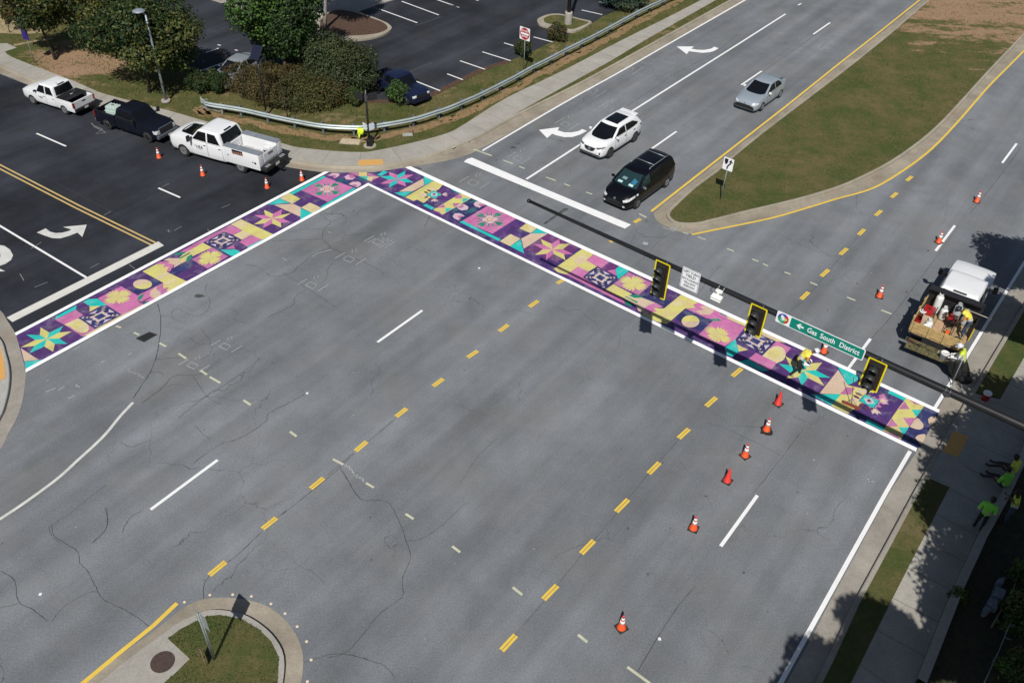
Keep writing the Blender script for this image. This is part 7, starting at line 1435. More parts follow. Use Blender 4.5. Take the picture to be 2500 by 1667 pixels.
def stand(bend=.05, armL=(-.26,.10,.90), armR=(.26,.10,.90), stride=.12, knee=.05, twist=0, lookdown=.2):
    ch = (0, .02+bend*.55, 1.33-bend*.14); nb = (0, .02+bend*.86, 1.47-bend*.28)
    J = dict(pelvis=(0,0,.96), waist=(0,.01+bend*.18,1.12), chest=ch, neckb=nb, neck=(0,.03+bend*1.0,1.54-bend*.34), head=(0,.07+bend*1.15,1.64-bend*.42), crown=(0,.06+bend*1.25,1.72-bend*.46), look=(0,1,-lookdown-bend),
      lhi=(-.095,0,.90), rhi=(.095,0,.90), lkn=(-.11,stride*.5+knee,.50), rkn=(.11,-stride*.3+knee,.50), lan=(-.12,stride,.09), ran=(.12,-stride,.09), lto=(-.14,stride+.17,.045), rto=(.14,-stride+.17,.045))
    for s, sg, wr in (('l',-1,armL), ('r',1,armR)):
        sh = Vector((sg*.20, ch[1]+.01, ch[2]+.06)); w_ = Vector(wr); m = (sh+w_)/2; L = (w_-sh).length; k = math.sqrt(max(.0004, .27**2-(L/2)**2)) if L < .54 else .02
        if L > .54: w_ = sh+(w_-sh).normalized()*.54; m = (sh+w_)/2
        el = m+Vector((sg*.35,-.75,-.45)).normalized()*k; d = (w_-el).normalized()
        J[s+'sh'] = tuple(sh); J[s+'el'] = tuple(el); J[s+'wr'] = tuple(w_); J[s+'pa'] = tuple(w_+d*.07)
    return J
def sit(seat=.42, foot=.55, armL=(-.18,.30,.62), armR=(.18,.30,.62), bend=.08, legs=.12):
    z = seat+.11
    J = dict(pelvis=(0,0,z), waist=(0,bend*.3,z+.17), chest=(0,.01+bend*.8,z+.38), neckb=(0,.02+bend*1.2,z+.52), neck=(0,.04+bend*1.3,z+.59), head=(0,.07+bend*1.5,z+.69), crown=(0,.06+bend*1.5,z+.77), look=(0,1,-.3),
      lhi=(-.10,.03,z-.03), rhi=(.10,.03,z-.03), lkn=(-legs,.46,z-.0), rkn=(legs,.46,z-.0), lan=(-legs-.02,.46+foot*.62,.09), ran=(legs+.02,.46+foot*.7,.09), lto=(-legs-.05,.46+foot*.62+.16,.08), rto=(legs+.05,.46+foot*.7+.16,.08))
    for s, sg, wr in (('l',-1,armL), ('r',1,armR)):
        sh = Vector((sg*.20, J['chest'][1], J['chest'][2]+.06)); w_ = Vector((wr[0],wr[1],wr[2]+seat-.42)); L = (w_-sh).length
        if L > .52: w_ = sh+(w_-sh).normalized()*.52; L = .52
        m = (sh+w_)/2; el = m+Vector((sg*.6,-.5,-.5)).normalized()*math.sqrt(max(.0004,.27**2-(L/2)**2)); J[s+'sh'] = tuple(sh); J[s+'el'] = tuple(el); J[s+'wr'] = tuple(w_); J[s+'pa'] = tuple(w_+(w_-el).normalized()*.07)
    return J
VY = dict(m=mat('vest_yellow', (.80,.68,.10), .6, var=.08, vscale=8)); VG = dict(m=mat('vest_lime', (.18,.62,.05), .6, var=.08, vscale=8), band=mat('vest_band', (.50,.40,.34), .4), sleeves=True); VG2 = dict(m=mat('vest_lime_yellow', (.55,.66,.06), .6, var=.08, vscale=8))
ORANGE = mat('shirt_orange', (.72,.24,.04), .7); NAVYT = mat('navy_trousers', (.012,.014,.022), .8); JEANS = mat('jeans', (.035,.06,.10), .85, var=.2, vscale=9); BOOT = mat('boot_tan', (.26,.20,.14), .8); BLKC = mat('black_cloth', (.014,.013,.014), .8); HATW = mat('helmet_white', (.62,.64,.70), .35, var=.15, vscale=12); HATB = mat('helmet_dark', (.02,.02,.03), .4); GREYS = mat('grey_shirt', (.30,.36,.46), .8); GLOVE = mat('glove_white', (.75,.75,.76), .7); HAIRB = mat('hair_black', (.008,.007,.006), .6)
# worker walking on the mural
F = (at(1932,921)+at(1946,912))/2; Hd = at(1973,848,1.56); dv = v2(Hd)-v2(F); az = math.atan2(dv.y, dv.x); az = az if dv.length > .2 else R(-10)
az = R(-5)
J = stand(.42, (-.10,.46,.92), (.16,.44,.86), .22, .10)
person('worker in yellow vest and white helmet bending forward on the painted crosswalk, carrying white cloth', (F.x,F.y,.012), az-R(90), J, dict(skin=SKIN, shirt=mat('vest_under', (.78,.66,.12), .7), sleeve=ORANGE, forearm=BLKC, hand=GLOVE, trousers=BLKC, shin=BLKC, shoe=BOOT), VY, HATW)
fx = Vector((math.cos(az), math.sin(az), 0)); 
rt = empty('white_cloth', (F.x+fx.x*.32, F.y+fx.y*.32-.10, .82), az, 'bunched white cloth in the hands of the worker on the crosswalk', 'cloth'); bm = bmesh.new()
for k, (p_, s_) in enumerate([((0,0,0),(.26,.20,.12)),((.06,.08,-.08),(.16,.14,.18)),((-.08,-.05,.06),(.18,.12,.10))]): box(bm, p_, s_, rot=Matrix.Rotation(.5*k+.3,3,'X') @ Matrix.Rotation(.7*k,3,'Z'), bev=.04)
from_bm('cloth_folds', bm, GLOVE, rt)
# sweeping worker and push broom
F = at(2117,953); B = at(2077,992); dv = v2(B)-v2(F); az = math.atan2(dv.y, dv.x)
person('dark clothed worker sweeping the mural, mostly hidden behind the rightmost signal head', (F.x,F.y,.012), az-R(90), stand(.25, (-.08,.34,1.12), (.14,.28,.86), .16, .06), dict(skin=SKIN, shirt=BLKC, sleeve=BLKC, forearm=SKIN, trousers=mat('olive_trousers', (.05,.05,.03), .85), shoe=BLKC), dict(m=mat('olive_vest', (.16,.15,.05), .8)), HATB)
rt = empty('push_broom', (B.x,B.y,.0), math.atan2(at(2096,1000).y-at(2057,983).y, at(2096,1000).x-at(2057,983).x), 'wide red brown push broom on the mural left of the medallion', 'broom'); bm = bmesh.new(); box(bm, (0,0,.11), (.78,.08,.05), bev=.01); from_bm('brush_head', bm, mat('broom_wood', (.20,.05,.03), .7), rt); bm = bmesh.new(); box(bm, (0,0,.055), (.76,.10,.09), bev=.01); from_bm('bristles', bm, mat('broom_bristle', (.22,.04,.03), .9), rt)
tip = at(2084,920,1.15)-Vector((B.x,B.y,0)); ri = Matrix.Rotation(-rt.rotation_euler.z, 3, 'Z'); bm = bmesh.new(); tube(bm, [Vector((0,0,.12)), ri @ tip], .014, 8); from_bm('handle', bm, mat('handle_dark', (.05,.04,.04), .6), rt)
for s in (-1,1): bm = bmesh.new(); tube(bm, [(s*.24,0,.13),(s*.1,.02,.24),ri @ (tip*.25)+Vector((0,0,.09))], .009, 6); from_bm('brace', bm, mat('handle_dark', (.05,.04,.04), .6), rt)
# worker standing in the truck bed
upd(); p = world_of(WT, (-2.15,-.95,TRZ)); J = stand(.48, (-.12,.52,.86), (.14,.50,.92), .10, .10)
person('worker in yellow vest, orange sleeves and jeans leaning over inside the work truck bed', tuple(p), WT.rotation_euler.z+R(20), J, dict(skin=SKIN, shirt=mat('vest_under', (.78,.66,.12), .7), sleeve=ORANGE, forearm=SKIN, trousers=JEANS, shoe=BOOT), VY, HATB)
# worker behind the truck with buckets, pole and black sheet
Hh = at(2371,846,1.70); F = Vector((Hh.x-.1,Hh.y-.06,.01)); tgt = at(2325,872,.9); dv = v2(tgt)-v2(F); az = math.atan2(dv.y, dv.x)
person('worker in lime vest and white helmet behind the work truck holding a black plastic sheet', (F.x,F.y,.01), az-R(90), stand(.22, (-.22,.46,1.02), (.16,.44,.98), .10, .04), dict(skin=SKIN, shirt=mat('pale_shirt', (.60,.62,.64), .8), sleeve=mat('pale_shirt', (.60,.62,.64), .8), forearm=GLOVE, hand=GLOVE, trousers=NAVYT, shoe=BLKC), VG2, HATW)
tops = [at(x,y,.98) for x,y in px('Y', [(215,385),(270,378),(330,382),(385,378),(430,380)])]; bots = [at(x,y,.03) for x,y in px('Y', [(268,575),(320,598),(378,618),(425,628),(482,612)])]
c0 = sum(bots, Vector())/5; c0.z = 0; rt = empty('plastic_sheet', tuple(c0), 0, 'large black plastic sheet hanging from the worker behind the work truck to the gutter', 'plastic sheet'); bm = bmesh.new(); G_ = []
T5, B5 = spline(tops, 3), spline(bots, 3)
for r_ in range(9):
    t = r_/8; row = []
    for k in range(len(T5)):
        p = T5[k].lerp(B5[k], t); p = p-c0; p.z = .98*(1-t)**1.0+.03+.03*math.sin(k*1.7+r_); p += NV*(.05*math.sin(k*1.3)*t)+Vector((.03*math.sin(r_*1.1+k*.9),0,0)); row.append(bm.verts.new(p))
    G_.append(row)
for r_ in range(8):
    for k in range(len(T5)-1): bm.faces.new((G_[r_][k],G_[r_][k+1],G_[r_+1][k+1],G_[r_+1][k])).smooth = True
s_ = from_bm('sheet', bm, mat('black_plastic', (.006,.006,.006), .5), rt); s_.modifiers.new('t','SOLIDIFY').thickness = .01
bz = at(2322,940); hp = min([h*.01 for h in range(60,320)], key=lambda h: (v2(at(2355,867,h))-v2(bz)).length); rt = empty('steel_pole', tuple(bz), 0, 'thin grey steel pole standing at the gutter beside the black plastic sheet', 'pole'); bm = bmesh.new(); tube(bm, [(0,0,0), Vector((at(2355,867,hp).x-bz.x, at(2355,867,hp).y-bz.y, hp))], .022, 8); from_bm('shaft', bm, GALV, rt); bm = bmesh.new(); lathe(bm, [(.07,0),(.07,.03),(.03,.05)], (0,0,0), 12); from_bm('foot', bm, GALV, rt)
bb = world_of(WT, (-3.52,-.62,.595)); bucket('paint_bucket', bb, .17, .34, PLW, PLW, 'white bucket on the rear bumper of the work truck, left of the worker', 'bucket')
bb = world_of(WT, (-3.50,-1.0,.595)); bucket('paint_bucket', bb, .14, .26, PLW, PLW, 'smaller white bucket at the right end of the rear bumper', 'bucket')
# shaded group by the footpath
mx_ = R(54)
wall_pts = [at(x,y,HZ) for x,y in [(2580,952),(2499,1087),(2484,1120),(2436,1220),(2400,1285),(2384,1312),(2324,1440),(2232,1669)]]
rt = empty('low_wall', tuple(wall_pts[3]), 0, 'low concrete edging wall along the shaded side of the right footpath', 'wall'); bm = bmesh.new(); w0 = wall_pts[3]; P_ = [p-w0 for p in wall_pts]; Q_ = offset(P_, .28); 
for a, b in ((P_, Q_),):
    band(bm, a, b, .36, .36); band(bm, a, a, .36, -.02); band(bm, b, b, -.02, .36)
from_bm('wall_body', bm, CONC, rt)
def px_ground(x, y, h): q = at(x, y, h); return q
for (tx, ty, legx, legy, lab, cols, v_, hr) in [
   (2484,1137,2401,1119,'person in yellow vest and dark trousers sitting upper right on the low wall', dict(skin=SKIN, shirt=mat('ochre_shirt', (.42,.38,.06), .8), trousers=mat('dark_work_trousers', (.03,.026,.022), .9), shoe=BLKC), VG2, HAIRB),
   (2463,1168,2403,1155,'person in pale blue shirt, lime vest and navy trousers sitting on the low wall', dict(skin=SKINL, shirt=GREYS, trousers=NAVYT, shoe=BLKC), VG, HAIRB)]:
    s_ = at(tx,ty,.95); l_ = at(legx,legy,.2); dv = v2(l_)-v2(s_); az = math.atan2(dv.y, dv.x)
    person(lab, (s_.x,s_.y,HZ), az-R(90), sit(.34,.62), cols, v_, None, 'people resting by the footpath', hr)
f_ = at(2383,1293,HZ); person('person standing with back turned on the footpath in a lime vest with striped bands', (f_.x,f_.y,HZ), R(-32), stand(.03, (-.24,.12,.98), (.20,.20,1.02), .05, .03), dict(skin=SKIN, shirt=VG['m'], sleeve=VG['m'], forearm=SKIN, trousers=BLKC, shoe=BLKC), VG, None, 'people resting by the footpath', HAIRB)
f_ = at(2452,1276,HZ); person('person in jeans and pale lime vest standing at the right edge with one arm raised', (f_.x,f_.y,HZ), R(60), stand(.06, (-.10,.36,1.42), (.20,.22,1.05), .05, .03), dict(skin=SKIN, shirt=mat('pale_lime', (.45,.50,.18), .8), sleeve=mat('pale_lime', (.45,.50,.18), .8), forearm=SKIN, trousers=JEANS, shoe=BLKC), VG2, None, 'people resting by the footpath', HAIRB)
# rocks, stick and rod in the planting bed
ROCK = mat('grey_boulder', (.20,.22,.25), .9, var=.25, vscale=5, bump=.4, bscale=9)
for i, (q, h, lb) in enumerate([([(585,165),(700,140),(640,275),(555,255)],.22,'uppermost of the four grey slabs in the shaded bed, partly leaf covered'),([(560,265),(705,320),(655,455),(512,400)],.30,'largest grey slab in the shaded planting bed'),([(485,405),(597,450),(578,570),(442,510)],.28,'grey slab between the largest and the rounded one'),([(415,518),(522,565),(440,630),(378,622)],.24,'lowest grey slab with a rounded lower edge')]):
    pts = [at(x,y,HZ+h) for x,y in px('X', q)]; c = sum(pts, Vector())/4; c.z = HZ; bm = bmesh.new(); T4 = [bm.verts.new(Vector((p.x-c.x,p.y-c.y,h+.02*(k%2)))) for k, p in enumerate(pts)]; B4 = [bm.verts.new(Vector(((p.x-c.x)*1.12,(p.y-c.y)*1.12,-.05))) for p in pts]
    bm.faces.new(T4); bm.faces.new(B4[::-1]); [bm.faces.new((T4[k],B4[k],B4[(k+1)%4],T4[(k+1)%4])) for k in range(4)]; bmesh.ops.recalc_face_normals(bm, faces=bm.faces[:]); bmesh.ops.bevel(bm, geom=bm.edges[:], offset=.04, segments=2, affect='EDGES')
    o = from_bm('stone_slab', bm, ROCK, None, 40); o.location = c; tag(o, lb, 'stone', 'grey slabs in the planting bed')
a = [at(x,y,HZ+h) for (x,y),h in zip(px('X',[(490,825),(600,640),(745,420),(825,215)]),(.05,.12,.2,.35))]; bm = bmesh.new(); tube(bm, [p-a[0] for p in a], [.035,.035,.03,.02], 7); o = from_bm('fallen_branch', bm, mat('pale_bark', (.20,.16,.10), .9, var=.2)); o.location = a[0]; tag(o, 'pale bare branch lying beside the grey slabs in the shaded bed', 'branch')
a = [at(x,y,HZ+h) for (x,y),h in zip(px('X',[(395,1568),(520,1300),(580,1170),(730,800),(815,615)]),(.5,.5,.5,.5,.5))]; rt = empty('metal_rod', tuple(a[0]), 0, 'long thin metal rod with short prongs at the bottom right corner', 'rod'); bm = bmesh.new(); tube(bm, [p-a[0] for p in a], .012, 6); from_bm('shaft', bm, GALV, rt)
for x, y in ((740,780),(745,800),(670,955),(690,975)):
    p = at(*px('X',[(x,y)])[0], HZ+.5)-a[0]; bm = bmesh.new(); tube(bm, [p, p+Vector((.16,-.03,0))], .008, 5); from_bm('prong', bm, GALV, rt)
for q_ in (0,2,4): bm = bmesh.new(); tube(bm, [a[q_]-a[0], a[q_]-a[0]-Zv*.5], .012, 6); from_bm('support', bm, GALV, rt)
# ================================================================== VEGETATION
def leaf_mat(name, c, t=.5):
    g = NG(name); n = g.noise(1.1, 3, .6); n2 = g.noise(7, 2)
    col = g.mix(g.ramp(n, .35, .65), tuple(x*.75 for x in c)+(1,), tuple(x*1.25 for x in c)+(1,)); col = g.mix(g.ramp(n2, .3, .7, 0, .35), col, tuple(x*.55 for x in c)+(1,))
    m = g.done(col, .55, .3); nt = m.node_tree; tr = nt.nodes.new('ShaderNodeBsdfTranslucent'); nt.links.new(col, tr.inputs['Color']); ms = nt.nodes.new('ShaderNodeMixShader'); ms.inputs[0].default_value = .22
    nt.links.new(g.b.outputs[0], ms.inputs[1]); nt.links.new(tr.outputs[0], ms.inputs[2]); nt.links.new(ms.outputs[0], nt.nodes['Material Output'].inputs['Surface']); return m
def leaves(name, blobs, n, size, mats_, parent, shell=.45, up=.35, aspect=.6, seed=0, gaps=.0):
    """thousands of small bent leaf sprays spread through ellipsoid blobs"""
    rg = np.random.default_rng(seed+11); B = np.array(blobs, float); vol = (B[:,3]*B[:,4]*B[:,5])**.72; idx = rg.choice(len(B), n, p=vol/vol.sum()); b = B[idx]
    d = rg.normal(size=(n,3)); d /= np.linalg.norm(d, axis=1)[:,None]; r = (shell+(1-shell)*rg.random(n)**.55); r *= 1+.10*np.sin(d[:,0]*7+idx*1.3)*np.sin(d[:,1]*6+idx)+.06*rg.normal(size=n)
    c = b[:,:3]+d*r[:,None]*b[:,3:6]
    if gaps:
        k = (np.sin(c[:,0]*2.1+1)+np.sin(c[:,1]*2.3+2)+np.sin(c[:,2]*2.6))/3; keep = k > -1+gaps; c, d, n = c[keep], d[keep], int(keep.sum()); idx = idx[keep]
    nr = d+rg.normal(size=(n,3))*.75+np.array([0,0,up]); nr /= np.linalg.norm(nr, axis=1)[:,None]
    t = np.cross(nr, rg.normal(size=(n,3))); t /= np.linalg.norm(t, axis=1)[:,None]; s = np.cross(nr, t); sz = size*(.6+.8*rg.random(n))[:,None]
    # a spray = two quads folded along the midrib
    m0 = c-t*sz*.5; m1 = c+t*sz*.5; l0 = c+s*sz*aspect*.5-nr*sz*.12; l1 = c-s*sz*aspect*.5-nr*sz*.12
    V = np.stack([m0, l0, m1, l1], 1).reshape(-1,3); F = np.arange(4*n).reshape(n,4); T = np.concatenate([F[:,[0,1,2]], F[:,[0,2,3]]])
    me = bpy.data.meshes.new(name); me.vertices.add(len(V)); me.vertices.foreach_set('co', V.ravel().astype(np.float32)); me.loops.add(len(T)*3); me.loops.foreach_set('vertex_index', T.ravel().astype(np.int32)); me.polygons.add(len(T)); me.polygons.foreach_set('loop_start', np.arange(0,len(T)*3,3,dtype=np.int32))
    cl = (rg.random(len(B))*len(mats_)).astype(int)[idx]; mi = np.where(rg.random(n) < .45, cl, (rg.random(n)*len(mats_)).astype(int)) % len(mats_); me.polygons.foreach_set('material_index', np.concatenate([mi,mi]).astype(np.int32))
    for m in mats_: me.materials.append(m)
    me.update(); me.validate(); return mesh_obj(name, me, parent)
BARK = mat('bark_brown', (.055,.04,.03), .9, var=.3, vscale=6, bump=.5, bscale=18); BARKP = mat('bark_pale', (.26,.24,.21), .9, var=.25, vscale=6)
def trunk(parent, h, r_, lean=(0,0), limbs=5, reach=1.2, m=None, seed=0):
    rr_ = random.Random(seed); bm = bmesh.new(); P_ = [Vector((lean[0]*t, lean[1]*t, h*t)) for t in (0,.25,.5,.75,1)]; P_ = [p+Vector((rr_.uniform(-.04,.04), rr_.uniform(-.04,.04), 0)) if i else p for i, p in enumerate(P_)]
    tube(bm, P_, [r_*1.25, r_, r_*.85, r_*.6, r_*.3], 9)
    for k in range(limbs):
        t = .45+.5*k/limbs; i = min(3, int(t*4)); s = P_[i].lerp(P_[i+1], t*4-i); a = k*2.4+rr_.random(); e = s+Vector((math.cos(a)*reach, math.sin(a)*reach, reach*.75)); tube(bm, [s, s.lerp(e,.5)+Vector((0,0,-.06)), e], [r_*.42, r_*.28, r_*.08], 6)
    return from_bm('trunk', bm, m or BARK, parent)
L_G = leaf_mat('leaf_green', (.045,.088,.020)); L_DG = leaf_mat('leaf_dark_green', (.022,.046,.014)); L_Y = leaf_mat('leaf_olive_yellow', (.115,.115,.026)); L_O = leaf_mat('leaf_rust', (.11,.080,.026)); L_BG = leaf_mat('leaf_bright_green', (.075,.15,.030)); L_GR = leaf_mat('leaf_grey_green', (.062,.082,.038)); L_BL = leaf_mat('leaf_blue_green', (.060,.105,.085)); L_RB = leaf_mat('leaf_red_brown', (.105,.068,.028)); L_HG = leaf_mat('leaf_hedge_green', (.062,.070,.022)); L_OL = leaf_mat('leaf_olive', (.095,.105,.028))
def blobset(cx, cy, cz, rx, ry, rz, n, seed, k=.52):
    rr_ = random.Random(seed); o = [(cx,cy,cz,rx*.72,ry*.72,rz*.75)]
    for i in range(n):
        a = i*2.399+rr_.random()*.5; e = math.asin(-1+2*(i+.5)/n); f = .62; o.append((cx+rx*f*math.cos(a)*math.cos(e), cy+ry*f*math.sin(a)*math.cos(e), cz+rz*f*math.sin(e), rx*k*rr_.uniform(.7,1.15), ry*k*rr_.uniform(.7,1.15), rz*k*rr_.uniform(.7,1.1)))
    return o
def tree(base, cz, r3, n, size, mats_, label, h=None, tr=.12, off=(0,0), seed=0, bark=None, blobs=9, z0=HZ, group=None, gaps=.25):
    b = at(*base, z0) if len(base) == 2 else Vector(base); rt = empty('tree', tuple(b), 0, label, 'tree', group)
    leaves('crown', blobset(off[0], off[1], cz, *r3, blobs, seed), int(n*2.1), size*.72, mats_, rt, seed=seed, gaps=gaps); trunk(rt, h or cz, tr, off, 6, min(r3)*.6, bark, seed); return rt
tree((136,146), 3.7, (2.1,2.0,1.9), 5200, .26, [L_G,L_DG,L_OL,L_O,L_DG], 'thin trunked young tree with olive and rust leaves beside the purple banner post', off=(-.75,.4), seed=1, tr=.09)
tree((245,128), 3.5, (3.3,2.7,2.9), 10500, .27, [L_G,L_DG,L_GR,L_Y], 'broad dark green tree with a pale trunk between the two smaller trees', off=(.1,1.2), seed=2, bark=BARKP, tr=.14)
tree((365,226), 3.7, (3.9,3.0,2.35), 12500, .27, [L_Y,L_G,L_OL,L_DG,L_OL,L_DG], 'wide olive yellow tree behind the grey street lamp', off=(.35,.8), seed=3, tr=.10)
tree((705,196), 4.9, (2.9,2.5,4.3), 16000, .28, [L_BG,L_DG,L_G,L_DG,L_DG], 'tall bright green tree rising over the clipped hedge', off=(-.2,.4), seed=4, tr=.16)
tree((793,72), 5.2, (2.6,2.6,2.3), 6500, .28, [L_G,L_BG,L_DG], 'green tree growing from the mulch island in the parking lot', off=(.5,.6), seed=5, bark=BARKP, tr=.13, z0=HZ+.14)
tree((18,60), 3.2, (2.2,2.0,2.0), 3500, .28, [L_DG,L_G], 'dark tree cut by the top left corner of the picture', off=(-.9,2.2), seed=6)
sl_ = at(25,80,HZ); rt = empty('sapling', tuple(sl_), 0, 'tiny rust leaved sapling near the top left corner', 'sapling'); leaves('crown', [(.05,.1,1.2,.38,.38,.42)], 260, .15, [L_O,L_Y], rt, seed=31); trunk(rt, 1.1, .03, (.05,.1), 2, .2, None, 31)
sl_ = at(703,290,HZ); rt = empty('sapling', tuple(sl_), 0, 'slender bare sapling standing in front of the clipped hedge', 'sapling'); bm = bmesh.new(); tube(bm, [(0,0,0),(-.05,0,1.2),(-.2,.1,2.4),(-.15,.1,3.1)], [.035,.03,.022,.008], 7); tube(bm, [(-.18,.08,2.0),(-.5,.1,2.6),(-.62,.1,3.0)], [.018,.012,.006], 6); from_bm('trunk', bm, BARK, rt); leaves('crown', [(-.2,.1,3.0,.35,.3,.4),(-.6,.1,2.9,.25,.25,.3)], 90, .14, [L_O,L_RB], rt, seed=32)
def shrub(pix, r3, n, size, mats_, label, cz=None, seed=0, cat='shrub', group=None, shell=.6, blobs=7, name='shrub', off=(0,0)):
    b = at(*pix, HZ); rt = empty(name, tuple(b), 0, label, cat, group); z = cz if cz is not None else r3[2]*.85
    leaves('foliage', blobset(off[0], off[1], z, *r3, blobs, seed), int(n*1.7), size*.78, mats_, rt, shell=shell, seed=seed)
    bm = bmesh.new()
    for k in range(4): a = k*1.7+seed; tube(bm, [(0,0,-.02),(r3[0]*.3*math.cos(a), r3[1]*.3*math.sin(a), z)], [.035,.012], 5)
    from_bm('stems', bm, BARK, rt); return rt
shrub((488,222), (.85,.85,.80), 1900, .15, [L_DG,L_HG,L_DG], 'left of the two round dark shrubs in front of the silver parked car', seed=41); shrub((532,224), (.95,.85,.85), 2300, .15, [L_DG,L_HG,L_G], 'right of the two round dark shrubs, touching the clipped hedge', seed=42)
b = at(712,262,HZ); rt = empty('hedge', tuple(b), 0, 'long clipped hedge with reddish brown top behind the guardrail', 'hedge'); hb = []
for i, (x, y, r_, h) in enumerate([(590,222,1.25,1.05),(632,236,1.45,1.15),(680,252,1.6,1.2),(728,262,1.65,1.2),(772,262,1.6,1.15),(806,254,1.4,1.05),(660,225,1.3,1.1),(720,232,1.4,1.15),(780,236,1.4,1.1)]):
    q = at(x,y-6,HZ)-b; hb.append((q.x,q.y,.62*h+.05,r_,r_*.95,h*.92))
leaves('foliage', hb, 30000, .11, [L_HG,L_HG,L_HG,L_RB,L_HG,L_OL,L_HG], rt, shell=.82, up=.9, seed=43); bm = bmesh.new()
for q in hb: tube(bm, [(q[0],q[1],-.02),(q[0]+.1,q[1],.6)], [.05,.02], 5)
from_bm('stems', bm, BARK, rt)
shrub((838,232), (2.7,1.75,1.9), 12500, .17, [L_GR,L_HG,L_DG,L_GR], 'big dark evergreen bush between the hedge and the blue parked pickup', seed=44, blobs=12, off=(0,.5), cz=1.55)
shrub((790,205), (1.7,1.5,1.9), 5000, .17, [L_GR,L_DG,L_HG], 'upright grey green bush under the tall bright green tree', seed=52, cz=1.9)
shrub((866,257), (.62,.6,.72), 1100, .15, [L_G,L_HG], 'small green shrub at the front foot of the big evergreen bush', seed=45); shrub((975,252), (.85,.75,.85), 1700, .16, [L_G,L_GR,L_BG], 'leafy shrub in front of the dark blue parked pickup', seed=46)
shrub((1277,136), (.72,.7,.7), 1300, .15, [L_DG,L_HG], 'round dark shrub behind the do not enter sign post', seed=47); shrub((1360,100), (.85,.75,.75), 1600, .15, [L_DG,L_RB,L_HG], 'round dark shrub at the edge of the grass light pole island', seed=48)
sp = at(1522,30,HZ); rt = empty('spruce_shrub', tuple(sp), 0, 'low spreading blue green conifer behind the guardrail at the top', 'conifer'); leaves('foliage', blobset(0,.9,1.0,2.3,1.7,1.2,12,49,.42), 6500, .24, [L_BL,L_BL,L_GR], rt, shell=.35, aspect=.28, seed=49); trunk(rt, 1.4, .09, (0,.6), 6, .9, None, 49)
# shade trees outside the right frame edge; last three added to block sky light
SH = [((9.2,6.0),9.6,2.0,'a'),((11.4,7.4),10.2,1.7,'b'),((14.6,9.3),8.2,1.9,'c'),((16.6,12.2),8.0,2.9,'d'),((16.9,15.5),8.0,2.2,'e'),((18.3,17.9),7.6,2.3,'f'),((20.6,20.9),7.0,2.4,'g'),((22.6,28.4),6.6,1.8,'h'),((25.2,32.2),7.0,2.5,'i'),((20.5,15.5),8.5,3.2,'j'),((15.4,7.6),10.6,2.6,'k'),((19.6,10.8),9.6,3.0,'l')]
lb_ = ['leafy shade tree below the bottom right corner of the view','tall shade tree leaning over the bottom right kerb','shade tree over the lower end of the right footpath','largest shade tree over the dark planting bed','shade tree over the grey slabs in the bed','shade tree behind the resting people','shade tree beside the signal mast pole','small shade tree by the work truck','shade tree farthest up the right hand road','wide shade tree at the back of the planting bed','high shade tree beyond the lower corner of the planting bed','broad shade tree far outside the lower right corner']
for i, ((x,y),z,r_,k) in enumerate(SH):
    bx, by = x+(3.0 if i > 1 else 1.0), y-(1.5 if i > 1 else 4.0); tree((bx,by,HZ-.02), z-HZ, (r_,r_,r_*.75), int(3600*r_), .30, [L_G,L_DG,L_BG], lb_[i], h=z, off=(x-bx,y-by), seed=60+i, tr=.16, group='shade trees right of the footpath', gaps=.22)
for i, (p_, r_, lb) in enumerate([((2472,1650),.75,'broad leaved shrub catching sun in the bottom right corner'),((2480,1500),.7,'broad leaved shrub beside the thin metal rod'),((2492,1418),.6,'broad leaved shrub behind the largest grey slab'),((2462,1540),.45,'small broad leaved shrub between the rod and the corner'),((2335,1460),.35,'low tuft of green leaves at the dark edge of the footpath')]): shrub(p_, (r_,r_,r_*.8), int(420*r_/.5), .17, [L_BG,L_G,L_Y], lb, seed=80+i, shell=.3)
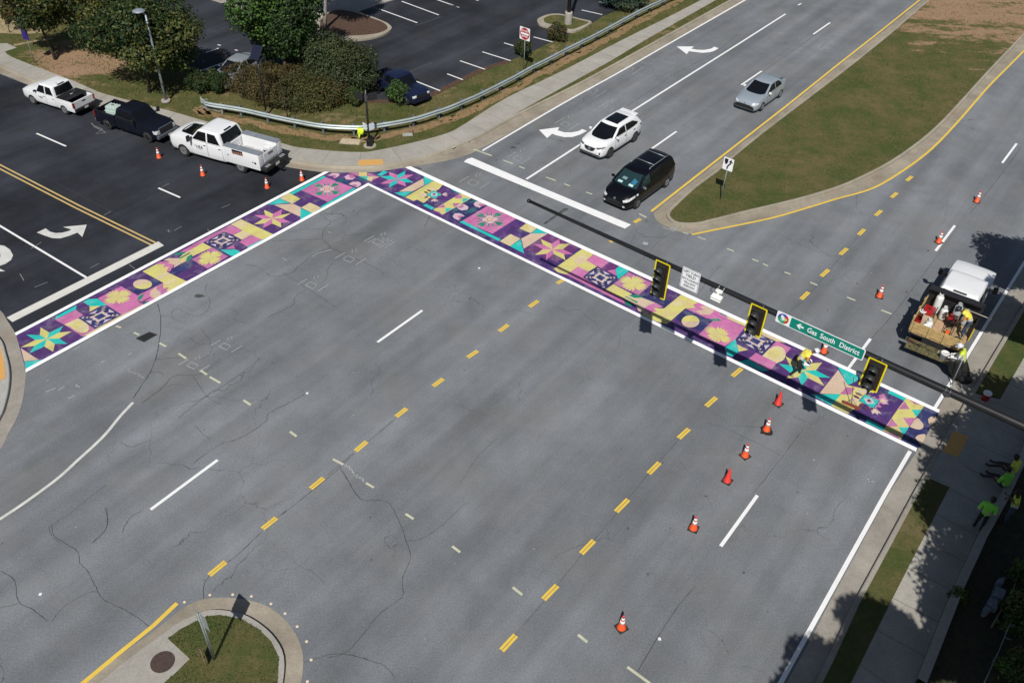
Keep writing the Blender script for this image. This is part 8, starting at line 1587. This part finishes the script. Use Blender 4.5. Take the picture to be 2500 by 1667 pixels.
# grass tufts
def inside(pts, X, Y):
    P_ = np.array([(p[0], p[1]) for p in pts]); x0, y0 = P_[:,0], P_[:,1]; x1, y1 = np.roll(x0,-1), np.roll(y0,-1); r_ = np.zeros(len(X), bool)
    for a, b, c, d in zip(x0, y0, x1, y1):
        if b == d: continue
        k = ((b > Y) != (d > Y)) & (X < (c-a)*(Y-b)/(d-b)+a); r_ ^= k
    return r_
def tufts(name, poly, holes, z, n, size, mats_, seed, box_):
    rg = np.random.default_rng(seed); X = rg.uniform(box_[0], box_[1], n); Y = rg.uniform(box_[2], box_[3], n); k = inside(poly, X, Y)
    for h in holes: k &= ~inside(h, X, Y)
    cl = np.sin(X*1.7+np.sin(Y*1.1))+np.sin(Y*2.1+1.3*np.sin(X*.9)); k &= cl+rg.normal(size=n)*.9 > -.5
    X, Y = X[k], Y[k]; m = len(X); a = rg.uniform(0, math.tau, m); h = size*(.5+rg.random(m)); w_ = size*.22*(.6+rg.random(m)); lx, ly = rg.normal(size=m)*size*.55, rg.normal(size=m)*size*.55
    b0 = np.stack([X-np.cos(a)*w_, Y-np.sin(a)*w_, np.full(m, z-.01)], 1); b1 = np.stack([X+np.cos(a)*w_, Y+np.sin(a)*w_, np.full(m, z-.01)], 1); t = np.stack([X+lx, Y+ly, z+h], 1)
    V = np.stack([b0,b1,t],1).reshape(-1,3); me = bpy.data.meshes.new(name); me.vertices.add(3*m); me.vertices.foreach_set('co', V.ravel().astype(np.float32)); me.loops.add(3*m); me.loops.foreach_set('vertex_index', np.arange(3*m, dtype=np.int32)); me.polygons.add(m); me.polygons.foreach_set('loop_start', np.arange(0,3*m,3,dtype=np.int32)); me.polygons.foreach_set('material_index', (rg.random(m)*len(mats_)).astype(np.int32))
    for q in mats_: me.materials.append(q)
    me.update(); me.validate(); o = mesh_obj(name, me); tag(o, kind='stuff'); return o
BL1 = leaf_mat('blade_green', (.085,.105,.028)); BL2 = leaf_mat('blade_tan', (.20,.155,.06)); BL3 = leaf_mat('blade_dark', (.05,.068,.02))
tufts('grass', mg, [], .146, 150000, .075, [BL1,BL2,BL3,BL2], 1, (4,62,34,95))
VG_POLY = offset(K1, .2)+FAR
tufts('grass', VG_POLY, [walk_poly, LOT], HZ+.002, 330000, .08, [BL1,BL2,BL3,BL2], 2, (-48,40,42,92))
tufts('grass', [at(x,y,.14) for x,y in M3G], [], .142, 14000, .06, [BL1,BL3,BL3], 3, (-12,-4,12,19))
